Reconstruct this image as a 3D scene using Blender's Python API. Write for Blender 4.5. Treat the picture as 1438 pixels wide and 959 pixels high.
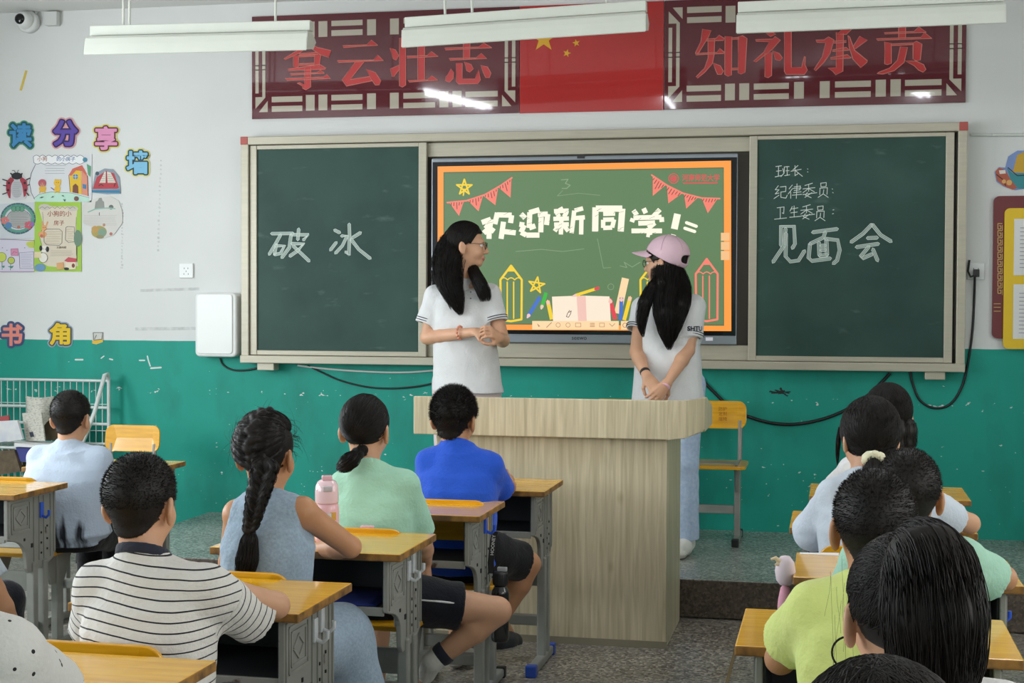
import bpy, math, random
import numpy as np
from mathutils import Vector, Matrix, Euler

for _o in list(bpy.data.objects):
    bpy.data.objects.remove(_o, do_unlink=True)
SC = bpy.context.scene
COL = SC.collection
PI = math.pi
rnd = random.Random(7)

# ------------------------------------------------------------------ camera, light, exposure
CAM = np.array([1.371, -8.321, 1.455])
FOC = 2100.0
_y, _p, _r = np.radians([-12.147, 1.562, 0.209])
_F = np.array([math.sin(_y)*math.cos(_p), math.cos(_y)*math.cos(_p), -math.sin(_p)])
_R0 = np.array([math.cos(_y), -math.sin(_y), 0.0])
_U0 = np.cross(_R0, _F)
_R = _R0*math.cos(_r) + _U0*math.sin(_r)
_U = -_R0*math.sin(_r) + _U0*math.cos(_r)

def ray(u, v):
    return _F + _R*(u-719)/FOC - _U*(v-479.5)/FOC
def P(u, v, y=0.0):
    """photograph pixel -> point on the plane at distance y"""
    d = ray(u, v)
    return CAM + d*(y-CAM[1])/d[1]

cd = bpy.data.cameras.new('camera')
cam = bpy.data.objects.new('camera', cd)
COL.objects.link(cam)
cd.sensor_fit = 'HORIZONTAL'
cd.sensor_width = 36.0
cd.lens = 36.0*FOC/1438
cd.clip_start = 0.05
cam.matrix_world = Matrix(((_R[0], _U[0], -_F[0], CAM[0]), (_R[1], _U[1], -_F[1], CAM[1]), (_R[2], _U[2], -_F[2], CAM[2]), (0, 0, 0, 1)))
SC.camera = cam

SC.view_settings.view_transform = 'Standard'
SC.view_settings.look = 'None'
SC.view_settings.exposure = 0.0
SC.view_settings.gamma = 1.0
SC.view_settings.use_curve_mapping = False
SC.cycles.use_denoising = True
SC.cycles.max_bounces = 8

world = bpy.data.worlds.new('world')
SC.world = world
world.use_nodes = True
world.node_tree.nodes['Background'].inputs[0].default_value = (0.80, 0.90, 1.0, 1)
world.node_tree.nodes['Background'].inputs[1].default_value = 0.6

def area(name, loc, rot, sx, sy, power, color):
    l = bpy.data.lights.new(name, 'AREA')
    l.shape = 'RECTANGLE'; l.size = sx; l.size_y = sy
    l.energy = power; l.color = color
    o = bpy.data.objects.new(name, l)
    COL.objects.link(o); o.location = loc; o.rotation_euler = rot
    return o
XL, XR, YB, ZC = -4.35, 4.35, -10.2, 3.21
WIN_L = [(-2.9, 1.9), (-5.6, 1.9), (-8.3, 1.9)]
WIN_R = [(-3.6, 1.7), (-6.3, 1.7), (-8.9, 1.3)]
for (yc, w), e in zip(WIN_L, (158, 110, 100)):
    area('daylight', (XL-0.10, yc, 1.8), (0, -PI/2, 0), 1.7, w, e, (0.92, 0.97, 1.0))
for (yc, w), e in zip(WIN_R, (38, 58, 62)):
    area('daylight', (XR+0.10, yc, 1.8), (0, PI/2, 0), 1.6, w, e, (1.0, 0.97, 0.92))
LAMP_Y = (-4.2, -6.6, -9.0)

# ------------------------------------------------------------------ materials
def lin(c):
    if isinstance(c, str):
        c = tuple(int(c[i:i+2], 16)/255 for i in (0, 2, 4))
    return tuple((x/12.92 if x <= 0.04045 else ((x+0.055)/1.055)**2.4) for x in c)
_M = {}
def nd(nt, t, **kw):
    n = nt.nodes.new(t)
    for k, v in kw.items():
        setattr(n, k, v)
    return n
def mat(name, color, rough=0.5, metal=0.0, var=0.0, vscale=8.0, color2=None, bump=0.0, bscale=60.0, emit=0.0, stretch=None,
        spec=0.5, coat=0.0, sheen=0.0, thresh=None):
    """principled material; optional second colour mixed in by noise and a noise bump"""
    if name in _M:
        return _M[name]
    m = bpy.data.materials.new(name); m.use_nodes = True
    nt = m.node_tree; b = nt.nodes['Principled BSDF']; L = nt.links.new
    c = lin(color)
    b.inputs['Base Color'].default_value = (*c, 1)
    b.inputs['Roughness'].default_value = rough
    b.inputs['Metallic'].default_value = metal
    b.inputs['Specular IOR Level'].default_value = spec
    b.inputs['Coat Weight'].default_value = coat
    b.inputs['Sheen Weight'].default_value = sheen
    if emit:
        b.inputs['Emission Color'].default_value = (*c, 1)
        b.inputs['Emission Strength'].default_value = emit
        b.inputs['Base Color'].default_value = (0.02, 0.02, 0.02, 1)
    if var or color2 or bump:
        tc = nd(nt, 'ShaderNodeTexCoord')
        src = tc.outputs['Object']
        if stretch:
            mp = nd(nt, 'ShaderNodeMapping'); mp.inputs['Scale'].default_value = stretch
            L(src, mp.inputs['Vector']); src = mp.outputs['Vector']
    if var or color2:
        nz = nd(nt, 'ShaderNodeTexNoise'); nz.inputs['Scale'].default_value = vscale; nz.inputs['Detail'].default_value = 5
        L(src, nz.inputs['Vector'])
        rp = nd(nt, 'ShaderNodeValToRGB')
        c2 = lin(color2) if color2 else tuple(x*(1-var) for x in c)
        c1 = c if color2 else tuple(min(1, x*(1+var)) for x in c)
        lo, hi = thresh or (0.3, 0.7)
        rp.color_ramp.elements[0].position = lo; rp.color_ramp.elements[0].color = (*c2, 1)
        rp.color_ramp.elements[1].position = hi; rp.color_ramp.elements[1].color = (*c1, 1)
        L(nz.outputs['Fac'], rp.inputs['Fac']); L(rp.outputs['Color'], b.inputs['Base Color'])
    if bump:
        n2 = nd(nt, 'ShaderNodeTexNoise'); n2.inputs['Scale'].default_value = bscale; n2.inputs['Detail'].default_value = 4
        L(src, n2.inputs['Vector'])
        bp = nd(nt, 'ShaderNodeBump'); bp.inputs['Strength'].default_value = bump; bp.inputs['Distance'].default_value = 0.01
        L(n2.outputs['Fac'], bp.inputs['Height']); L(bp.outputs['Normal'], b.inputs['Normal'])
    _M[name] = m
    return m

# ------------------------------------------------------------------ object helpers
def link(name, me, mats=(), parent=None, loc=None):
    o = bpy.data.objects.new(name, me)
    COL.objects.link(o)
    for m in (mats if isinstance(mats, (list, tuple)) else (mats,)):
        me.materials.append(m)
    if parent is not None:
        o.parent = parent
    if loc is not None:
        o.location = loc
    return o
def tag(o, label=None, cat=None, group=None, kind=None):
    if label: o['label'] = label
    if cat: o['category'] = cat
    if group: o['group'] = group
    if kind: o['kind'] = kind
    return o
def thing(name, label, cat, loc=(0, 0, 0), rz=0.0, group=None):
    o = bpy.data.objects.new(name, None); COL.objects.link(o)
    o.empty_display_size = 0.1
    o.location = loc; o.rotation_euler = (0, 0, rz)
    return tag(o, label, cat, group)
def dup(o, loc, rz=None, label=None, group=None):
    def cp(s, par):
        c = s.copy(); COL.objects.link(c)
        if par is not None: c.parent = par
        for ch in s.children:
            cp(ch, c)
        return c
    c = cp(o, None)
    c.location = loc
    if rz is not None: c.rotation_euler = (0, 0, rz)
    if label: c['label'] = label
    if group: c['group'] = group
    return c

class MB:
    """collects boxes, tubes, prisms into one mesh"""
    def __init__(s):
        s.v = []; s.f = []; s.m = []; s.sm = []
    def add(s, vs, fs, mi=0, smooth=False):
        n = len(s.v)
        s.v += [tuple(map(float, p)) for p in vs]
        s.f += [tuple(i+n for i in f) for f in fs]
        s.m += [mi]*len(fs); s.sm += [smooth]*len(fs)
        return s
    def box(s, lo, hi, mi=0, M=None):
        x0, y0, z0 = lo; x1, y1, z1 = hi
        vs = [(x0, y0, z0), (x1, y0, z0), (x1, y1, z0), (x0, y1, z0), (x0, y0, z1), (x1, y0, z1), (x1, y1, z1), (x0, y1, z1)]
        if M is not None: vs = [M @ Vector(p) for p in vs]
        return s.add(vs, [(0, 3, 2, 1), (4, 5, 6, 7), (0, 1, 5, 4), (1, 2, 6, 5), (2, 3, 7, 6), (3, 0, 4, 7)], mi)
    def cbox(s, c, d, mi=0, M=None):
        return s.box([c[i]-d[i]/2 for i in range(3)], [c[i]+d[i]/2 for i in range(3)], mi, M)
    def prism(s, poly, off, mi=0):
        """3-D polygon pushed along off"""
        n = len(poly); a = [Vector(p) for p in poly]; o = Vector(off)
        nrm = sum(((a[i]-a[0]).cross(a[(i+1) % n]-a[0]) for i in range(n)), Vector())
        if nrm.dot(o) > 0: a = a[::-1]
        vs = a+[p+o for p in a]
        fs = [tuple(range(n)), tuple(range(2*n-1, n-1, -1))]+[(i, i+n, (i+1) % n+n, (i+1) % n) for i in range(n)]
        return s.add(vs, fs, mi)
    def tube(s, pts, r, n=8, mi=0, cap=True, closed=False, flat=1.0):
        pts = [Vector(p) for p in pts]; k = len(pts)
        rs = r if isinstance(r, (list, tuple)) else [r]*k
        vs = []; fs = []
        up = None
        for i, p in enumerate(pts):
            if closed: t = pts[(i+1) % k]-pts[i-1]
            else: t = pts[min(i+1, k-1)]-pts[max(i-1, 0)]
            t = t.normalized() if t.length > 1e-9 else Vector((0, 0, 1))
            if up is None:
                up = Vector((0, 0, 1)) if abs(t.z) < 0.9 else Vector((1, 0, 0))
            a = t.cross(up)
            if a.length < 1e-6: a = t.orthogonal()
            a.normalize(); b = a.cross(t).normalized(); up = b
            for j in range(n):
                w = 2*PI*j/n
                vs.append(p+(a*math.cos(w)+b*math.sin(w)*flat)*rs[i])
        m = k if closed else k-1
        for i in range(m):
            i2 = (i+1) % k
            for j in range(n):
                j2 = (j+1) % n
                fs.append((i*n+j, i*n+j2, i2*n+j2, i2*n+j))
        s.add(vs, fs, mi, n > 4)
        if cap and not closed:
            s.add(vs[:n], [tuple(range(n-1, -1, -1))], mi); s.add(vs[-n:], [tuple(range(n))], mi)
        return s
    def lathe(s, prof, c=(0, 0, 0), n=24, mi=0):
        vs = []; fs = []
        for r, z in prof:
            for j in range(n):
                w = 2*PI*j/n; vs.append((c[0]+r*math.cos(w), c[1]+r*math.sin(w), c[2]+z))
        for i in range(len(prof)-1):
            for j in range(n):
                j2 = (j+1) % n
                fs.append((i*n+j, i*n+j2, (i+1)*n+j2, (i+1)*n+j))
        fs.append(tuple(range(n-1, -1, -1))); fs.append(tuple(range((len(prof)-1)*n, len(prof)*n)))
        return s.add(vs, fs, mi, True)
    def mesh(s, name):
        me = bpy.data.meshes.new(name)
        me.from_pydata(s.v, [], s.f)
        me.polygons.foreach_set('material_index', s.m)
        me.polygons.foreach_set('use_smooth', s.sm)
        me.update()
        return me
    def obj(s, name, mats, parent=None, bevel=0.0, seg=2, loc=None):
        o = link(name, s.mesh(name), mats, parent, loc)
        if bevel:
            b = o.modifiers.new('bevel', 'BEVEL'); b.width = bevel; b.segments = seg; b.limit_method = 'ANGLE'; b.angle_limit = 0.6
        return o
def area_sort(poly):
    return poly
class Plane:
    """flat pieces laid on a vertical plane, given in photograph pixels of that plane"""
    def __init__(s, y, sc=1.0, ox=0.0, oy=0.0):
        s.y = y; s.sc = sc; s.ox = ox; s.oy = oy
    def p(s, q, dy=0.0):
        return P(s.ox+q[0]/s.sc, s.oy+q[1]/s.sc, s.y+dy)
    def poly(s, mb, pts, t=0.001, mi=0, dy=0.0):
        s.k = getattr(s, 'k', 0)+1
        dy -= getattr(s, 'jit', .000013)*(s.k % 40)
        a = [s.p(q, dy) for q in pts]
        mb.prism(a, (0, t, 0), mi)
        return s
    def rect(s, mb, x0, y0, x1, y1, t=0.001, mi=0, dy=0.0):
        return s.poly(mb, [(x0, y0), (x1, y0), (x1, y1), (x0, y1)], t, mi, dy)
    def line(s, mb, pts, w, mi=0, dy=0.0, t=0.0006, closed=False, rnd_cap=True):
        """ribbon of width w (in the same pixels), mitred, round ends"""
        pts = [np.array(q, float) for q in pts]
        if closed: pts = pts+[pts[0]]
        w0 = w if isinstance(w, (list, tuple)) else [w]*len(pts)
        for i in range(len(pts)-1):
            a, b = pts[i], pts[i+1]; d = b-a; L = np.hypot(*d)
            if L < 1e-6: continue
            d = d/L; nn = np.array([-d[1], d[0]])
            ra, rb = w0[i]/2, w0[i+1]/2
            q = [a+nn*ra, b+nn*rb]
            K = 4 if rnd_cap else 0
            for k in range(1, K): 
                an = PI/2-PI*k/K; q.append(b+(nn*math.sin(an)+d*math.cos(an))*rb)
            q += [b-nn*rb, a-nn*ra]
            for k in range(1, K):
                an = -PI/2-PI*k/K; q.append(a+(nn*math.sin(an)+d*math.cos(an))*ra)
            s.poly(mb, q, t, mi, dy)
        return s
    def disc(s, mb, c, r, mi=0, dy=0.0, t=0.001, n=20, ry=None):
        ry = ry or r
        return s.poly(mb, [(c[0]+r*math.cos(2*PI*k/n), c[1]+ry*math.sin(2*PI*k/n)) for k in range(n)], t, mi, dy)
    def ring(s, mb, c, r, w, mi=0, dy=0.0, n=24, ry=None):
        ry = ry or r
        return s.line(mb, [(c[0]+r*math.cos(2*PI*k/n), c[1]+ry*math.sin(2*PI*k/n)) for k in range(n)], w, mi, dy, closed=True, rnd_cap=False)
    def star(s, mb, c, r, w, mi=0, dy=0.0, rot=0.0, fill=False):
        pts = [(c[0]+r*math.sin(rot+4*PI*k/5), c[1]-r*math.cos(rot+4*PI*k/5)) for k in range(5)]
        if fill:
            pts = []
            for k in range(10):
                q = r if k % 2 == 0 else r*0.4
                pts.append((c[0]+q*math.sin(rot+PI*k/5), c[1]-q*math.cos(rot+PI*k/5)))
            return s.poly(mb, pts, 0.001, mi, dy)
        return s.line(mb, pts, w, mi, dy, closed=True)
def text_verts(txt, offset=0.0, bold_res=3):
    """default-font lettering as flat mesh data, normalised to unit height, centred"""
    cu = bpy.data.curves.new('lettering', 'FONT')
    cu.body = txt; cu.size = 1.0; cu.offset = offset; cu.resolution_u = bold_res; cu.fill_mode = 'FRONT'
    cu.align_x = 'CENTER'
    ob = bpy.data.objects.new('lettering', cu); COL.objects.link(ob)
    dg = bpy.context.evaluated_depsgraph_get()
    me = bpy.data.meshes.new_from_object(ob.evaluated_get(dg))
    vs = np.array([v.co[:] for v in me.vertices]).reshape(-1, 3)
    fs = [tuple(p.vertices) for p in me.polygons]
    bpy.data.objects.remove(ob, do_unlink=True); bpy.data.curves.remove(cu); bpy.data.meshes.remove(me)
    return vs, fs
def text_on(pl, mb, txt, c, h, mi=0, dy=0.0, offset=0.0, w=None, rot=0.0):
    """lettering centred at pixel c with pixel height h (and optional width w) on Plane pl"""
    vs, fs = text_verts(txt, offset)
    lo = vs.min(0); hi = vs.max(0); ct = (lo+hi)/2
    sy = h/(hi[1]-lo[1]); sx = (w/(hi[0]-lo[0])) if w else sy
    out = []
    for v in vs:
        x = (v[0]-ct[0])*sx; y = -(v[1]-ct[1])*sy
        xr = x*math.cos(rot)-y*math.sin(rot); yr = x*math.sin(rot)+y*math.cos(rot)
        out.append(pl.p((c[0]+xr, c[1]+yr), dy))
    mb.add(out, fs, mi)

# ------------------------------------------------------------------ the room
def wall_paint():
    m = bpy.data.materials.new('wall_paint'); m.use_nodes = True
    nt = m.node_tree; L = nt.links.new; b = nt.nodes['Principled BSDF']
    geo = nd(nt, 'ShaderNodeNewGeometry'); sep = nd(nt, 'ShaderNodeSeparateXYZ'); L(geo.outputs['Position'], sep.inputs[0])
    def math_(op, a, c=None, c2=None):
        n = nd(nt, 'ShaderNodeMath', operation=op)
        for i, x in enumerate((a, c, c2)):
            if x is None: continue
            if isinstance(x, (int, float)): n.inputs[i].default_value = x
            else: L(x, n.inputs[i])
        return n.outputs[0]
    def noise(scale, detail=4, st=None):
        src = geo.outputs['Position']
        if st:
            mp = nd(nt, 'ShaderNodeMapping'); mp.inputs['Scale'].default_value = st; L(src, mp.inputs[0]); src = mp.outputs[0]
        n = nd(nt, 'ShaderNodeTexNoise'); n.inputs['Scale'].default_value = scale; n.inputs['Detail'].default_value = detail
        L(src, n.inputs['Vector']); return n.outputs['Fac']
    def mixc(f, a, c):
        n = nd(nt, 'ShaderNodeMix', data_type='RGBA')
        if isinstance(f, (int, float)): n.inputs[0].default_value = f
        else: L(f, n.inputs[0])
        for i, x in ((6, a), (7, c)):
            if isinstance(x, tuple): n.inputs[i].default_value = (*x, 1)
            else: L(x, n.inputs[i])
        return n.outputs[2]
    white = mixc(noise(1.6), lin('cfd0cf'), lin('dcdedd'))
    green = mixc(noise(2.2, 6), lin('008677'), lin('009c8a'))
    stain = math_('MULTIPLY', math_('SMOOTH_MAX', math_('SUBTRACT', noise(5, 6, (1, 1, 0.5)), 0.52), 0.0, 0.02), 1.6)
    green = mixc(math_('MINIMUM', stain, 0.5), green, lin('0b5a50'))
    # knocked-off chips, thickest in the band where chair backs hit the wall
    band = math_('SUBTRACT', 1.0, math_('MINIMUM', math_('MULTIPLY', math_('ABSOLUTE', math_('SUBTRACT', sep.outputs[2], 0.90)), 22.0), 1.0))
    low = math_('MULTIPLY', math_('SUBTRACT', 1.0, math_('MINIMUM', math_('MULTIPLY', math_('ABSOLUTE', math_('SUBTRACT', sep.outputs[2], 0.42)), 3.2), 1.0)), 0.055)
    chip = math_('GREATER_THAN', math_('ADD', noise(34, 3, (0.7, 1, 1.3)), math_('ADD', math_('MULTIPLY', math_('MULTIPLY', band, 0.20), noise(1.7, 2)), low)), 0.735)
    green = mixc(chip, green, lin('c9d3d0'))
    isg = math_('LESS_THAN', math_('ADD', sep.outputs[2], math_('MULTIPLY', math_('SUBTRACT', noise(3), 0.5), 0.012)), 1.206)
    L(mixc(isg, white, green), b.inputs['Base Color'])
    L(math_('MULTIPLY_ADD', isg, -0.14, 0.80), b.inputs['Roughness'])
    bp = nd(nt, 'ShaderNodeBump'); bp.inputs['Strength'].default_value = 0.12; bp.inputs['Distance'].default_value = 0.01
    L(noise(9, 5), bp.inputs['Height']); L(bp.outputs[0], b.inputs['Normal'])
    return m
M_wall = wall_paint()
M_ceil = mat('ceiling_paint', 'd6d6d4', 0.8, var=0.03, vscale=2)

def terrazzo(name, dark, mid, light, rough, big):
    m = bpy.data.materials.new(name); m.use_nodes = True
    nt = m.node_tree; L = nt.links.new; b = nt.nodes['Principled BSDF']
    tc = nd(nt, 'ShaderNodeTexCoord')
    v = nd(nt, 'ShaderNodeTexVoronoi'); v.inputs['Scale'].default_value = 95
    L(tc.outputs['Object'], v.inputs['Vector'])
    sp = nd(nt, 'ShaderNodeSeparateColor'); L(v.outputs['Color'], sp.inputs[0])
    rp = nd(nt, 'ShaderNodeValToRGB'); rp.color_ramp.interpolation = 'CONSTANT'
    e = rp.color_ramp.elements
    e[0].position = 0; e[0].color = (*lin(dark), 1); e[1].position = 0.3; e[1].color = (*lin(mid), 1)
    x = e.new(0.8); x.color = (*lin(light), 1)
    L(sp.outputs[0], rp.inputs[0])
    n = nd(nt, 'ShaderNodeTexNoise'); n.inputs['Scale'].default_value = big; n.inputs['Detail'].default_value = 6
    L(tc.outputs['Object'], n.inputs['Vector'])
    mx = nd(nt, 'ShaderNodeMix', data_type='RGBA', blend_type='MULTIPLY'); mx.inputs[0].default_value = 0.55
    r2 = nd(nt, 'ShaderNodeValToRGB'); r2.color_ramp.elements[0].position = 0.3; r2.color_ramp.elements[0].color = (.45, .42, .40, 1)
    r2.color_ramp.elements[1].position = 0.65
    L(n.outputs['Fac'], r2.inputs[0]); L(rp.outputs[0], mx.inputs[6]); L(r2.outputs[0], mx.inputs[7])
    L(mx.outputs[2], b.inputs['Base Color']); b.inputs['Roughness'].default_value = rough
    return m
M_floor = terrazzo('floor_terrazzo', '5d5854', '8d887f', 'b8b1a6', 0.34, 3.0)
M_plat = terrazzo('platform_terrazzo', '7b807c', '979c97', 'b2b6af', 0.26, 2.0)
M_riser = terrazzo('riser_concrete', '453b33', '554a40', '65594c', 0.65, 5.0)

def struct(o):
    o['kind'] = 'structure'; return o
struct(MB().box((XL-.2, YB-.2, -.15), (XR+.2, .3, 0)).obj('floor', M_floor))
struct(MB().box((XL-.2, YB-.2, ZC), (XR+.2, .3, ZC+.15)).obj('ceiling', M_ceil))
struct(MB().box((XL-.2, .06, 0), (XR+.2, .28, ZC)).obj('wall_front', M_wall))
struct(MB().box((XL-.2, YB-.2, 0), (XR+.2, YB, ZC)).obj('wall_back', M_wall))
pl_ = MB().box((-2.29, -1.47, 0.004), (XR-.01, .058, .18))
po = struct(pl_.obj('floor_platform', [M_plat, M_riser], bevel=0.006))
for pgn in po.data.polygons:
    if abs(pgn.normal.z) < .5: pgn.material_index = 1
def side_wall(name, x0, x1, wins, z0, z1):
    mb = MB(); ys = sorted([(yc-w/2, yc+w/2) for yc, w in wins]); y = YB
    for a, b in ys:
        mb.box((x0, y, 0), (x1, a, ZC)); mb.box((x0, a, 0), (x1, b, z0)); mb.box((x0, a, z1), (x1, b, ZC)); y = b
    mb.box((x0, y, 0), (x1, .06, ZC))
    struct(mb.obj(name, M_wall))
side_wall('wall_left', XL-.2, XL, WIN_L, .95, 2.65)
side_wall('wall_right', XR, XR+.2, WIN_R, 1.0, 2.6)
M_alu = mat('window_frame_white', 'd8dad8', 0.4)
_k = 1
for xs, wins, z0, z1 in ((XL-.03, WIN_L, .95, 2.65), (XR+.03, WIN_R, 1.0, 2.6)):
    for yc, w in wins:
        mb = MB(); t = .05
        for a, b in ((-w/2, -w/2+t), (-t/2, t/2), (w/2-t, w/2)):
            mb.box((xs-.025, yc+a, z0), (xs+.025, yc+b, z1))
        for a in (z0, z1-t):
            mb.box((xs-.02, yc-w/2, a), (xs+.02, yc+w/2, a+t))
        struct(mb.obj('window_%d' % _k, M_alu)); _k += 1

# ------------------------------------------------------------------ blackboard set
M_frame = mat('board_frame', 'b3ad9c', 0.38, metal=0.25, var=0.05, vscale=6, stretch=(1, 1, 12))
M_frame2 = mat('board_frame_dark_gap', '4a443c', 0.6)  # dark brown back panel, seen in the gaps beside the boards
M_red = mat('red_corner', 'b0524c', 0.5)
def board_green():
    m = bpy.data.materials.new('chalkboard_green'); m.use_nodes = True
    nt = m.node_tree; L = nt.links.new; b = nt.nodes['Principled BSDF']
    g = nd(nt, 'ShaderNodeNewGeometry')
    def nz(sc, st, det=5):
        mp = nd(nt, 'ShaderNodeMapping'); mp.inputs['Scale'].default_value = st; mp.inputs['Rotation'].default_value = (0, .35, 0); L(g.outputs['Position'], mp.inputs[0])
        n = nd(nt, 'ShaderNodeTexNoise'); n.inputs['Scale'].default_value = sc; n.inputs['Detail'].default_value = det; L(mp.outputs[0], n.inputs[0]); return n.outputs['Fac']
    r1 = nd(nt, 'ShaderNodeValToRGB'); e = r1.color_ramp.elements
    e[0].position = .35; e[0].color = (*lin('243f39'), 1); e[1].position = .75; e[1].color = (*lin('35534b'), 1)
    L(nz(2.5, (1, 1, 1)), r1.inputs[0])
    r2 = nd(nt, 'ShaderNodeValToRGB'); e = r2.color_ramp.elements
    e[0].position = .62; e[0].color = (0, 0, 0, 1); e[1].position = .80; e[1].color = (.22, .22, .22, 1)
    L(nz(9, (.6, 1, 1.6), 7), r2.inputs[0])
    mx = nd(nt, 'ShaderNodeMix', data_type='RGBA'); L(r2.outputs[0], mx.inputs[0]); L(r1.outputs[0], mx.inputs[6]); mx.inputs[7].default_value = (*lin('9fb3aa'), 1)
    L(mx.outputs[2], b.inputs['Base Color']); b.inputs['Roughness'].default_value = .55; b.inputs['Specular IOR Level'].default_value = .3
    return m
M_board = board_green()
M_chalk = mat('chalk', 'd3dcd6', 0.95)
M_chalkf = mat('chalk_soft', '8fa39b', 0.95)

fr = thing('sliding_board_case', 'long pewter metal frame with red corners around the two sliding chalkboards', 'chalkboard frame', (0, .06, 1.083))
def loc_(mb): return mb
mb = MB()
B0 = 1.083
def fbox(x0, x1, z0, z1, y0, y1, mi=0):
    mb.box((x0, y0-.06, z0-B0), (x1, y1-.06, z1-B0), mi)
fbox(-2.05, 2.055, 2.365, 2.412, -.03, .06)                      # top rail
fbox(-2.05, -2.003, 1.083, 2.372, -.03, .06); fbox(2.008, 2.055, 1.083, 2.372, -.03, .06)
mb.obj('outer_frame', M_frame, fr, bevel=.004)
mb = MB(); fbox(-2.05, 2.055, 1.083, 1.128, -.05, .06); mb.obj('chalk_ledge', M_frame, fr, bevel=.004)
mb = MB(); fbox(-.925, .912, 2.281, 2.362, .02, .06); mb.obj('head_rail', M_frame, fr, bevel=.003)
mb = MB(); fbox(-.925, .912, 1.13, 1.213, .02, .06); mb.obj('lower_rail', M_frame, fr, bevel=.003)
mb = MB(); fbox(-2.0, 2.005, 1.128, 2.365, .05, .058); mb.obj('back_panel', M_frame2, fr)
for x in (-2.052, 2.012):
    mb = MB(); fbox(x, x+.045, 2.366, 2.413, -.034, -.028); mb.obj('corner_cap', M_red, fr, bevel=.008)
for x in (-1.95, 1.36+.49):
    mb = MB(); fbox(x, x+.105, 1.04, 1.084, -.03, .055); mb.obj('bracket', M_frame, fr, bevel=.004)

def slide_board(name, label, x0, x1, z0, z1, s0, s1, t0, t1, y):
    r = thing(name, label, 'chalkboard', ((x0+x1)/2, y, z0))
    c = (x0+x1)/2
    mb = MB(); mb.box((s0-c, -.004, t0-z0), (s1-c, .016, t1-z0)); mb.obj('writing_surface', M_board, r)
    mb = MB()
    mb.box((x0-c, -.014, 0), (s0-c, .02, z1-z0)); mb.box((s1-c, -.014, 0), (x1-c, .02, z1-z0))
    mb.box((s0-c, -.012, 0), (s1-c, .02, t0-z0)); mb.box((s0-c, -.012, t1-z0), (s1-c, .02, z1-z0))
    mb.obj('board_frame', M_frame, r, bevel=.003)
    return r, c
lb, lc = slide_board('chalkboard', 'dark green chalkboard chalked with just two large outlined characters', -2.0, -.923, 1.13, 2.362, -1.958, -.970, 1.158, 2.338, 0.0)
rb, rc = slide_board('chalkboard', 'dark green chalkboard with three small chalked lines above three large characters', .910, 1.990, 1.13, 2.362, .953, 1.946, 1.158, 2.340, 0.0)

def local(mb, o):
    ox, oy, oz = o.location
    mb.v = [(x-ox, y-oy, z-oz) for x, y, z in mb.v]
    return mb
def chalk_big(pl, strokes, w):
    mb = MB()
    for st in strokes:
        pl.line(mb, st, w*.80, 1, 0, .0004)
    for st in strokes:
        a = [np.array(q, float) for q in st]; n = len(a)
        nrm = []
        for i in range(n):
            d = a[min(i+1, n-1)]-a[max(i-1, 0)]; d = d/(np.hypot(*d)+1e-9); nrm.append(np.array([-d[1], d[0]]))
        r = w/2
        d0 = a[0]-a[1]; d0 = d0/np.hypot(*d0); d1 = a[-1]-a[-2]; d1 = d1/np.hypot(*d1)
        loop = [a[i]+nrm[i]*r for i in range(n)]+[a[-1]+d1*r]+[a[i]-nrm[i]*r for i in range(n-1, -1, -1)]+[a[0]+d0*r]
        loop = [q+np.array([rnd.uniform(-1, 1), rnd.uniform(-1, 1)])*r*.10 for q in loop]
        pl.line(mb, loop, w*.17, 0, -.0006, .0004, closed=True)
        pl.line(mb, [q+np.array([rnd.uniform(-1, 1), rnd.uniform(-1, 1)])*r*.15 for q in a], w*.11, 0, -.0006, .0004)
    return mb
pA = Plane(-.0045, 7.99, 360, 300)
mb = chalk_big(pA, [
    [(175, 225), (410, 222)], [(270, 240), (215, 340), (145, 455)], [(222, 350), (205, 450)], [(222, 360), (315, 362), (270, 445), (205, 458)],
    [(390, 240), (370, 380), (288, 490)], [(390, 235), (582, 238), (530, 292)], [(476, 175), (466, 290)], [(400, 335), (530, 340), (460, 420), (378, 475)], [(415, 362), (480, 425), (590, 530)],
    [(880, 185), (932, 210)], [(895, 325), (833, 405)], [(960, 250), (1020, 250), (965, 360), (890, 440)], [(1042, 120), (1047, 250), (1038, 462), (1005, 430)], [(1165, 215), (1080, 268)], [(1065, 290), (1150, 400), (1275, 500)]], 32)
local(mb, lb).obj('chalk_lettering', [M_chalk, M_chalkf], lb)
pB = Plane(-.0045, 5.64, 1070, 220)
mb = chalk_big(pB, [
    [(150, 700), (150, 552), (255, 552), (262, 690), (243, 722)], [(188, 572), (178, 700), (90, 832)], [(190, 610), (188, 790), (225, 830), (290, 822), (335, 748)],
    [(405, 598), (595, 572)], [(500, 600), (488, 640), (385, 690)], [(380, 692), (370, 800), (395, 825), (540, 805)], [(500, 650), (600, 660), (616, 740), (595, 820), (568, 845)],
    [(450, 680), (455, 780)], [(510, 660), (515, 775)], [(470, 705), (500, 703)], [(470, 740), (500, 738)], [(458, 785), (515, 778)],
    [(868, 540), (800, 610), (708, 675)], [(876, 540), (940, 620), (1020, 670)], [(838, 645), (910, 642)], [(750, 715), (920, 690)], [(845, 715), (782, 790), (800, 805), (870, 772)], [(880, 735), (915, 820)]], 26)
wei = [[(340, 228), (400, 210)], [(325, 255), (420, 245)], [(370, 222), (370, 275)], [(365, 255), (325, 285)], [(375, 255), (415, 278)], [(360, 282), (345, 305), (390, 325)], [(395, 285), (340, 322)], [(325, 300), (435, 285)]]
yuan = [[(465, 210), (468, 240)], [(465, 210), (510, 205), (508, 235), (468, 240)], [(460, 250), (458, 300)], [(458, 250), (518, 245), (515, 298)], [(490, 262), (485, 295), (445, 322)], [(490, 298), (525, 322)]]
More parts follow.
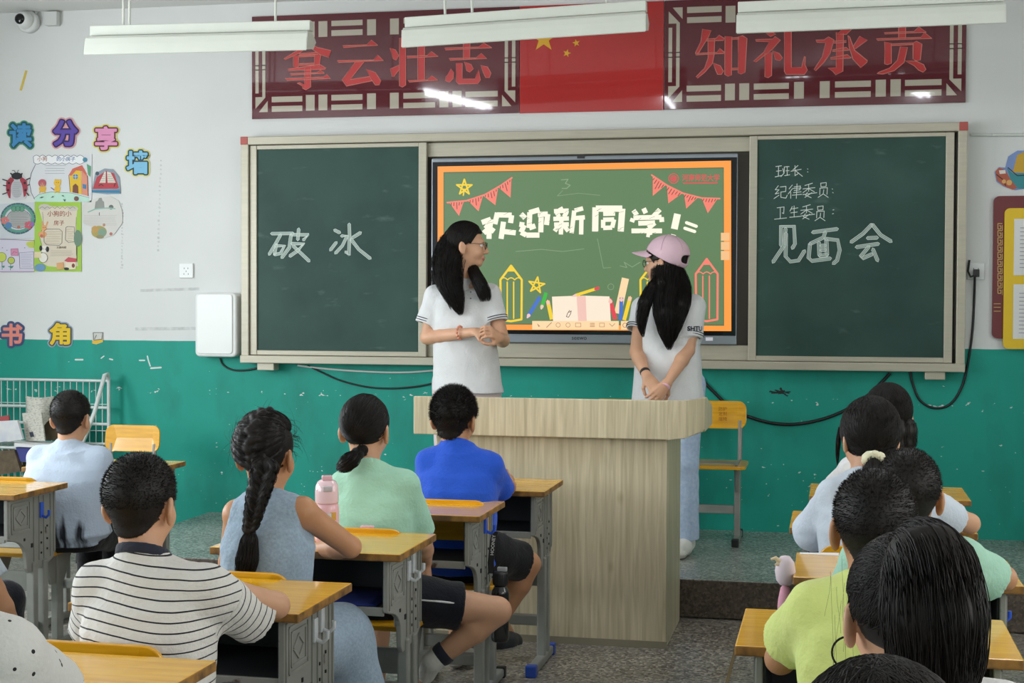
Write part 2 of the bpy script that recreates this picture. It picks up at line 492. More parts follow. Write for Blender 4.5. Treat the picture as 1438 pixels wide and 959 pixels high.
small = [[(110, 78), (155, 72)], [(115, 115), (155, 110)], [(105, 160), (160, 148)], [(132, 75), (130, 155)], [(165, 95), (172, 125)], [(178, 80), (175, 130), (150, 158)], [(185, 80), (215, 78)], [(190, 112), (215, 110)], [(180, 150), (220, 143)], [(200, 80), (200, 148)],
    [(285, 70), (245, 105)], [(230, 115), (310, 100)], [(262, 70), (262, 150), (285, 135)], [(265, 110), (320, 155)], [(361, 96), (364, 99)], [(361, 119), (364, 122)],
    [(130, 230), (105, 262), (135, 262), (105, 295), (135, 288)], [(95, 332), (135, 305)], [(145, 240), (190, 235), (188, 275), (150, 280)], [(150, 282), (150, 322), (190, 328), (200, 305)],
    [(240, 225), (215, 255)], [(240, 255), (208, 295)], [(228, 280), (228, 330)], [(255, 240), (305, 232), (300, 262), (255, 268)], [(245, 252), (310, 248)], [(250, 285), (310, 278)], [(240, 305), (315, 298)], [(278, 215), (272, 330)],
    [(556, 255), (560, 257)], [(560, 284), (564, 286)],
    [(120, 405), (175, 398), (172, 450), (160, 445)], [(145, 402), (145, 490)], [(100, 495), (195, 485)], [(240, 395), (222, 430)], [(230, 415), (285, 405)], [(228, 445), (280, 438)], [(220, 480), (305, 472)], [(255, 390), (255, 478)], [(562, 422), (570, 420)], [(558, 453), (567, 450)]]
small += wei+yuan+[[(x-17, y+170) for x, y in s] for s in wei]+[[(x-25, y+185) for x, y in s] for s in yuan]
for s in small: pB.line(mb, s, 5.5, 0, -.0006, .0004)
local(mb, rb).obj('chalk_lettering', [M_chalk, M_chalkf], rb)

# ------------------------------------------------------------------ interactive display
M_silver = mat('display_silver', '8d949c', 0.35, metal=0.4)
M_blk = mat('gloss_black', '0c0c10', 0.15)
M_dark = mat('dark_grey', '2a2b2e', 0.5)
def em(n, c, e=1.0): return mat(n, c, 0.4, emit=e)
E_or = em('screen_orange', 'ff9c3c'); E_gr = em('screen_green', '5c7d53'); E_wh = em('screen_white', 'fdf8e2'); E_co = em('screen_coral', 'f57f6d')
E_ye = em('screen_yellow', 'f5d02a'); E_cr = em('screen_cream', 'fbe9d2'); E_bl = em('screen_blue', '3f6fc8'); E_lg = em('screen_leaf', '35b83c'); E_rd = em('screen_red', 'e2414e')
E_dk = em('screen_brown', '5b3a33'); E_pk = em('screen_pink', 'f3c4b8'); E_ch = em('screen_chalk', '87a17d'); E_pe = em('screen_peach', 'ffd9a8')
E_or2 = em('screen_olive', '5a6a48')  # olive rim drawn round the green field of the slide
ds = thing('interactive_display', 'large wall display glowing with an orange bordered green welcome slide', 'screen', (-.025, .03, 1.212))
pS = Plane(.012, 2.6646, 580, 200)
def on(mb, name, mats, par, **k):
    return local(mb, ds).obj(name, mats, par, **k)
mb = MB().box((-.897, .0, 1.215), (.846, .05, 2.270)); on(mb, 'housing', M_silver, ds, bevel=.006)
mb = MB().box((-.890, -.003, 1.266), (.842, .002, 2.248)); bz = on(mb, 'bezel', M_blk, ds)
mb = MB().box((-.897, -.012, 1.218), (.846, .0, 1.262)); bar = on(mb, 'speaker_bar', M_silver, ds, bevel=.004)
mb = MB(); text_on(Plane(-.0125, 2.6646, 580, 200), mb, 'seewo', (622, 733), 11, 0, 0, .01, 56); on(mb, 'lettering', M_dark, bar)
mb = MB(); Plane(-.0125, 2.6646, 580, 200).rect(mb, 1095, 729, 1122, 742); on(mb, 'sticker', mat('sticker_white', 'e6e2ee', .6), bar)
mb = MB(); Plane(-.0035, 2.6646, 580, 200).rect(mb, 614, 46, 642, 60, .006); on(mb, 'webcam', M_dark, ds)
pS = Plane(-.0038, 2.6646, 580, 200)
mb = MB(); pS.poly(mb, [(92, 90), (1190, 68), (1191, 706), (92, 700)]); slide = on(mb, 'screen', E_or, ds)
pS = Plane(-.0046, 2.6646, 580, 200)
mb = MB(); pS.poly(mb, [(114, 111), (1163, 93), (1164, 686), (114, 680)], mi=0); pS.poly(mb, [(118, 116), (1160, 98), (1160, 681), (119, 676)], mi=1, dy=-.0005); on(mb, 'slide_board', [E_or2, E_gr], slide)
pS = Plane(-.0056, 2.6646, 580, 200)
for nm, ln, tris in (('bunting', [(128, 225), (200, 218), (270, 195), (330, 160), (370, 132)], [[(135, 224), (190, 221), (172, 275)], [(205, 217), (262, 199), (245, 258)], [(262, 199), (318, 172), (308, 235)], [(318, 167), (368, 135), (365, 207)]]),
                     ('bunting', [(893, 122), (950, 160), (1010, 190), (1080, 208), (1148, 210)], [[(897, 127), (945, 160), (897, 200)], [(950, 163), (1008, 190), (955, 228)], [(1014, 191), (1066, 206), (1022, 248)], [(1080, 208), (1140, 210), (1103, 265)]])):
    mb = MB(); pS.line(mb, ln, 6)
    for t in tris:
        pS.poly(mb, t); c = np.mean(t, 0)
        top = (np.array(t[0])+np.array(t[1]))/2
        for k in range(5):
            q = np.array(t[0])*(1-(k+.8)/5.5)+np.array(t[1])*((k+.8)/5.5)
            q2 = q+(np.array(t[2])-top)*rnd.uniform(.2, .5)*(1-abs(k-2)/3.5)+np.array([-3, 0])
            pS.line(mb, [q+(c-top)*.15, q2+(c-top)*.15], 2.6, 1, -.0006)
    on(mb, nm, [E_co, E_dk], slide)
mb = MB(); pS.star(mb, (192, 168), 30, 6); pS.line(mb, [(192, 175), (188, 198)], 5); pS.star(mb, (462, 534), 31, 6, rot=.15); on(mb, 'star_drawing', E_ye, slide)
def pencil_outline(x0, x1, yt, ys, yb, m):
    mb = MB(); xm = (x0+x1)/2; w = x1-x0
    pS.line(mb, [(x0+2, yb), (x0, ys), (xm, yt), (x1, ys), (x1-1, yb-2), (xm, yb+5)], 8, closed=True)
    for a in (.32, .62):
        pS.line(mb, [(x0+w*a, ys+8), (x0+w*a, yb-6)], 5)
    sc = []
    for k in range(13):
        sc.append((x0+w*k/12, ys-8*abs(math.sin(PI*k/4))))
    pS.line(mb, sc, 4)
    pS.poly(mb, [(xm-14, yt+22), (xm, yt), (xm+14, yt+22)])
    on(mb, 'pencil_drawing', m, slide)
pencil_outline(327, 407, 461, 514, 664, E_ye); pencil_outline(851, 930, 462, 514, 664, E_ye); pencil_outline(1058, 1140, 436, 492, 664, E_co)
for nm, a, b, w, m in (('pencil_drawing', (428, 655), (475, 578), 14, E_bl), ('crayon_drawing', (480, 622), (498, 562), 13, E_lg), ('crayon_drawing', (504, 592), (519, 662), 14, E_ye),
                       ('ruler_drawing', (766, 640), (795, 508), 27, E_pe), ('crayon_drawing', (736, 586), (757, 662), 16, E_rd), ('pencil_drawing', (780, 580), (777, 665), 14, E_bl), ('pencil_drawing', (813, 578), (790, 665), 14, E_ye)):
    mb = MB(); pS.line(mb, [a, b], w, rnd_cap=False)
    if nm != 'ruler_drawing':
        d = np.array(b, float)-np.array(a); d /= np.hypot(*d)
        tip = b if nm == 'pencil_drawing' and a[1] > b[1] else a
        pS.line(mb, [np.array(a)-d*1, np.array(a)+d*9], [5, w], 1, -.0006)
    on(mb, nm, [m, E_pk], slide)
mb = MB(); pS.poly(mb, [(520, 577), (626, 573), (632, 668), (524, 668)]); pS.poly(mb, [(630, 573), (735, 576), (740, 668), (634, 668)])
pS.poly(mb, [(612, 574), (646, 574), (650, 668), (618, 668)], mi=1, dy=-.0006); pS.line(mb, [(586, 628), (578, 640), (574, 652), (582, 654), (590, 640), (592, 630), (584, 636)], 2.2, 2, -.0008)
on(mb, 'book_drawing', [E_cr, E_pk, E_dk], slide)
mb = MB(); pS.line(mb, [(608, 572), (690, 546)], 11, 0, -.0008, rnd_cap=False); pS.line(mb, [(594, 576), (608, 572)], [2, 11], 1, -.0008); pS.line(mb, [(684, 548), (692, 545)], 12, 2, -.0008)
on(mb, 'pencil_drawing', [E_ye, E_pk, E_rd], slide)
mb = MB(); pS.line(mb, [(555, 140), (580, 138), (570, 153), (588, 160), (575, 172), (558, 172)], 3.2)
pS.line(mb, [(385, 408), (480, 400), (560, 408), (640, 398)], 2); pS.line(mb, [(690, 360), (712, 470), (740, 468)], 2); pS.line(mb, [(775, 462), (800, 468), (790, 448), (820, 466), (850, 448)], 2.5)
pS.line(mb, [(560, 180), (540, 200), (620, 190), (700, 198)], 1.6); pS.ring(mb, (740, 540), 11, 2); on(mb, 'chalk_scribble', E_ch, slide)
# title
TW = 1.17
pT = Plane(-.0056, 4.358, 660, 270)
mb = MB()
for w, sts in ((27, [[(72, 185), (128, 165), (122, 215), (84, 250)], [(92, 200), (148, 240)], [(118, 215), (116, 285)], [(168, 125), (152, 195)], [(165, 138), (255, 140), (248, 188)], [(205, 180), (190, 285)], [(205, 240), (280, 248)],
                     [(312, 132), (338, 158)], [(302, 196), (332, 200), (312, 245), (345, 262), (425, 262)], [(362, 125), (425, 106)], [(366, 122), (362, 218), (400, 205)], [(415, 135), (476, 133), (468, 200)], [(436, 135), (433, 245)]]),
               (23, [[(552, 92), (562, 112)], [(514, 116), (604, 112)], [(530, 122), (545, 150)], [(592, 122), (575, 150)], [(510, 163), (605, 160)], [(515, 198), (605, 196)], [(560, 162), (556, 258)], [(540, 205), (518, 238)], [(576, 205), (602, 238)], [(692, 98), (640, 112)], [(638, 112), (622, 250)], [(640, 158), (703, 153)], [(682, 155), (680, 258)],
                     [(815, 132), (888, 130)], [(815, 168), (882, 166), (870, 216), (815, 218), (815, 168)]]),
               (33, [[(768, 92), (766, 240)], [(770, 100), (932, 100), (922, 240)]]),
               (25, [[(1000, 110), (1022, 140)], [(1062, 98), (1076, 128)], [(1162, 105), (1122, 148)], [(998, 160), (990, 182)], [(1000, 156), (1172, 152), (1174, 182)], [(1030, 190), (1132, 186), (1092, 218)], [(988, 236), (1175, 236)], [(1092, 216), (1102, 262), (1080, 258)]]),
               (36, [[(1270, 132), (1250, 225)]]), (26, [[(1246, 258), (1245, 262)]]), (17, [[(1325, 186), (1385, 208)], [(1315, 220), (1375, 240)]])):
    for s in sts: pT.line(mb, s, w*TW, rnd_cap=(w == 17))
for k in range(70):
    x = rnd.uniform(70, 1180); y = rnd.uniform(100, 255); pT.line(mb, [(x, y), (x+rnd.uniform(10, 34), y-rnd.uniform(5, 16))], 1.6, 1, -.0008)
on(mb, 'title_lettering', [E_wh, E_gr], slide)
mb = MB(); pS.ring(mb, (975, 135), 18, 3.2); pS.disc(mb, (975, 135), 12); pS.line(mb, [(967, 132), (975, 126), (983, 132)], 2, 1, -.0006); pS.line(mb, [(968, 140), (982, 140)], 2, 1, -.0006)
text_on(pS, mb, '河南师范大学', (1077, 132), 27, 0, 0, .012, 140); pS.line(mb, [(1012, 153), (1138, 151)], 4)
on(mb, 'university_logo', [E_rd, E_gr], slide)
mb = MB(); pS.rect(mb, 446, 668, 770, 700, dy=-.001); pS.rect(mb, 778, 668, 808, 700, dy=-.001)
g = -.0018
pS.poly(mb, [(464, 676), (476, 688), (469, 690)], mi=1, dy=g); pS.line(mb, [(500, 692), (518, 674)], 3, 1, g); pS.ring(mb, (543, 683), 8, 2, 1, g); pS.ring(mb, (580, 683), 8, 2, 1, g)
for a, b, c_, d in ((608, 676, 628, 690), (698, 676, 716, 690)): pS.line(mb, [(a, b), (c_, b), (c_, d), (a, d)], 2, 1, g, closed=True)
for k in range(3): pS.line(mb, [(663, 677+6*k), (679, 677+6*k)], 3, 1, g)
pS.line(mb, [(735, 678), (745, 688), (755, 678)], 2.4, 1, g); pS.ring(mb, (793, 684), 8, 3, 1, g)
on(mb, 'toolbar', [E_pe, em('screen_taupe', 'b98f6a')], slide)
mb = MB(); pS.rect(mb, 1152, 338, 1184, 368, dy=-.001); pS.rect(mb, 1152, 372, 1184, 402, dy=-.001); pS.rect(mb, 1152, 406, 1184, 440, dy=-.001); on(mb, 'side_buttons', em('screen_sand', 'f4bf86'), slide)

# ------------------------------------------------------------------ banners above the board
M_mar = mat('banner_maroon', '5b1c28', 0.10, coat=1.0, var=0.08, vscale=1.5)
M_lat = mat('banner_lattice', 'b9b1a2', 0.10, coat=1.0)
M_brd = mat('banner_red', 'bf3a3c', 0.3)
M_brl = mat('banner_outline', 'd88a80', 0.3)
M_flag = mat('flag_red', 'b02a2b', 0.12, coat=1.0, var=0.05, vscale=1.2)
M_star = mat('star_yellow', 'd9a62c', 0.4)
def lattice(mb, w, h):
    """cut-through lattice border in panel metres, origin lower left, mirrored four ways"""
    t = .0012; y = -.0016
    b = .066                                  # margin to the inside of the maroon edge
    def R(x0, z0, x1, z1):
        for mx in (0, 1):
            for mz in (0, 1):
                a, c = (x0, x1) if not mx else (w-x1, w-x0)
                d, e = (z0, z1) if not mz else (h-z1, h-z0)
                mb.box((a, y, d), (c, y+t, e))
    def T(pts):
        for mx in (0, 1):
            for mz in (0, 1):
                mb.prism([((w-x) if mx else x, y, (h-z) if mz else z) for x, z in pts], (0, t, 0))
    s = w/1.615; v = h/.60
    R(.125*s, .040*v, .315*s, .073*v); R(.125*s, .096*v, .315*s, .128*v)
    R(.337*s, .042*v, .391*s, .133*v); R(.415*s, .042*v, .469*s, .133*v)
    R(.494*s, .042*v, .684*s, .073*v); R(.494*s, .097*v, .684*s, .130*v)
    R(.712*s, .042*v, .765*s, .133*v)
    T([(.045*s, .040*v), (.100*s, .040*v), (.100*s, .105*v)])
    T([(.023*s, .060*v), (.085*s, .125*v), (.085*s, .290*v), (.066*s, .290*v), (.066*s, .128*v), (.023*s, .128*v)])
    R(.023*s, .150*v, .043*s, .290*v)
    R(.023*s, .315*v, .043*s, h/2); R(.066*s, .315*v, .085*s, h/2)
def banner(name, label, x0, x1, z0, z1, chars):
    r = thing(name, label, 'banner', (x0, .05, z0))
    w, h = x1-x0, z1-z0
    MB().box((0, -.004, 0), (w, .008, h)).obj('panel', M_mar, r, bevel=.002)
    mb = MB(); lattice(mb, w, h)
    for v in mb.v[:0]: pass
    mb.v = [(x, y-.004, z) for x, y, z in mb.v]
    mb.obj('lattice_border', M_lat, r)
    mb = MB()
    for sc, ox, oy, polys in chars:
        pl = Plane(.044, sc, ox, oy)
        for q in polys:
            pl.poly(mb, q, .003)
            c = [pl.p(a, -.001) for a in q]
            mb.tube(c, .0022, 4, 1, cap=False, closed=True)
    local(mb, r).obj('lettering', [M_brd, M_brl], r)
cA = [[(460, 330), (490, 345), (400, 420), (285, 473), (275, 465), (380, 400)], [(480, 345), (540, 375), (650, 400), (630, 455), (560, 430), (470, 370)], [(395, 425), (540, 415), (545, 430), (395, 436)],
      [(350, 445), (395, 438), (390, 535), (350, 530)], [(520, 432), (570, 432), (555, 530), (515, 525)], [(390, 440), (520, 435), (520, 446), (390, 452)], [(390, 505), (515, 500), (515, 513), (390, 518)],
      [(305, 548), (560, 510), (610, 540), (600, 548), (310, 560)], [(325, 583), (540, 575), (565, 555), (598, 580), (330, 595)], [(285, 618), (300, 622), (590, 610), (615, 590), (645, 622), (300, 637)],
      [(440, 540), (490, 532), (488, 690), (450, 712), (425, 700), (420, 680), (380, 658), (400, 655), (438, 670)],
      [(740, 362), (930, 355), (968, 317), (1020, 358), (745, 377)], [(698, 480), (985, 475), (1018, 435), (1065, 480), (705, 495)],
      [(840, 492), (910, 492), (820, 605), (800, 630), (960, 605), (975, 640), (770, 682), (735, 630), (755, 608)], [(925, 545), (1000, 575), (1045, 640), (1030, 672), (1000, 675), (970, 630)],
      [(1115, 380), (1160, 395), (1185, 440), (1165, 478), (1140, 465)]]
cB = [[(-10, 545), (60, 515), (65, 545), (20, 605), (5, 608)], [(62, 300), (112, 300), (112, 675), (85, 690), (62, 682)], [(118, 445), (280, 440), (315, 407), (370, 447), (120, 460)], [(208, 330), (262, 330), (262, 635), (208, 640)], [(130, 638), (285, 632), (318, 598), (367, 635), (140, 650)],
      [(420, 380), (690, 372), (730, 340), (795, 378), (425, 395)], [(568, 320), (622, 320), (620, 465), (568, 470)], [(455, 463), (670, 458), (710, 422), (755, 463), (465, 478)],
      [(472, 545), (492, 575), (490, 620), (460, 652), (425, 640), (430, 610)], [(512, 500), (560, 500), (560, 625), (660, 625), (688, 545), (705, 635), (685, 662), (530, 666), (512, 645)], [(575, 490), (630, 510), (648, 545), (620, 572), (595, 560)], [(705, 515), (760, 530), (788, 580), (775, 615), (745, 615), (725, 570)]]
cC = [[(170, 262), (248, 275), (225, 330), (130, 485), (105, 478), (155, 375)], [(205, 350), (290, 345), (320, 315), (365, 345), (360, 362), (205, 368)], [(105, 480), (300, 470), (325, 435), (365, 468), (362, 480), (110, 493)],
      [(220, 350), (280, 350), (275, 490), (260, 570), (190, 650), (125, 702), (112, 690), (190, 610), (220, 520)], [(265, 565), (330, 590), (358, 640), (340, 668), (305, 668), (285, 620)],
      [(372, 325), (435, 330), (430, 675), (400, 685), (370, 670)], [(490, 330), (530, 320), (570, 345), (552, 650), (515, 665), (490, 655)], [(430, 340), (500, 335), (500, 350), (430, 355)], [(430, 612), (492, 610), (492, 625), (430, 628)],
      [(740, 300), (800, 290), (830, 305), (780, 328)], [(645, 355), (800, 350), (820, 328), (870, 360), (800, 440), (650, 558), (628, 550), (720, 470), (770, 375), (650, 370)], [(730, 480), (795, 470), (790, 680), (760, 697), (730, 690)], [(800, 455), (860, 480), (888, 520), (865, 545), (825, 535)],
      [(905, 230), (968, 230), (968, 605), (1060, 605), (1085, 505), (1095, 510), (1090, 580), (1112, 630), (1085, 668), (920, 668), (905, 640)]]
cD = [[(35, 360), (110, 358), (150, 330), (200, 358), (165, 480), (110, 560), (35, 635), (20, 625), (95, 510), (125, 385), (45, 380)], [(60, 215), (330, 205), (380, 240), (310, 310), (230, 310), (290, 235), (60, 235)], [(220, 290), (285, 300), (280, 640), (215, 672), (190, 640), (145, 612), (220, 605)],
      [(190, 370), (310, 365), (310, 380), (190, 388)], [(185, 448), (310, 425), (340, 450), (185, 462)], [(165, 518), (320, 490), (355, 520), (170, 532)], [(325, 318), (340, 330), (385, 450), (500, 545), (495, 560), (440, 607), (370, 530), (335, 420)], [(430, 325), (500, 360), (390, 440), (370, 420)],
      [(690, 232), (900, 225), (940, 190), (990, 230), (695, 245)], [(650, 292), (920, 282), (960, 240), (1030, 290), (655, 305)], [(780, 170), (843, 170), (843, 345), (780, 350)], [(580, 348), (980, 335), (1010, 290), (1080, 345), (590, 362)], [(655, 375), (715, 390), (715, 570), (680, 580), (655, 575)], [(710, 395), (910, 385), (915, 400), (710, 410)], [(910, 385), (940, 370), (990, 395), (975, 540), (935, 545), (910, 530)],
      [(795, 420), (860, 425), (830, 560), (740, 635), (640, 665), (585, 660), (600, 650), (700, 610), (770, 540)], [(835, 545), (940, 550), (1005, 580), (1025, 625), (1000, 648), (960, 630), (920, 590)]]
banner('wall_banner', 'maroon lattice bordered banner above the chalkboard with two characters', -2.011, -.393, 2.524, 3.128, [(5.643, 350, 0, cA), (5.642, 550, 0, cB)])
banner('wall_banner', 'maroon lattice bordered banner above the chalkboard with three small lines', .433, 2.049, 2.524, 3.128, [(6.395, 960, 0, cC), (6.395, 1140, 0, cD)])
fl = thing('flag_panel', 'plain red flag panel with yellow stars between the two maroon banners', 'flag', (-.391, .05, 2.522))
MB().box((0, -.004, 0), (.820, .008, .606)).obj('panel', M_flag, fl, bevel=.002)
pf = Plane(.0455, 3.1975, 700, 0)
for c, r, rot in (((203, 175), 60, 0), ((308, 95), 18, .3), ((350, 132), 18, .6), ((349, 193), 18, -.2), ((307, 239), 19, .25)):
    mb = MB(); pf.star(mb, c, r, 0, rot=rot, fill=True); local(mb, fl).obj('star', M_star, fl)

# ------------------------------------------------------------------ hanging lamps
M_lamp = mat('lamp_enamel', 'd2d5cc', 0.35, var=0.02, vscale=5)
M_tube = mat('lamp_tube', 'e9ede9', 0.3)
def lamp(name, label, xa, za, xb, zb, y, rods):
    L = xb-xa; c = (xa+xb)/2; zc = (za+zb)/2
    r = thing(name, label, 'lamp', (c, y, zc), 0, 'lamps hanging before the banners')
    r.rotation_euler = (0, -math.atan2(zb-za, L), 0)
    h = L/2
    MB().box((-h, -.03, .098), (h, .03, .150)).obj('channel', M_lamp, r, bevel=.004)
    mb = MB()
    prof = []
    for k in range(9):
        a = k/8; prof.append((-.062+.055*(1-math.cos(a*1.35)) , .072-.078*a*1.0))
    prof = [(-.03, .094), (-.058, .090), (-.072, .076), (-.080, .045), (-.085, .015), (-.088, -.010)]
    outer = prof; inner = [(p+.006, q-.003) for p, q in prof[::-1]]
    poly = outer+inner
    n = len(poly)
    vs = [(-h, p, q) for p, q in poly]+[(h, p, q) for p, q in poly]
    mb.add(vs, [(i, (i+1) % n, (i+1) % n+n, i+n) for i in range(n)]+[tuple(range(n)), tuple(range(2*n-1, n-1, -1))])
    mb.obj('reflector', M_lamp, r)
    mb = MB()
    for s in (-1, 1):
        mb = MB(); poly = [(s*h, -.088, -.010), (s*h, -.072, .078), (s*h, .0, .09), (s*h, .055, .050), (s*h, .02, .010)]
        mb.prism(poly, (s*.004, 0, 0)); mb.obj('end_cap', M_lamp, r)
    mb = MB().tube([(-h+.03, .005, .04), (h-.03, .005, .04)], .014, 12); mb.obj('light_tube', M_tube, r)
    for x in (-h+.05, -.2, .2, h-.05): MB().box((x-.02, -.02, .078), (x+.02, .02, .1)).obj('tube_holder', M_lamp, r)
    for x in rods: MB().tube([(x-c, 0, .145), (x-c, 0, ZC-zc-.004)], .007, 8).obj('hanger_rod', M_lamp, r)
    return r
lamp('hanging_lamp', 'white trough lamp hanging nearest the dome camera', -2.487, 2.748, -1.262, 2.735, -1.0, (-2.31, -2.275, -1.46))
lamp('hanging_lamp', 'white trough lamp hanging in front of the red flag panel', -.755, 2.731, .466, 2.77, -1.0, (-.55, -.41, .27))
lamp('hanging_lamp', 'white trough lamp hanging nearest the maroon notice board', .906, 2.745, 2.129, 2.752, -1.0, (1.1, 1.95))

# lit classroom lamps under the ceiling further back: they only show as glints in the banner gloss
M_lit = mat('lamp_lit', 'f4f8ff', .3, emit=24.0)
for u, v, n_, lbl in ((640, 150, 2, 'lit ceiling lamp mirrored in the banner above the two-character chalkboard'), (936, 150, 1, 'lit ceiling lamp mirrored at the edge of the flag panel'), (1120, 126, 3, 'lit three-tube ceiling lamp mirrored in the middle of a banner'), (1278, 133, 2, 'lit ceiling lamp mirrored near the end of a banner')):
    w = P(u, v, .046); d = w-CAM; d = d*np.array((1, -1, 1)); t = (3.0-w[2])/d[2]; c = w+d*t
    r = thing('ceiling_lamp', lbl, 'lamp', tuple(c), .25 if n_ == 2 else 0)
    MB().cbox((0, 0, .10), (.16, 1.2, .05)).obj('channel', M_lamp, r, .004)
    for k in range(n_): MB().tube([((k-(n_-1)/2)*.06, -.55, .055), ((k-(n_-1)/2)*.06, .55, .055)], .015, 10).obj('light_tube', M_lit, r)
    MB().tube([(0, 0, .12), (0, 0, ZC-3.004)], .01, 8).obj('hanger_rod', M_lamp, r)
w0 = P(1037, 898, -2)
def _pz(u, v, z):
    d = ray(u, v); return CAM+d*(z-CAM[2])/d[2]
f0 = _pz(1037, 895, .001); f1 = _pz(1020, 962, .001); dd = (f1-f0)/np.linalg.norm(f1-f0); f1 = f0+dd*3.0; nn = np.array((-dd[1], dd[0], 0))*.006
mb = MB(); mb.prism([tuple(f0+nn), tuple(f1+nn), tuple(f1-nn), tuple(f0-nn)], (0, 0, .002)); struct(mb.obj('trim_1', mat('brass_strip', '7d6a48', .5)))

# ------------------------------------------------------------------ things on the left wall
M_white = mat('plastic_white', 'dcdedd', 0.35)
M_offw = mat('plastic_offwhite', 'c9cbc9', 0.45)
c = P(42, 31, .05)
sc_ = thing('security_camera', 'small white dome security camera high on the wall', 'camera', (c[0], .05, c[2]))
M_yrot = Matrix.Rotation(PI/2, 4, 'X')
def lathe_y(mb, prof, cx=0, cz=0, n=28, mi=0):
    """profile (radius, towards the room)"""
    k = len(mb.v); mb.lathe(prof, (0, 0, 0), n, mi)
    mb.v[k:] = [(x+cx, -z, y+cz) for x, y, z in mb.v[k:]]
    return mb
lathe_y(MB(), [(.068, -.008), (.068, .03), (.06, .042)]).obj('mount', M_white, sc_)
mb = MB(); lathe_y(mb, [(.052, .03), (.054, .06), (.046, .085), (.03, .1)], -.005, .003); mb.obj('housing', M_white, sc_)
mb = MB(); lathe_y(mb, [(.032, .085), (.032, .103), (.02, .112)], -.01, .002); mb.obj('lens', M_blk, sc_)
MB().tube([(.045, -.008, .06), (.05, -.008, ZC-c[2]-.002)], .014, 8).obj('conduit', M_offw, sc_)
c = P(75, 27, .05)
jb = MB().cbox((0, -.015, 0), (.082, .045, .085)).obj('junction_box', M_offw, None, .004, loc=(c[0], .052, c[2])); tag(jb, 'square white junction box beside the dome camera', 'junction box')
mb = MB(); Plane(.058).line(mb, [(37, 99), (29, 127)], 3.2, rnd_cap=False, t=.001); t_ = mb.obj('tape_strip', mat('tape_yellow', 'cdb24a', .6)); tag(t_, 'short slanted strip of yellow tape below the dome camera', 'tape')

def word(name, label, ch, c, h, col, edge, halo, rot=0.0, w=None):
    r = thing(name, label, 'wall letter', tuple(P(c[0], c[1], .058)))
    pl = Plane(.057)
    for nm, rad, m, dy in (('halo', .125, halo, 0), ('outline', .075, edge, -.002), ('face', .022, col, -.004)):
        mb = MB()
        for k in range(17):
            q = (0, 0) if k == 0 else (rad*h*math.cos(k*PI/8), rad*h*math.sin(k*PI/8))
            text_on(pl, mb, ch, (c[0]+q[0], c[1]+q[1]), h*.88, 0, dy-.00004*k, .012, (w or h*.93)*.88, rot)
        local(mb, r).obj(nm, mat(nm+'_'+m, m, .7), r)
word('wall_letter', 'blue paper character with green edge at the top left of the reading wall', '读', (29, 190), 37, '3d86ba', '1f4a5a', '3f8f6d')
word('wall_letter', 'purple paper character with pink edge above the big poster', '分', (92, 187), 40, '5b459f', '33245e', 'd59a9c')
word('wall_letter', 'pink paper character with yellow edge', '享', (149, 194), 36, 'd98fb4', '5e2f3a', 'd8cc6c')
word('wall_letter', 'pale blue paper character with yellow edge', '墙', (193, 228), 36, '7db8d8', '26404e', 'd6cf78')
word('wall_letter', 'salmon paper character with blue edge above the newspaper cart', '书', (17, 470), 34, 'e08678', '40507a', '40507a')
word('wall_letter', 'yellow paper character with grey edge above the green paint', '角', (84, 469), 34, 'e3bd20', '4a4c50', '8ea1b4')

# ------------------------------------------------------------------ pupils' drawings on the left wall
def art(name, label, cat, pl, sheet, paper, items, group=None):
    pts = [pl.p(q) for q in sheet]; c = np.mean(pts, 0)
    r = thing(name, label, cat, (c[0], pl.y, c[2]), 0, group)
    mb = MB(); pl.poly(mb, sheet, .0012); local(mb, r).obj('sheet', mat('paper_'+paper, paper, .8), r)
    cols = []; mb = MB(); k = 0; pl.jit = .000001
    for it in items:
        col = it[0]
        if col not in cols: cols.append(col)
        mi = cols.index(col); k += 1; dy = -.0004-.00009*k
        if it[1] == 'p': pl.poly(mb, it[2], .0002, mi, dy)
        elif it[1] == 'l': pl.line(mb, it[2], it[3], mi, dy, .0002)
        elif it[1] == 'c': pl.line(mb, it[2], it[3], mi, dy, .0002, closed=True)
        elif it[1] == 'd': pl.disc(mb, it[2], it[3], mi, dy, .0002, 18, it[4] if len(it) > 4 else None)
        elif it[1] == 'r': pl.ring(mb, it[2], it[3], it[4], mi, dy, 22, it[5] if len(it) > 5 else None)
        elif it[1] == 't': text_on(pl, mb, it[2], it[3], it[4], mi, dy, it[5] if len(it) > 5 else .01)
    local(mb, r).obj('drawing', [mat('ink_'+x, x, .8) for x in cols], r)
    return r
def wav(x0, x1, y, a, n, ph=0):
    return [(x0+(x1-x0)*k/(4*n), y-a*abs(math.sin(PI*k/4+ph))) for k in range(4*n+1)]
def lines(x0, x1, y0, y1, n, col='8a8a90', w=2.2):
    return [(col, 'l', [(x0+rnd.uniform(0, 12), y0+(y1-y0)*k/max(1, n-1)), (x1-rnd.uniform(0, 25), y0+(y1-y0)*k/max(1, n-1)+rnd.uniform(-3, 3))], w) for k in range(n)]
p1 = Plane(.055, 5.99, 0, 150); p2 = Plane(.055, 7.19, 0, 270)
BK = '3a3a42'
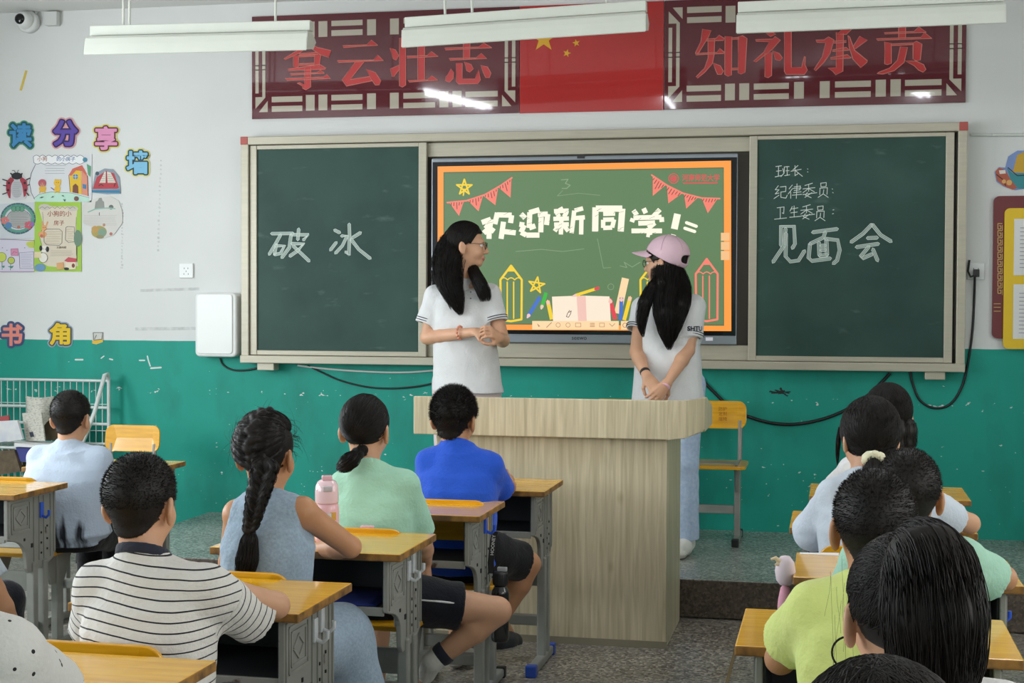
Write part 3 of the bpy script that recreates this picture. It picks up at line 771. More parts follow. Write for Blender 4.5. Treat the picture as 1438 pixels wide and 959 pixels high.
art('drawing_poster', 'white poster of a yellow house with red roof under the purple character', 'poster', p1,
    [(262, 404), (772, 398), (770, 800), (300, 802), (262, 740), (242, 640), (262, 500)], 'd5d6da',
    [('b9dccb', 'p', [(285, 770), (330, 735), (430, 715), (600, 725), (750, 765), (755, 796), (300, 798)]),
     ('5b6a70', 'l', [(285, 770), (330, 735), (430, 715), (600, 725), (750, 765)], 3),
     ('e8e8ea', 'p', wav(280, 700, 420, 14, 8)+[(730, 455)]+wav(700, 285, 470, -12, 7)),
     (BK, 'c', wav(280, 700, 420, 14, 8)+[(730, 455)]+wav(700, 285, 470, -12, 7), 3.5),
     ('b0765e', 't', '小狗', (355, 438), 40), ('4a6a9c', 't', '的小房子', (555, 438), 38),
     (BK, 'l', [(298, 485), (262, 560), (248, 640), (262, 720), (290, 775)], 4)]
    + lines(375, 560, 495, 560, 4, '77787f')
    + [('e0b93a', 'p', [(585, 580), (620, 530), (680, 500), (686, 735), (590, 715)]), ('d8927a', 'p', [(686, 540), (735, 580), (742, 750), (686, 735)]),
       ('cc6a5a', 'p', [(578, 575), (610, 520), (690, 490), (730, 560), (732, 585), (690, 540), (640, 535), (600, 580)]), ('7d5140', 'p', [(610, 720), (612, 665), (635, 645), (658, 668), (660, 730)]),
       ('4c7fa8', 'd', (635, 588), 22), ('e8e6dc', 'l', [(613, 588), (657, 588)], 3), ('e8e6dc', 'l', [(635, 566), (635, 610)], 3), ('4c7fa8', 'p', [(695, 648), (725, 655), (725, 692), (695, 686)]),
       ('7d4a48', 'l', [(578, 575), (590, 715)], 4), ('7d4a48', 'l', [(735, 580), (742, 750)], 6), ('5d9a78', 'p', [(730, 480), (765, 500), (760, 590), (740, 570)]), ('4f8aa0', 'd', (715, 445), 20),
       ('b5606a', 'd', (355, 642), 34), ('dcae48', 'd', (358, 690), 30), ('c98b7a', 'd', (356, 655), 18), (BK, 'd', (348, 648), 3.5), (BK, 'd', (366, 648), 3.5), ('dcae48', 'l', [(340, 700), (335, 722)], 10), ('dcae48', 'l', [(374, 700), (378, 722)], 10),
       ('e2b53e', 'd', (482, 640), 30), ('e2b53e', 'p', [(455, 630), (462, 605), (478, 620)]), ('e2b53e', 'p', [(490, 620), (512, 608), (512, 635)]), ('e2b53e', 'd', (482, 690), 26), ('5b4a8a', 'l', [(455, 700), (430, 680)], 6), (BK, 'd', (474, 637), 3), (BK, 'd', (492, 637), 3), ('e2b53e', 'l', [(470, 700), (466, 722)], 9), ('e2b53e', 'l', [(492, 700), (497, 722)], 9),
       ('76554f', 'd', (642, 772), 20), ('4a6a5a', 'p', [(330, 768), (350, 755), (372, 758), (350, 768)]), ('4a6a5a', 'p', [(425, 765), (445, 750), (452, 760)]), ('4a6a5a', 'p', [(515, 748), (530, 742), (540, 756)]), ('4a6a5a', 'p', [(530, 778), (555, 780), (543, 798)])])
art('ladybird_drawing', 'cut-out ladybird drawing with red wings', 'drawing', p1, [(95, 560), (180, 555), (230, 620), (235, 700), (215, 770), (140, 792), (75, 770), (50, 700), (55, 620)], 'c9c9cc',
    [('a23a48', 'p', [(90, 590), (52, 630), (50, 700), (75, 765), (88, 770), (92, 690), (120, 612)]), ('a23a48', 'p', [(185, 590), (225, 620), (232, 690), (215, 750), (200, 760), (190, 680), (165, 612)]),
     ('2b2b30', 'd', (141, 582), 46, 30), ('2b2b30', 'l', [(100, 570), (90, 560)], 12), ('2b2b30', 'l', [(180, 570), (185, 562)], 12), ('2b2b30', 'l', [(130, 555), (118, 535), (102, 535)], 4), ('2b2b30', 'l', [(148, 553), (150, 535), (158, 533)], 4),
     ('b6b6ba', 'd', (140, 690), 50, 78)] + lines(105, 185, 640, 750, 8, '85858c', 2.5)
    + [('3a2d33', 'l', [(a, b), (c_, d)], 9) for a, b, c_, d in ((60, 622, 22, 610), (55, 665, 28, 660), (58, 722, 22, 735), (222, 612, 250, 600), (232, 660, 246, 655), (225, 725, 240, 745))] + [('2b2b30', 'd', (75, 640), 10), ('2b2b30', 'd', (68, 700), 10), ('2b2b30', 'd', (208, 640), 10), ('2b2b30', 'd', (214, 700), 10)])
art('tent_drawing', 'cut-out drawing of a red tent with blue ground sheet', 'drawing', p1, [(770, 720), (800, 560), (880, 518), (950, 525), (1005, 590), (1015, 730), (900, 735)], '8d98a4',
    [('b5464e', 'p', [(780, 690), (815, 590), (890, 540), (960, 560), (1000, 680), (985, 690)]), ('d6d2c6', 'p', [(835, 640), (880, 545), (890, 545), (888, 640)]), ('d6d2c6', 'p', [(900, 545), (930, 552), (975, 640), (905, 640)]), ('8a3a44', 'l', [(893, 540), (893, 640)], 5),
     ('4c86a8', 'p', [(770, 700), (1005, 695), (1012, 728), (775, 720)]), ('3f5f78', 'l', [(775, 712), (1008, 712)], 4), ('4a5a66', 'd', (818, 560), 16)] + [('8a5a58', 'l', [(855-6*k, 570+16*k), (882, 570+16*k)], 2.5) for k in range(5)] + [('8a5a58', 'l', [(905, 570+16*k), (930+10*k, 570+16*k)], 2.5) for k in range(5)]
    + [('3a3038', 'l', [(830, 665), (850, 650), (870, 665)], 5), ('3a3038', 'l', [(960, 670), (970, 640)], 5)])
art('castle_drawing', 'pale cut-out drawing with a grey castle on a hill', 'drawing', p2, [(835, 130), (900, 90), (990, 50), (1110, 40), (1200, 85), (1235, 200), (1235, 310), (1150, 430), (1020, 470), (930, 440), (920, 350), (838, 310)], 'cfcdc8',
    [('8f918c', 'p', [(955, 165), (965, 95), (985, 85), (1000, 60), (1025, 55), (1035, 85), (1050, 95), (1055, 160)]), ('6f7670', 'd', (1122, 150), 24), ('8fb8ac', 'l', [(890, 200), (960, 170), (1080, 158), (1160, 165)], 12), ('a89a5c', 'd', (1000, 400), 78, 62), ('7f9a88', 'd', (1030, 405), 42, 40), ('b8955a', 'd', (960, 375), 36), ('8f8a6a', 'd', (1010, 450), 40, 18), ('c08a6a', 'd', (1050, 330), 14), ('b5766e', 'd', (1120, 420), 16), ('5a4a48', 'l', [(1003, 205), (1003, 235)], 6)]
    + lines(845, 1180, 235, 330, 7, 'b3b0aa', 2.5))
art('drawing_sheet', 'white sheet with an oval green garland frame around writing', 'drawing', p2, [(0, 118), (350, 100), (352, 465), (0, 468)], 'c6cad0',
    [('4f7a80', 'r', (182, 265), 158, 44, 138), ('5f9a86', 'r', (182, 265), 150, 22, 128), ('a9aaa8', 'd', (190, 268), 118, 92), (BK, 'r', (182, 265), 172, 4, 152), (BK, 'r', (190, 268), 122, 4, 96)]
    + [('5f9a80', 'd', (a, b), 26) for a, b in ((140, 168), (180, 166), (220, 168))] + [(BK, 'r', (a, b), 26, 3) for a, b in ((140, 168), (180, 166), (220, 168))]
    + [('d07a78', 'd', (50+26*math.cos(k*1.256), 285+24*math.sin(k*1.256)), 18) for k in range(5)] + [('c85f6e', 'd', (288+26*math.cos(k*1.256), 332+24*math.sin(k*1.256)), 18) for k in range(5)] + [('8a6aa8', 'd', (328, 322), 22), ('5a86b0', 'd', (85, 335), 34), ('b0705e', 'd', (188, 352), 16)] + lines(100, 290, 205, 330, 8, '7a7c80', 2.5))
art('drawing_sheet', 'lilac sheet with two yellow sunflowers and a pink square', 'drawing', p2, [(0, 470), (345, 482), (345, 805), (0, 808)], 'cdc9d8',
    [('a884a8', 'l', [(0, 802), (345, 800)], 8), ('8a7a92', 'l', [(0, 474), (345, 486)], 6), ('c2cc5c', 'd', (15, 655), 46), ('5a5f4a', 'r', (15, 655), 48, 4), ('b8c458', 'd', (113, 688), 30), ('5a5f4a', 'r', (113, 688), 34, 6), ('4f8a78', 'l', [(20, 700), (22, 780)], 6), ('4f8a78', 'l', [(108, 722), (104, 785)], 6), ('4f8a78', 'p', [(10, 745), (50, 740), (40, 765)]), ('4f8a78', 'p', [(75, 748), (140, 742), (120, 768)]), ('cf8aa8', 'p', [(110, 572), (182, 568), (184, 640), (112, 638)]), ('7a4a62', 'c', [(110, 572), (182, 568), (184, 640), (112, 638)], 3), ('7a4a62', 'l', [(120, 622), (140, 600), (172, 610)], 3),
     ('b9c25a', 'p', [(270, 500), (345, 488), (345, 560), (300, 560), (265, 530)])] + [('6f6a8a', 'd', (a, b), 5) for a, b in ((25, 560), (70, 585), (250, 560))] + [(BK, 'c', [(195, 610), (340, 600), (340, 770), (200, 768)], 2.5)] + lines(210, 330, 625, 750, 8, '8a88a0', 2.5))
art('drawing_poster', 'lime green bordered poster about a puppy hung below the house poster', 'poster', p2, [(352, 95), (818, 100), (822, 800), (345, 798)], '9ec24c',
    [('d3c9b6', 'p', [(395, 170), (460, 130), (560, 145), (700, 140), (780, 170), (770, 300), (772, 640), (790, 745), (620, 760), (480, 745), (410, 700), (430, 560), (400, 450), (440, 330)]),
     (BK, 'l', [(430, 200), (440, 330), (400, 450), (430, 560), (410, 700)], 3), (BK, 'l', [(770, 250), (765, 420), (772, 640)], 3), ('c4bdb4', 'd', (450, 150), 60, 32), ('c4bdb4', 'd', (735, 165), 55, 25), (BK, 'l', wav(400, 760, 165, 18, 7), 3),
     ('9c5a4e', 't', '小狗的小', (600, 215), 58), ('9c5a4e', 't', '房子', (595, 308), 52),
     ('d9a070', 'd', (445, 360), 30), ('d9a070', 'd', (430, 425), 42, 34), ('d9a070', 'l', [(430, 340), (425, 300)], 16), ('d9a070', 'l', [(465, 340), (480, 300)], 14), (BK, 'd', (437, 355), 4), (BK, 'd', (456, 355), 4), ('c06a58', 'd', (420, 440), 16),
     (BK, 'c', [(445, 390), (470, 372), (600, 372), (628, 395), (625, 510), (600, 535), (470, 530), (445, 500)], 4), (BK, 'c', [(665, 355), (685, 345), (750, 350), (752, 500), (690, 505), (660, 480)], 4)]
    + lines(460, 620, 400, 515, 6, 'a0906c', 2.5) + lines(672, 748, 375, 485, 6, 'a0906c', 2.5)
    + [('6f8a76', 'd', (785, 465), 40, 85), ('5d4c44', 'l', [(775, 540), (775, 700)], 5), ('e0dcd2', 'd', (443, 572), 40, 34), ('2d2d30', 'd', (412, 565), 16, 28), ('2d2d30', 'd', (478, 575), 16, 28), (BK, 'd', (436, 572), 4), (BK, 'd', (456, 575), 4), ('e0dcd2', 'd', (435, 660), 42, 48), (BK, 'r', (435, 660), 44, 3, 50), ('6b93b5', 'd', (405, 760), 55, 38), ('d9c9a4', 'p', [(345, 600), (415, 600), (415, 660), (345, 662)])]
    + lines(505, 740, 590, 640, 4, '9c9080', 2.5) + [('6a5a4a', 't', '主要内容', (620, 556), 24), ('d2a070', 'p', [(570, 715), (640, 705), (645, 775), (575, 780)]), ('c0535c', 'p', [(648, 690), (690, 655), (775, 670), (765, 705), (700, 712)]), ('e0d4bc', 'p', [(660, 705), (765, 705), (765, 775), (665, 780)]), ('7d4a3e', 'd', (740, 740), 16, 22), ('35353a', 'd', (672, 772), 26, 14)])
mb_items = [('d8b23e', 'p', [(0, 40), (50, 30), (52, 44), (20, 55), (0, 52)]), ('c9c9c4', 'p', [(5, 0), (50, 0), (46, 32), (8, 36)]), ('4a4a50', 'c', [(5, 0), (50, 0), (46, 32), (8, 36)], 3), ('4a4a50', 'l', [(12, 30), (20, 12)], 3)]
art('duck_sticker', 'small grey and yellow sticker just above the green paint', 'sticker', Plane(.055, 3.425, 129.5, 467), [(0, 0), (52, -2), (52, 45), (20, 57), (0, 53)], 'c4c4bc', mb_items)

# ------------------------------------------------------------------ right wall display
pn = Plane(.035)
nb = thing('notice_board', 'maroon notice board with yellow panel and gold key pattern right of the chalkboards', 'notice board', (2.45, .06, 1.2))
def nloc(mb): return local(mb, nb)
def rrect(x0, z0, x1, z1, r, n=5):
    out = []
    for cx, cz, a0 in ((x1-r, z1-r, 0), (x0+r, z1-r, PI/2), (x0+r, z0+r, PI), (x1-r, z0+r, 3*PI/2)):
        for k in range(n+1):
            a = a0+PI/2*k/n; out.append((cx+r*math.cos(a), cz+r*math.sin(a)))
    return out
M_nm = mat('notice_maroon', '6a2328', .4); M_ny = mat('notice_yellow', 'e0ba12', .4); M_pap = mat('paper_white', 'dcdcdc', .8); M_gold = mat('gold_line', 'c8a860', .4)
mb = MB(); mb.prism([(x, .03, z) for x, z in rrect(2.198, 1.262, 3.25, 2.022, .03)], (0, .028, 0)); nloc(mb).obj('backing', M_nm, nb)
mb = MB(); mb.prism([(x, .018, z) for x, z in rrect(2.253, 1.208, 3.18, 1.956, .028)], (0, .014, 0)); nloc(mb).obj('yellow_panel', M_ny, nb)
for z0, z1 in ((1.600, 1.899), (1.262, 1.552)):
    for k in range(3):
        mb = MB(); x0 = 2.302+.29*k; mb.box((x0, .0155, z0), (x0+.25, .0175, z1)); o = nloc(mb).obj('pinned_sheet', M_pap, nb)
        mb = MB()
        for q in range(11): mb.box((x0+.03, .0148, z1-.05-.021*q), (x0+.22-.02*(q % 3), .0152, z1-.046-.021*q))
        nloc(mb).obj('print', mat('print_grey', '9a96a6', .8), o)
mb = MB(); px = Plane(.029, 3.086, 1380, 190)
x0, x1 = 66, 85
for k in range(10):
    y0 = 382+31*k; px.line(mb, [(x1, y0), (x0, y0), (x0, y0+24), (x0+13, y0+24), (x0+13, y0+10), (x0+6, y0+10)], 3, rnd_cap=False); px.line(mb, [(x1, y0+7), (x1, y0+31)], 2.6, rnd_cap=False)
for y0 in (730, 745, 762): px.line(mb, [(48, y0), (78, y0)], 2.6, rnd_cap=False)
nloc(mb).obj('key_pattern', M_gold, nb)
art('sticker_cutout', 'round colourful cut-out of a yellow boat above the notice board', 'sticker', Plane(.055, 3.086, 1380, 190), [(52, 160), (70, 138), (98, 140), (110, 92), (150, 66), (215, 66), (245, 120), (230, 200), (180, 232), (140, 238), (90, 222), (60, 200)], '7d93c4',
    [('c8a03c', 'p', [(130, 160), (150, 85), (185, 70), (205, 100), (215, 165)]), ('3f8a92', 'p', [(105, 140), (130, 165), (215, 165), (230, 200), (180, 232), (150, 230), (120, 190)]), ('b2604c', 'p', [(55, 155), (72, 140), (98, 150), (120, 190), (150, 228), (130, 236), (92, 220), (62, 195)]), ('e0dcd6', 'p', [(70, 152), (98, 150), (100, 165), (74, 168)]), ('3a2d2a', 'l', [(110, 140), (150, 175), (210, 172)], 4), ('3a2d2a', 'l', [(60, 170), (85, 190), (100, 218)], 4), ('d9a86a', 'd', (115, 205), 12), ('d9a86a', 'd', (92, 200), 9)])

# ------------------------------------------------------------------ electrics
def socket(label, u, v, s=.088):
    c = P(u, v, .05); r = thing('wall_socket', label, 'socket', (c[0], .06, c[2]))
    MB().cbox((0, -.006, 0), (s, .012, s)).obj('plate', M_white, r, .003)
    mb = MB()
    for x, z in ((-.012, .014), (.012, .014), (0, -.004), (-.014, -.02), (.014, -.02)): mb.cbox((x, -.0125, z), (.003, .001, .009))
    mb.obj('slot', M_dark, r)
    return r, c
socket('white wall socket above the white wall cabinet', 261.5, 380)
sk, skc = socket('white wall socket with a black plug right of the chalkboard', 1370.5, 381)
mb = MB(); mb.prism([(x, .0, z) for x, z in rrect(-.132, -.19, .132, .19, .03)], (0, -.085, 0))
ap_ = thing('wall_cabinet', 'white rounded box mounted on the wall left of the chalkboards', 'wall cabinet', (-2.212, .06, 1.305))
mb.obj('body', M_white, ap_, .012, 3)
mb = MB(); mb.prism([(x, -.084, z) for x, z in rrect(-.118, -.172, .108, .182, .022)], (0, -.008, 0)); mb.obj('front_cover', mat('cover_white', 'e4e6e4', .25), ap_, .004)
M_cable = mat('cable_black', '141416', .4); M_cablew = mat('cable_white', 'c8ccc8', .5)
def cable(label, pts, r, m, name='cable'):
    P3 = []
    pts = [np.array(p, float) for p in pts]
    for i in range(len(pts)-1):                                   # Catmull-Rom through the points
        a, b, c_, d = pts[max(i-1, 0)], pts[i], pts[i+1], pts[min(i+2, len(pts)-1)]
        for k in range(6):
            t = k/6; P3.append(.5*(2*b+(c_-a)*t+(2*a-5*b+4*c_-d)*t*t+(3*b-a-3*c_+d)*t**3))
    P3.append(pts[-1])
    o = MB().tube(P3, r, 8).obj(name, m)
    return tag(o, label, 'cable')
def W(*q, y=.052): return [P(u, v, y) for u, v in q]
cable('black cable looping from the white wall cabinet to the chalkboard', W((309, 503), (313, 512), (325, 519), (342, 520), (360, 517), (372, 511)), .0055, M_cable)
cable('black cable sagging below the left chalkboard behind the standing teacher', W((432, 513), (450, 522), (480, 535), (520, 544), (560, 545), (600, 540), (640, 528), (680, 512)), .005, M_cable)
cable('white cable sagging just below the left chalkboard ledge', W((418, 513), (450, 517), (500, 521), (560, 523), (610, 520), (660, 512)), .006, M_cablew)
cable('thick black cable drooping from the right chalkboard to the chair by the wall', W((985, 532), (1000, 548), (1030, 575), (1070, 591), (1110, 596), (1150, 590), (1185, 577), (1215, 558), (1235, 540), (1250, 524)), .009, M_cable)
cable('black cable hanging from the socket plug down and under the right chalkboard', [P(1369, 384, .02)]+W((1368, 420), (1366, 460), (1361, 500), (1352, 540), (1335, 567), (1312, 573), (1292, 562), (1282, 540), (1278, 522)), .0065, M_cable)
cable('white conduit running along the wall at the top right', W((1363, 189), (1392, 189.5), (1400, 189.5), (1470, 189.5), (1560, 190)), .009, M_cablew, 'conduit')
mb = MB().cbox((0, -.03, -.01), (.03, .035, .04)); mb.tube([(0, -.045, -.02), (-.03, -.04, -.03), (-.042, -.02, .0), (-.034, -.008, .06)], .006, 8); pg = mb.obj('power_plug', M_cable, None, .004, loc=(skc[0], .058, skc[2])); tag(pg, 'black power plug pushed into the right wall socket', 'plug')
# tape marks left on the wall
M_res = mat('tape_residue', 'b4b6b6', .7, color2='cfd1d0', vscale=30)
for lbl, pts, w in (('faint grey tape mark above the white wall cabinet level', [(197, 408), (280, 405.5)], 4), ('faint grey tape mark just above the green paint', [(190, 462), (276, 461)], 4.5), ('vertical row of faint grey tape flecks under the pale blue character', [(172, 285), (171, 375)], 4), ('vertical row of faint grey tape flecks beside the pale blue character', [(226, 225), (222, 350)], 3.5)):
    mb = MB(); pl = Plane(.0595)
    if 'vertical' in lbl:
        for k in range(22):
            t = k/21; x = pts[0][0]*(1-t)+pts[1][0]*t; y = pts[0][1]*(1-t)+pts[1][1]*t
            pl.line(mb, [(x+rnd.uniform(-1, 1), y), (x+rnd.uniform(-1, 1), y+rnd.uniform(1, 3.5))], rnd.uniform(1.5, w), rnd_cap=False, t=.0004)
    else: pl.line(mb, pts, w, rnd_cap=False, t=.0004)
    o = mb.obj('tape_residue', M_res); tag(o, lbl, 'tape mark')
mb = MB(); pl = Plane(.0592)
for k in range(9):
    a = rnd.uniform(0, 6.28); c_ = np.array([1097+rnd.uniform(-7, 7), 549+rnd.uniform(-4, 4)]); d = np.array([math.cos(a)*10, math.sin(a)*4]); pl.line(mb, [c_-d, c_+d*.3+np.array([2, 2]), c_+d], 1.6, t=.0003)
o = mb.obj('scribble', M_cable); tag(o, 'black scribble on the green paint below the right chalkboard', 'scribble')
mb = MB()
for pts, w in (([(207, 500), (208, 505), (211, 514)], 1.8), ([(196, 506), (203, 506)], 2), ([(212, 517), (226, 516)], 2.4), ([(106, 505), (116, 505)], 2.4), ([(142, 503), (146, 500)], 1.6), ([(154, 504), (158, 505)], 2)): pl.line(mb, pts, w, t=.0003)
o = mb.obj('paint_scratches', mat('bare_plaster', 'cfd8d6', .8)); tag(o, 'white scratches in the green paint left of the white wall cabinet', 'scratches')

# ------------------------------------------------------------------ newspaper cart
M_wire = mat('wire_white', 'ccd2d0', 0.4)
ct = thing('wire_cart', 'white wire mesh newspaper cart against the green wall', 'cart', (-3.35, -.2, 0))
def cl(mb): return local(mb, ct)
x0, x1 = -4.0, -2.905
mb = MB()
for y in (-.02, -.36):
    mb.tube([(x1, y, .03), (x1, y, .97 if y > -.1 else .60)], .011, 8)
    mb.tube([(x0, y, .03), (x0, y, .97 if y > -.1 else .60)], .011, 8)
mb.tube([(x1, -.02, .97), (x1, -.035, 1.005), (x1, -.07, 1.0), (x1, -.2, .78), (x1, -.36, .60)], .013, 8)
mb.tube([(x0, -.02, .97), (x0, -.035, 1.005), (x0, -.07, 1.0), (x0, -.2, .78), (x0, -.36, .60)], .013, 8)
for z, y in ((.962, -.02), (.80, -.02), (.70, -.02), (.58, -.36), (.58, -.02), (.25, -.36), (.25, -.02)): mb.tube([(x0, y, z), (x1, y, z)], .009, 8)
cl(mb).obj('tube_frame', M_wire, ct)
mb = MB()
for k in range(1, 26):
    x = x0+(x1-x0)*k/26; mb.tube([(x, -.02, .25), (x, -.02, .962)], .003, 5, cap=False); mb.tube([(x, -.36, .25), (x, -.36, .58)], .003, 5, cap=False); mb.tube([(x, -.36, .58), (x, -.02, .58)], .003, 5, cap=False); mb.tube([(x, -.36, .25), (x, -.02, .25)], .003, 5, cap=False)
for z in (.82, .66, .5, .4, .32): mb.tube([(x0, -.02, z), (x1, -.02, z)], .0028, 5, cap=False)
for z in (.5, .4, .32): mb.tube([(x0, -.36, z), (x1, -.36, z)], .0028, 5, cap=False)
cl(mb).obj('wire_mesh', M_wire, ct)
M_news = mat('newsprint', 'c9c6bb', .85, color2='a8a79f', vscale=60, thresh=(.42, .5), stretch=(1, 1, 3))
M_magz = mat('magazine_pale', 'c3c6d2', .5, color2='dcdad6', vscale=14)
M_box = mat('carton_blue', '3b3f86', .6); M_redb = mat('booklet_red', 'a8484a', .6); M_kraft = mat('kraft_dark', '5d4f3c', .7, var=.3, vscale=25)
def sheet(name, label, cat, pts, t, m, extra=None):
    c = np.mean(pts, 0); mb = MB(); mb.prism([tuple(np.array(p)-c) for p in pts], (0, t, 0)); 
    o = mb.obj(name, m, None, loc=tuple(c)); tag(o, label, cat); return o
def pq(y, *q): return [P(u, v, y) for u, v in q]
mb = MB()
rows = []
for k in range(13):
    t = k/12; u = 37+38*t; rows.append((u, 556+2.5*math.sin(t*3), 612-40*max(0, t-.35)**.8+3*math.sin(t*7), -.2-.05*math.sin(t*4)))
vs = []; fs = []
for u, va, vb, y in rows: vs += [P(u, va, y), P(u+3, vb, y-.04)]
for k in range(12): fs.append((2*k, 2*k+2, 2*k+3, 2*k+1))
o = MB().add(vs, fs, 0, True).obj('newspaper', M_news); s_ = o.modifiers.new('s', 'SOLIDIFY'); s_.thickness = .006; tag(o, 'large folded newspaper drooping over the back of the wire cart', 'newspaper')
o = sheet('newspaper', 'narrow folded newspaper standing upright in the wire cart', 'newspaper', pq(-.3, (31, 580), (58, 579), (63, 619), (36, 619)), .012, M_news)
mb = MB(); Plane(-.302).poly(mb, [(41, 607), (46, 606), (48, 613), (43, 614)]); local(mb, o).obj('print_block', mat('print_navy', '3a3f52', .8), o)
sheet('magazine', 'pale magazine leaning out of the left of the wire cart', 'magazine', pq(-.37, (-8, 592), (24, 590), (32, 617), (-8, 622)), .02, M_magz)
sheet('booklet', 'red booklet behind the pale magazine in the cart', 'booklet', pq(-.3, (-8, 586), (12, 583), (13, 592), (-8, 596)), .012, M_redb)
sheet('carton', 'dark blue box lying in the lower basket of the cart', 'box', pq(-.38, (22, 628), (58, 627), (58, 648), (28, 648)), .12, M_box)
sheet('paper_stack', 'flat stack of white papers on top of the blue box in the cart', 'papers', pq(-.4, (20, 622), (60, 626), (60, 629), (20, 627)), .16, M_pap)
sheet('folder_stack', 'brown stack of old papers in the lower left of the cart', 'papers', pq(-.4, (-8, 634), (20, 632), (29, 662), (-8, 668)), .12, M_kraft)
sheet('book_bundle', 'dark brown bundle of books behind the seated boy in the cart', 'books', pq(-.2, (62, 586), (100, 586), (100, 618), (63, 618)), .1, M_kraft)

# ------------------------------------------------------------------ lectern
def wood_pale():
    m = bpy.data.materials.new('lectern_wood'); m.use_nodes = True
    nt = m.node_tree; L = nt.links.new; b = nt.nodes['Principled BSDF']
    tc = nd(nt, 'ShaderNodeTexCoord')
    mp = nd(nt, 'ShaderNodeMapping'); mp.inputs['Scale'].default_value = (26, 26, 1.3); L(tc.outputs['Object'], mp.inputs[0])
    n1 = nd(nt, 'ShaderNodeTexNoise'); n1.inputs['Scale'].default_value = 2.2; n1.inputs['Detail'].default_value = 8; n1.inputs['Distortion'].default_value = .6; L(mp.outputs[0], n1.inputs[0])
    r = nd(nt, 'ShaderNodeValToRGB'); e = r.color_ramp.elements
    e[0].position = .3; e[0].color = (*lin('b3a688'), 1); e[1].position = .7; e[1].color = (*lin('d6caac'), 1)
    L(n1.outputs['Fac'], r.inputs[0])
    mp2 = nd(nt, 'ShaderNodeMapping'); mp2.inputs['Scale'].default_value = (9, 9, 5); L(tc.outputs['Object'], mp2.inputs[0])
    v = nd(nt, 'ShaderNodeTexVoronoi'); v.inputs['Scale'].default_value = .9; L(mp2.outputs[0], v.inputs['Vector'])
    r2 = nd(nt, 'ShaderNodeValToRGB'); e = r2.color_ramp.elements; e[0].position = .03; e[0].color = (.62, .57, .45, 1); e[1].position = .16; e[1].color = (1, 1, 1, 1)
    L(v.outputs['Distance'], r2.inputs[0])
    mx = nd(nt, 'ShaderNodeMix', data_type='RGBA', blend_type='MULTIPLY'); mx.inputs[0].default_value = .6; L(r.outputs[0], mx.inputs[6]); L(r2.outputs[0], mx.inputs[7])
    L(mx.outputs[2], b.inputs['Base Color']); b.inputs['Roughness'].default_value = .45
    return m
M_lw = wood_pale()
lec = thing('lectern', 'pale wood grained lectern with an overhanging top box at the platform edge', 'lectern', (.2, -2.09, 0))
mb = MB(); mb.prism([(-.50, -.01, .0), (.495, -.01, .0), (.495, .565, .0), (-.50, .565, .0)], (0, 0, .89)); mb.obj('body', M_lw, lec, .003)
mb = MB(); mb.prism([(-.585, -.045, .885), (.50, -.045, .885), (.572, -.035, .885), (.638, .11, .905), (.638, .50, .905), (.60, .575, .885), (-.585, .575, .885)], (0, 0, .098)); mb.obj('top_box', M_lw, lec, .004)
mb = MB(); mb.prism([(-.587, -.066, .882), (.505, -.066, .882), (.505, -.045, .882), (-.587, -.045, .882)], (0, 0, .163)); mb.obj('front_board', M_lw, lec, .004)
mb = MB()
for (xa, ya), (xb, yb), za, zb in (((.505, -.066), (.577, -.054), .882, .892), ((.577, -.054), (.642, .105), .892, .915)):
    mb.add([(xa, ya, za), (xb, yb, zb), (xb, yb, 1.045), (xa, ya, 1.045), (xa-.008, ya+.02, za), (xb-.02, yb+.008, zb), (xb-.02, yb+.008, 1.045), (xa-.008, ya+.02, 1.045)], [(0, 1, 2, 3), (7, 6, 5, 4), (3, 2, 6, 7), (0, 4, 5, 1), (1, 5, 6, 2), (0, 3, 7, 4)])
mb.obj('corner_board', M_lw, lec)
mb = MB(); mb.prism([(.622, .105, .905), (.622, .50, .905), (.622, .50, .985), (.622, .40, 1.0), (.622, .20, 1.045), (.622, .105, 1.045)], (.02, 0, 0)); mb.obj('side_board', M_lw, lec)
mb = MB(); mb.box((-.5, -.012, .0), (.5, -.008, .03)); mb.obj('plinth', mat('plinth_taupe', '8b8370', .5), lec)  # strip along the foot, darker brown than the body

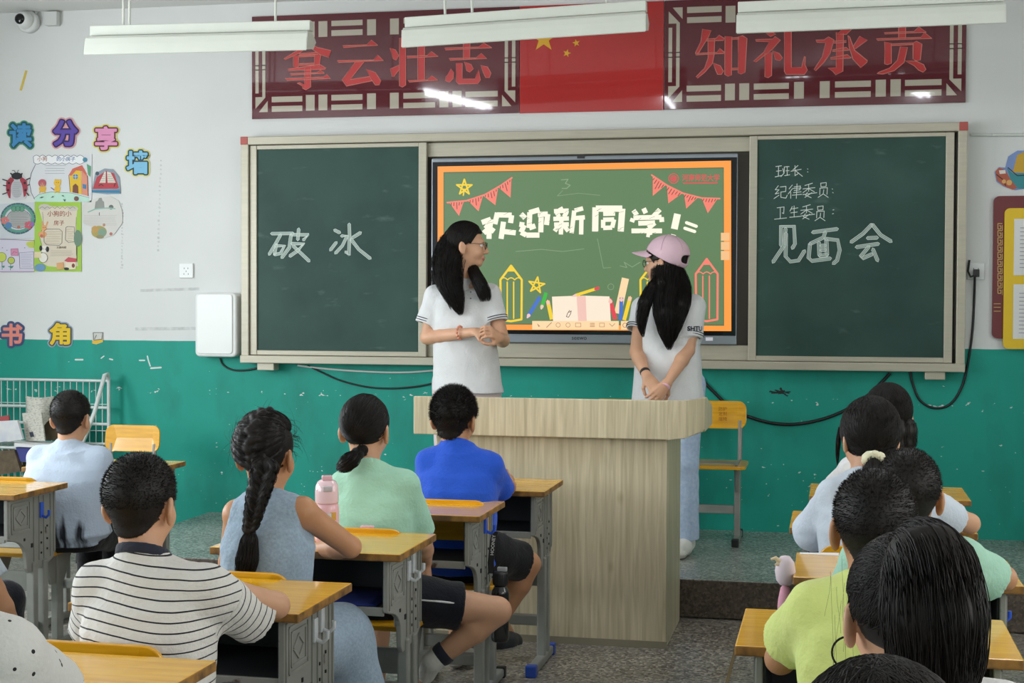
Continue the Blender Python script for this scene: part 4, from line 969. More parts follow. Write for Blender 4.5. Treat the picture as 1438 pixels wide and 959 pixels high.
# ------------------------------------------------------------------ school desks and chairs
def ply(name, c1, c2, rough, worn):
    m = bpy.data.materials.new(name); m.use_nodes = True
    nt = m.node_tree; L = nt.links.new; b = nt.nodes['Principled BSDF']
    tc = nd(nt, 'ShaderNodeTexCoord')
    oi = nd(nt, 'ShaderNodeObjectInfo')
    ad = nd(nt, 'ShaderNodeVectorMath', operation='ADD'); L(tc.outputs['Object'], ad.inputs[0]); L(oi.outputs['Random'], ad.inputs[1])
    mp = nd(nt, 'ShaderNodeMapping'); mp.inputs['Scale'].default_value = (2.2, 30, 30); L(ad.outputs[0], mp.inputs[0])
    n = nd(nt, 'ShaderNodeTexNoise'); n.inputs['Scale'].default_value = 2.5; n.inputs['Detail'].default_value = 7; L(mp.outputs[0], n.inputs[0])
    r = nd(nt, 'ShaderNodeValToRGB'); e = r.color_ramp.elements; e[0].position = .3; e[0].color = (*lin(c1), 1); e[1].position = .72; e[1].color = (*lin(c2), 1)
    L(n.outputs['Fac'], r.inputs[0])
    n2 = nd(nt, 'ShaderNodeTexNoise'); n2.inputs['Scale'].default_value = 9; n2.inputs['Detail'].default_value = 6; L(ad.outputs[0], n2.inputs[0])
    r2 = nd(nt, 'ShaderNodeValToRGB'); e = r2.color_ramp.elements; e[0].position = .60; e[0].color = (0, 0, 0, 1); e[1].position = .68; e[1].color = (worn, worn, worn, 1)
    L(n2.outputs['Fac'], r2.inputs[0])
    mx = nd(nt, 'ShaderNodeMix', data_type='RGBA'); L(r2.outputs[0], mx.inputs[0]); L(r.outputs[0], mx.inputs[6]); mx.inputs[7].default_value = (*lin('8a6a34'), 1)
    L(mx.outputs[2], b.inputs['Base Color']); b.inputs['Roughness'].default_value = rough
    b.inputs['Coat Weight'].default_value = .5; b.inputs['Coat Roughness'].default_value = .09
    return m
M_top = ply('desk_yellow', 'dc9c08', 'f2bb1e', .24, .05)
M_edge = mat('desk_edge_worn', '9a6f33', .6, color2='5c4222', vscale=22, thresh=(.36, .58))
M_seat = ply('chair_yellow', 'd2940e', 'e8ae22', .30, .10)
M_steel = mat('desk_steel', '9a9c96', .45, metal=.15, color2='83847e', vscale=7)
M_steelw = mat('desk_steel_worn', '8d8e88', .5, metal=.15, color2='4d3b30', vscale=16, thresh=(.30, .36))
M_inside = mat('desk_inside', '2e3136', .6)
M_bluecap = mat('cap_blue', '2a4fb0', .4); M_blackcap = mat('cap_black', '1c1c1e', .5)
M_hole = mat('hole_dark', '17171a', .7)

def make_desk():
    r = thing('school_desk', 'desk', 'desk')
    mb = MB(); mb.box((-.295, -.20, .699), (.295, .20, .7215)); o = mb.obj('tabletop', [M_top, M_edge], r, .0035)
    for p in o.data.polygons:
        if p.normal.z < .5: p.material_index = 1
    # open book box (towards the pupil)
    mb = MB(); z0, z1 = .545, .698
    mb.box((-.235, -.165, z0), (.235, .17, z0+.006)); mb.box((-.235, .165, z0), (.235, .171, z1)); mb.box((-.235, -.165, z0), (-.230, .17, z1)); mb.box((.230, -.165, z0), (.235, .17, z1))
    bx = mb.obj('book_box', M_inside, r)
    mb = MB(); mb.box((-.236, -.172, z0-.012), (.236, -.163, z0+.014)); mb.obj('front_lip', M_steelw, bx, .002)
    for s in (-1, 1):
        y0, y1, yc = -.178, .178, -.045
        prof = [(y0, .698), (y0, .545)]
        for k in range(1, 7):
            a = PI/2*k/6; prof.append((y0+.02+(yc-y0-.02)*math.sin(a), .535-.075*(1-math.cos(a))))
        prof += [(yc+.004, .415), (yc+.02, .395), (.10, .405), (y1-.02, .425), (y1, .452), (y1, .698)]
        x = s*.236; mb = MB(); mb.prism([(x, a, z) for a, z in prof], (s*.016, 0, 0)); pn_ = mb.obj('side_panel', M_steelw, r, .003)
        xf = s*.252; mb = MB()
        def bar(ya, za, yb, zb, w=.007):
            d = Vector((0, yb-ya, zb-za)); n_ = Vector((0, -d.z, d.y)).normalized()*w/2
            a = Vector((xf, ya, za)); b_ = Vector((xf, yb, zb)); mb.prism([a+n_, b_+n_, b_-n_, a-n_], (s*.0035, 0, 0))
        for q in ([(-.15, .675), (-.02, .675), (-.02, .565), (-.15, .565)], [(-.135, .660), (-.035, .660), (-.035, .580), (-.135, .580)], [(-.085, .648), (-.05, .62), (-.085, .592), (-.12, .62)]):
            for k in range(4): bar(*q[k], *q[(k+1) % 4])
        for yy in (.01, .05, .085, .135): bar(yy, .685, yy, .435, .006)
        bar(.165, .69, .165, .45, .01); bar(-.168, .69, -.168, .55, .01)
        mb.obj('pressed_relief', M_steel, pn_)
        mb = MB()
        for yy, zz, q in ((-.005, .50, .012), (.065, .54, .006), (.065, .50, .006), (.065, .46, .006), (.11, .56, .006), (.11, .51, .006), (.11, .47, .006), (-.06, .53, .008)):
            mb.cbox((xf+s*.0016, yy, zz), (.003, q, q*1.3))
        mb.obj('bolt_hole', M_hole, pn_)
        for yy in (.012, .088):
            mb = MB(); mb.box((s*.244-.017, yy-.017, .035), (s*.244+.017, yy+.017, .43)); mb.obj('leg', M_steel, r, .005)
        mb = MB(); mb.box((s*.244-.018, -.19, .006), (s*.244+.018, .19, .040)); ft = mb.obj('foot_bar', M_steel, r, .006)
        for yy in (-.195, .195):
            mb = MB(); mb.box((s*.244-.021, yy-.022, .0), (s*.244+.021, yy+.022, .046)); mb.obj('foot_cap', M_bluecap, ft, .005)
    mb = MB(); mb.box((-.235, .03, .15), (.235, .07, .19)); mb.obj('foot_rest', M_steel, r, .004)
    mb = MB(); mb.box((-.235, .085, .30), (.235, .10, .38)); mb.obj('modesty_bar', M_steel, r, .003)
    return r
def hook(desk, m, y, z, s=1):
    mb = MB(); x = s*.2555
    mb.box((x-.003, y-.012, z-.03), (x+.006, y+.012, z+.03)); mb.tube([(x, y, z-.022), (x+s*.022, y, z-.03), (x+s*.034, y, z-.018), (x+s*.034, y, z+.0)], .006, 8)
    return mb.obj('side_hook', m, desk, .002)
def make_chair():
    r = thing('school_chair', 'chair', 'chair')
    zt = .418
    mb = MB()
    # seat with rounded corners and dropped front
    out = [(x, y) for x, y in rrect(-.185, -.165, .185, .175, .04, 4)]
    mb.prism([(x, y, zt-.018) for x, y in out], (0, 0, .018)); s_ = mb.obj('seat', [M_seat, M_edge], r, .004)
    mb = MB(); poly = rrect(-.168, -.075, .168, .075, .045, 5)
    def cur(x, z, t): return (x, -.195+.018*(1-(x/.168)**2)*-1-(z)*.12+t, .660+z)
    vs = [cur(x, z, 0) for x, z in poly]+[cur(x, z, .014) for x, z in poly]; k = len(poly)
    # inner grid strip triangulated as a fan around the middle line
    fs = [(i, (i+1) % k, (i+1) % k+k, i+k) for i in range(k)]
    c0 = len(vs); vs += [cur(-.1, 0, 0), cur(.1, 0, 0), cur(-.1, 0, .014), cur(.1, 0, .014)]
    for i in range(k):
        j = (i+1) % k; xm = (poly[i][0]+poly[j][0])/2
        a = 1 if xm > 0 else 0
        fs.append((c0+a, j, i)); fs.append((c0+2+a, i+k, j+k))
        if poly[i][0] > 0 >= poly[j][0] or poly[i][0] <= 0 < poly[j][0]:
            q = i if (poly[i][0] > 0) != bool(a) else j
            fs.append((c0, q, c0+1)); fs.append((c0+2, c0+3, q+k))
    mb.add(vs, fs, 0, False); mb.obj('backrest', M_seat, r, .003)
    for s in (-1, 1):
        x = s*.135
        mb = MB(); mb.tube([(x, -.12, .39), (x, -.165, .425), (x, -.186, .56), (x, -.193, .63)], .013, 8); mb.obj('back_post', M_steel, r)
        mb = MB(); mb.prism([(x-.008, -.15, .425), (x-.008, .15, .425), (x-.008, .10, .36), (x-.008, .05, .27), (x-.008, -.05, .27), (x-.008, -.10, .36)], (.016, 0, 0)); mb.obj('seat_bracket', M_steel, r, .003)
        mb = MB(); mb.box((x-.016, -.02, .035), (x+.016, .03, .40)); mb.obj('leg', M_steel, r, .005)
        mb = MB(); mb.box((x-.016, -.17, .006), (x+.016, .17, .038)); f = mb.obj('foot_bar', M_steel, r, .006)
        for y in (-.175, .175):
            mb = MB(); mb.box((x-.019, y-.018, 0), (x+.019, y+.018, .043)); mb.obj('foot_cap', M_blackcap, f, .005)
    mb = MB(); mb.box((-.145, -.01, .15), (.145, .02, .195)); mb.obj('stretcher', M_steel, r, .004)
    mb = MB(); mb.box((-.14, -.06, .405), (.14, .06, .422)); mb.obj('under_frame', M_steel, r)
    return r
DESKS = {  # x, y, label
 'D1': (-.145, -5.69, 'yellow topped desk nearest the camera on the left, in front of the dotted white sleeve'),
 'D2': (-.140, -4.83, 'yellow desk the boy in the striped shirt leans on'),
 'D3': (-.140, -3.99, 'yellow desk with pink eraser that the girl with the long braid leans on'),
 'D4': (-.095, -3.19, 'yellow desk right of the girl in the mint shirt, black bottle on its side'),
 'D5': (-.005, -2.49, 'yellow desk against the lectern in front of the boy in the blue shirt'),
 'L1': (-1.915, -3.06, 'yellow desk with blue side hook behind the boy in the tie-dyed shirt'),
 'L0': (-1.795, -2.21, 'yellow desk near the wire cart in front of the boy in the tie-dyed shirt'),
 'R1': (1.465, -4.92, 'large yellow desk of the pupil in the lime yellow shirt'),
 'R2': (1.565, -4.08, 'yellow desk of the boy in the mint shirt, pink pouch on its left side'),
 'R3': (1.530, -3.19, 'yellow desk under the forearm of the girl with the cream scrunchie'),
 'R4': (1.580, -2.37, 'yellow desk of the girl farthest front on the right'),
}
d0 = make_desk(); DOBJ = {}
CHAIRS = {
 'D2': (-.155, -5.44+.19, 'yellow backed chair under the boy in the striped shirt'),
 'D3': (-.195, -4.60+.19, 'yellow backed chair under the girl with the long braid'),
 'D4': (-.11, -3.80+.19, 'yellow backed chair under the girl in the mint shirt'),
 'D5': (-.01, -3.08+.19, 'yellow backed chair under the boy in the blue shirt'),
 'L0': (-1.93, -2.83+.19, 'yellow backed chair under the boy in the tie-dyed shirt'),
 'R1': (1.465, -5.34, 'yellow chair under the pupil in the lime yellow shirt'),
 'R2': (1.57, -4.50, 'yellow chair with rounded back under the boy in the mint shirt'),
 'R3': (1.50, -3.80+.19, 'yellow chair with rounded back under the girl with the cream scrunchie'),
 'D1': (-.065, -6.22, 'yellow chair under the pupil in the dotted white blouse'),
 'L1': (-1.305, -4.37, 'yellow chair under the pupil whose bare arm hangs down'),
 'R0': (1.49, -6.17, 'yellow chair under the girl with the thick high ponytail'),
 'S0': (1.41, -7.0, 'yellow chair under the pupil behind the ponytail girl'),
 'R4': (1.58, -2.79, 'yellow chair under the girl farthest front on the right'),
}
c0_ = make_chair()
first = True
for k, (x, y, lab) in DESKS.items():
    if first: d0.location = (x, y, 0); d0['label'] = lab; d0['group'] = 'school desks'; DOBJ[k] = d0
    else: DOBJ[k] = dup(d0, (x, y, 0), 0, lab, 'school desks')
    first = False
first = True
for k, (x, y, lab) in CHAIRS.items():
    if first: c0_.location = (x, y, 0); c0_['label'] = lab; c0_['group'] = 'school chairs'
    else: dup(c0_, (x, y, 0), 0, lab, 'school chairs')
    first = False
dup(c0_, (.745, -.34, .18), PI, 'empty yellow chair with printed backrest on the platform right of the lectern', 'school chairs')
dup(c0_, (.235, -.34, .18), PI, 'empty yellow chair behind the lectern, only its backrest showing', 'school chairs')
dup(c0_, (-2.545, -.62, 0), PI, 'empty yellow chair against the green wall beside the wire cart', 'school chairs')
M_hookb = mat('hook_blue', '2b57c8', .35); M_hookc = mat('hook_clear', 'c9ced2', .2)
hook(DOBJ['L1'], M_hookb, .06, .63); hook(DOBJ['D4'], M_hookb, .05, .655); hook(DOBJ['R2'], M_hookb, .08, .60); hook(DOBJ['R1'], M_hookb, -.12, .585, -1)
hook(DOBJ['D3'], M_hookc, .07, .65); hook(DOBJ['D3'], M_hookc, .02, .635); hook(DOBJ['D2'], M_hookc, .07, .65); hook(DOBJ['D2'], M_hookc, .02, .635)

# ------------------------------------------------------------------ small things on the desks
M_pink = mat('bottle_pink', 'e3b3ba', .3, coat=.4); M_pink2 = mat('bottle_pink_clear', 'e8c9cf', .15, coat=.5)
c = Pz_ = None
def PZ(u, v, z):
    d = ray(u, v); return CAM+d*(z-CAM[2])/d[2]
q = P(459, 690, -4.02)
bt = thing('water_bottle', 'pink water bottle standing between the braided girl and the girl in mint', 'bottle', (q[0], -4.02, .7215))
bt.rotation_euler = (0, 0, .4)
MB().lathe([(.030, 0), (.036, .004), (.0375, .02), (.0375, .10), (.036, .112), (.033, .118)], n=28).obj('body', M_pink, bt)
cp = MB().lathe([(.035, .119), (.036, .123), (.036, .155), (.034, .172), (.028, .184), (.018, .190), (.0, .191)], n=28).obj('cap', M_pink2, bt)
mb = MB().cbox((.0, -.006, .196), (.032, .028, .014)); mb.obj('spout_cover', M_pink, cp, .004)
mb = MB().cbox((0, -.034, .165), (.03, .012, .016)); mb.obj('push_button', mat('button_grey', 'b9b4b8', .4), cp, .003)
mb = MB(); rg = random.Random(3)
def onbot(mb, a0, a1, z0, z1, mi, rr=.0379):
    n_ = 5; vs = []; fs = []
    for k in range(n_+1):
        a = a0+(a1-a0)*k/n_; vs += [(rr*math.cos(a), rr*math.sin(a), z0), (rr*math.cos(a), rr*math.sin(a), z1)]
    for k in range(n_): fs.append((2*k, 2*k+2, 2*k+3, 2*k+1))
    mb.add(vs, fs, mi, True)
for a, z0, z1, mi in ((-1.55, .072, .092, 2), (-1.1, .070, .094, 0), (-1.3, .058, .069, 1), (-2.1, .040, .068, 1), (-2.1, .046, .062, 0), (-1.25, .018, .032, 1)): onbot(mb, a-.28, a+.28, z0, z1, mi, .0379+.0002*mi)
mb.obj('printed_pattern', [mat('print_ochre', 'c79a3c', .5), mat('print_brown', '7d5a58', .5), mat('print_ice', 'c3d2de', .5)], bt)
q = PZ(516, 745, .7215)
mb = MB(); mb.prism([(x, y, 0) for x, y in rrect(-.022, -.011, .022, .011, .006, 4)], (0, 0, .016)); er = mb.obj('eraser', M_pink, None, .003, loc=(q[0], q[1], .7217)); er.rotation_euler = (0, 0, .1); tag(er, 'small pink eraser on the desk beside the braided girl', 'eraser')
mb = MB().tube([(0, 0, .005), (.035, .012, .005)], .004, 8); cap_ = mb.obj('pencil_cap', mat('pink_deep', 'd98896', .4), None, loc=(q[0]-.06, q[1]-.008, .7217)); tag(cap_, 'slim pink pencil cap just left of the pink eraser', 'pencil cap')
mb = MB()
gr = []
for j in range(9):
    for i in range(13):
        gr.append((-.2+.4*i/12, -.13+.24*j/8, .004+.022*abs(math.sin(i*1.3+j*.9))*math.sin(PI*i/12)*math.sin(PI*j/8)))
mb.add(gr, [(j*13+i, j*13+i+1, (j+1)*13+i+1, (j+1)*13+i) for j in range(8) for i in range(12)], 0, True)
cl_ = mb.obj('folded_cloth', mat('cloth_navy', '1c2f7a', .9), None, loc=(-.14, -3.99, .5515)); s_ = cl_.modifiers.new('s', 'SOLIDIFY'); s_.thickness = .004; tag(cl_, 'folded navy blue cloth inside the desk of the braided girl', 'cloth')
# black bottle hanging from the hook of desk D4
bb = thing('sports_bottle', 'black sports bottle with lettered strap hanging from the desk hook', 'bottle', (.218, -3.135, .12))
MB().lathe([(.030, .0), (.036, .006), (.037, .02), (.037, .20), (.034, .215), (.026, .228), (.024, .236)], n=28).obj('body', mat('bottle_black', '101114', .18, coat=.5), bb)
mb = MB().lathe([(.029, .236), (.031, .24), (.031, .285), (.028, .292), (0, .292)], n=28)
for k in range(24): mb.tube([(.0315*math.cos(k*PI/12), .0315*math.sin(k*PI/12), .242), (.0315*math.cos(k*PI/12), .0315*math.sin(k*PI/12), .283)], .0015, 5)
cpb = mb.obj('cap', M_blackcap, bb)
mb = MB().cbox((.008, 0, .302), (.04, .02, .018)); mb.obj('latch', mat('latch_grey', 'a9abb0', .3), cpb, .003)
bb.location = (.212, -3.12, .235); bb.scale = (.86, .86, .86)
mb = MB()
st = [(-.035, -.004, .285), (-.038, -.004, .33), (-.028, -.005, .42), (-.020, -.006, .46)]
w_ = .013
vs = []
for x, y, z in st: vs += [(x-w_, y-.012, z), (x+w_, y-.012, z), (x+w_, y-.008, z), (x-w_, y-.008, z)]
fs = []
for k in range(3):
    for j in range(4): fs.append((4*k+j, 4*k+(j+1) % 4, 4*k+4+(j+1) % 4, 4*k+4+j))
fs += [(3, 2, 1, 0), (12, 13, 14, 15)]
mb.add(vs, fs); stp = mb.obj('strap', M_blackcap, bb)
tv, tf = text_verts('HOONEY', .01); lo = tv.min(0); hi = tv.max(0); ct_ = (lo+hi)/2; s1 = .085/(hi[0]-lo[0])
MB().add([(-.028+(v[1]-ct_[1])*-s1*1.0-(v[0]-ct_[0])*s1*-.10, -.0185, .405-(v[0]-ct_[0])*s1*-1.0) for v in tv], tf).obj('strap_lettering', mat('letter_white', 'd8d8d8', .6), stp)
# pink plush pouch on the left side of desk R2
q = P(1110, 800, -4.15)
pp = thing('plush_pouch', 'small pink and white plush pouch hanging at the left of the desk', 'pouch', (q[0]-.012, -4.22, .60))
mb = MB().lathe([(0, .085), (.014, .088), (.024, .10), (.028, .125), (.024, .15), (.013, .165), (0, .168)], n=20); mb.obj('plush_head', mat('plush_white', 'dfcfd8', .9), pp)
mb = MB(); mb.tube([(-.012, -.012, .150), (-.026, -.014, .162), (-.038, -.013, .158)], [.007, .006, .003], 8); mb.tube([(-.012, -.014, .146), (-.027, -.018, .145)], [.006, .003], 8); mb.obj('plush_beak', mat('plush_cream', 'e6cfa8', .8), pp)
mb = MB().lathe([(.004, .09), (.012, .08), (.018, .05), (.020, .03), (.02, .02)], n=14); mb.obj('plush_body', mat('plush_pink', 'dd9fb4', .9), pp)
mb = MB(); mb.prism([(-.025, -.02, .015), (.05, -.02, .02), (.06, -.02, -.06), (.035, -.02, -.10), (.0, -.02, -.07)], (0, .03, 0)); mb.obj('pouch_bag', mat('pouch_cloth', 'cfcad8', .9, color2='8a82a8', vscale=40, thresh=(.34, .38)), pp, .006)
MB().tube([(-.02, -.012, .02), (-.024, -.012, -.08), (-.022, -.012, -.19)], .004, 6).obj('ribbon', mat('plush_pink', 'dd9fb4', .9), pp)
# papers
q = PZ(1150, 781, .7215)
mb = MB(); mb.add([(-.05, -.01, 0), (.06, -.012, 0), (.062, .012, .004), (-.05, .010, .001)], [(0, 1, 2, 3)]); o = mb.obj('paper_slip', M_pap, None, loc=(1.33, -3.90, .7222)); s_ = o.modifiers.new('s', 'SOLIDIFY'); s_.thickness = .0006; tag(o, 'white paper slip at the far edge of the desk before the rounded chair back', 'paper')
# stickers on the empty chair backs of the platform
for (cx, nm) in ((.80, 'right'),):
    mb = MB(); pl = Plane(-.168)
    for k in range(3): text_on(pl, mb, ['防护', '定制', '座椅'][k], (1015, 574+7*k), 5.5, 0)
    o = mb.obj('printed_notice', mat('print_brownred', '8a4a1c', .6)); tag(o, 'small printed characters on the backrest of the empty chair right of the lectern', 'printing')

# ------------------------------------------------------------------ smooth solid modelling for people
def lerp(a, b, t): return a+(b-a)*t
V = lambda *a: np.array(a, float)
def unit(v):
    v = np.asarray(v, float); return v/(np.linalg.norm(v)+1e-12)
def rotmat(yaw=0, pitch=0, roll=0):
    """columns = right, forward, up; yaw turns left (seen from above), pitch nods forward, roll leans the head to its right"""
    return np.array((Matrix.Rotation(yaw, 3, 'Z') @ Matrix.Rotation(-pitch, 3, 'X') @ Matrix.Rotation(roll, 3, 'Y')))
def noise3(Pt, seed=0):
    """smooth value noise, about -1..1"""
    q = np.floor(Pt).astype(np.int64); f = Pt-q; f = f*f*(3-2*f); out = 0
    for i in (0, 1):
        for j in (0, 1):
            for k in (0, 1):
                hsh = ((q[..., 0]+i)*374761393+(q[..., 1]+j)*668265263+(q[..., 2]+k)*1274126177+seed*69069) & 0x7fffffff
                hsh = ((hsh ^ (hsh >> 13))*1274126177) & 0x7fffffff
                w = (f[..., 0] if i else 1-f[..., 0])*(f[..., 1] if j else 1-f[..., 1])*(f[..., 2] if k else 1-f[..., 2])
                out = out+w*(((hsh ^ (hsh >> 16)) & 0xffff)/32767.5-1)
    return out
class Sdf:
    def __init__(s, h=.006):
        s.h = h; s.pr = []; s.post = []; s.fr = (np.eye(3), np.zeros(3), 1.0)
    def frame(s, R=None, c=None, sc=1.0):
        s.fr = (np.eye(3) if R is None else R, np.zeros(3) if c is None else np.asarray(c, float), sc); return s
    def w(s, p):
        R, c, k = s.fr; return R @ (np.asarray(p, float)*k)+c
    def cone(s, a, b, ra, rb=None, k=.015, op=1, flat=None):
        a = s.w(a); b = s.w(b); q = s.fr[2]; rb = ra if rb is None else rb; ra *= q; rb *= q
        m = max(ra, rb); ab = b-a; L = max(float(ab @ ab), 1e-9)
        fl = None
        if flat is not None: fl = (unit(s.fr[0] @ np.asarray(flat[0], float)), flat[1])
        def d(X):
            Y = X-a
            if fl is not None: Y = Y+fl[0]*((Y @ fl[0])*(1/fl[1]-1))[..., None]
            t = np.clip(Y @ ab/L, 0, 1)
            return (np.sqrt(((Y-t[..., None]*ab)**2).sum(-1))-(ra+(rb-ra)*t))*(fl[1] if fl is not None and fl[1] < 1 else 1)
        s.pr.append((d, np.minimum(a, b)-m, np.maximum(a, b)+m, k*q, op)); return s
    def path(s, pts, rs, k=.015, op=1, flat=None):
        for i in range(len(pts)-1): s.cone(pts[i], pts[i+1], rs[i], rs[i+1], k, op, flat)
        return s
    def ell(s, c, r, Rl=None, k=.015, op=1):
        cw = s.w(c); r = np.asarray(r, float)*s.fr[2]; R = s.fr[0] if Rl is None else s.fr[0] @ Rl; m = r.max()
        def d(X):
            Y = (X-cw) @ R; k0 = np.sqrt(((Y/r)**2).sum(-1)); k1 = np.sqrt(((Y/(r*r))**2).sum(-1))+1e-9
            return k0*(k0-1)/k1
        ext = np.sqrt(((R*r)**2).sum(1))
        s.pr.append((d, cw-ext, cw+ext, k*s.fr[2], op)); return s
    def loft(s, secs, k=.02, n=2.4, op=1):
        """stack of super-ellipses (z, cx, cy, rx, ry), world axes"""
        S = np.array(secs, float)
        def d(X):
            z = X[..., 2]
            cx, cy, rx, ry = (np.interp(z, S[:, 0], S[:, i]) for i in (1, 2, 3, 4))
            e = (np.abs((X[..., 0]-cx)/rx)**n+np.abs((X[..., 1]-cy)/ry)**n)**(1/n)
            return np.maximum((e-1)*np.minimum(rx, ry), np.maximum(S[0, 0]-z, z-S[-1, 0]))
        lo = V((S[:, 1]-S[:, 3]).min(), (S[:, 2]-S[:, 4]).min(), S[0, 0]); hi = V((S[:, 1]+S[:, 3]).max(), (S[:, 2]+S[:, 4]).max(), S[-1, 0])
        s.pr.append((d, lo, hi, k, op)); return s
    def cut(s, p, n, k=.004):
        """remove everything on the n side of p"""
        p = np.asarray(s.w(p)); n = s.fr[0] @ unit(n)
        s.post.append(lambda X, f: smax(f, (X-p) @ n, k)); return s
    def fn(s, g):
        s.post.append(g); return s
    def build(s):
        h = s.h
        lo = np.min([p[1] for p in s.pr if p[4] > 0], 0)-3.2*h; hi = np.max([p[2] for p in s.pr if p[4] > 0], 0)+3.2*h
        n = np.ceil((hi-lo)/h).astype(int)+1
        ax = [lo[i]+h*np.arange(n[i]) for i in range(3)]
        f = np.full(n, .2, np.float64)
        for d, a, b, k, op in s.pr:
            pad = 2*k+2.5*h
            i0 = np.clip(np.floor((a-pad-lo)/h).astype(int), 0, n-1); i1 = np.clip(np.ceil((b+pad-lo)/h).astype(int)+1, 1, n)
            if (i1 <= i0).any(): continue
            sl = tuple(slice(i0[i], i1[i]) for i in range(3))
            X = np.stack(np.meshgrid(*[ax[i][sl[i]] for i in range(3)], indexing='ij'), -1)
            f[sl] = smin(f[sl], d(X), k) if op > 0 else smax(f[sl], -d(X), k)
        if s.post:
            m = f < 3*h
            idx = np.nonzero(m)
            X = np.stack([ax[i][idx[i]] for i in range(3)], -1); g = f[idx]
            for q in s.post: g = q(X, g)
            f[idx] = g
        return surface_nets(f, lo, h)
def smin(a, b, k):
    if k < 1e-6: return np.minimum(a, b)
    q = np.maximum(k-np.abs(a-b), 0)/k; return np.minimum(a, b)-q*q*k*.25
def smax(a, b, k):
    if k < 1e-6: return np.maximum(a, b)
    q = np.maximum(k-np.abs(a-b), 0)/k; return np.maximum(a, b)+q*q*k*.25
def surface_nets(f, lo, h):
    sg = f < 0
    c = np.zeros(np.array(f.shape)-1, np.int8)
    cor = [(i, j, k) for i in (0, 1) for j in (0, 1) for k in (0, 1)]
    n = f.shape
    for i, j, k in cor: c += sg[i:n[0]-1+i, j:n[1]-1+j, k:n[2]-1+k]
    I = np.argwhere((c > 0) & (c < 8))
    idm = -np.ones(c.shape, np.int64); idm[I[:, 0], I[:, 1], I[:, 2]] = np.arange(len(I))
    acc = np.zeros((len(I), 3)); cnt = np.zeros(len(I))
    for a in cor:
        for ax in range(3):
            if a[ax]: continue
            b = list(a); b[ax] = 1
            va = f[I[:, 0]+a[0], I[:, 1]+a[1], I[:, 2]+a[2]]; vb = f[I[:, 0]+b[0], I[:, 1]+b[1], I[:, 2]+b[2]]
            m = (va < 0) != (vb < 0); t = np.where(m, va/np.where(m, va-vb, 1), 0)
            pt = np.tile(np.array(a, float), (len(I), 1)); pt[:, ax] = t
            acc[m] += pt[m]; cnt[m] += 1
    vs = (I+acc/cnt[:, None])*h+lo
    Q = []
    for ax in range(3):
        b1, b2 = (ax+1) % 3, (ax+2) % 3
        sl0 = [slice(None)]*3; sl1 = [slice(None)]*3; sl0[ax] = slice(0, -1); sl1[ax] = slice(1, None)
        A = sg[tuple(sl0)]; B = sg[tuple(sl1)]
        E = np.argwhere(A != B)
        E = E[(E[:, b1] > 0) & (E[:, b2] > 0) & (E[:, b1] < n[b1]-1) & (E[:, b2] < n[b2]-1)]
        if not len(E): continue
        fl = A[E[:, 0], E[:, 1], E[:, 2]]
        def g(o1, o2):
            e = E.copy(); e[:, b1] -= o1; e[:, b2] -= o2; return idm[e[:, 0], e[:, 1], e[:, 2]]
        q = np.stack([g(1, 1), g(0, 1), g(0, 0), g(1, 0)], 1)
        q[~fl] = q[~fl][:, ::-1]
        Q.append(q)
    return vs, np.concatenate(Q)
def np_mesh(name, vs, qs, org=(0, 0, 0), mi=None, attr=None, smooth=True):
    me = bpy.data.meshes.new(name)
    vs = np.asarray(vs)-np.asarray(org); qs = np.asarray(qs)
    me.vertices.add(len(vs)); me.vertices.foreach_set('co', vs.astype(np.float32).ravel())
    k = qs.shape[1]
    me.loops.add(qs.size); me.loops.foreach_set('vertex_index', qs.astype(np.int32).ravel())
    me.polygons.add(len(qs)); me.polygons.foreach_set('loop_start', np.arange(0, qs.size, k, dtype=np.int32)); me.polygons.foreach_set('loop_total', np.full(len(qs), k, np.int32))
    me.polygons.foreach_set('use_smooth', np.full(len(qs), smooth))
    if mi is not None: me.polygons.foreach_set('material_index', np.asarray(mi, np.int32))
    me.update(calc_edges=True); me.validate()
    if attr is not None:
        a = me.attributes.new('st', 'FLOAT', 'POINT'); a.data.foreach_set('value', np.asarray(attr, np.float32))
    return me
def tubes(paths, rad, n=3):
    """(N,K,3) paths -> thin tubes; rad (K,) or (N,K)"""
    Pt = np.asarray(paths); N, K, _ = Pt.shape
    T = np.gradient(Pt, axis=1); T /= np.linalg.norm(T, axis=2, keepdims=True)+1e-9
    ref = np.where(np.abs(T[..., 2:3]) < .9, np.array([0, 0, 1.]), np.array([1., 0, 0]))
    A = np.cross(T, ref); A /= np.linalg.norm(A, axis=2, keepdims=True)+1e-9; B = np.cross(A, T)
    rad = np.broadcast_to(rad, (N, K))
    w = 2*PI*np.arange(n)/n
    R = (A[:, :, None]*np.cos(w)[None, None, :, None]+B[:, :, None]*np.sin(w)[None, None, :, None])*rad[:, :, None, None]
    vs = (Pt[:, :, None]+R).reshape(-1, 3)
    i = (np.arange(N)[:, None, None]*K+np.arange(K-1)[None, :, None])*n; j = np.arange(n)[None, None, :]; j2 = (j+1) % n
    q = np.stack([i+j, i+j2, i+n+j2, i+n+j], -1).reshape(-1, 4)
    return vs, q
def merge(parts):
    vs = []; qs = []; o = 0
    for v, q in parts:
        vs.append(v); qs.append(q+o); o += len(v)
    return np.concatenate(vs), np.concatenate(qs)

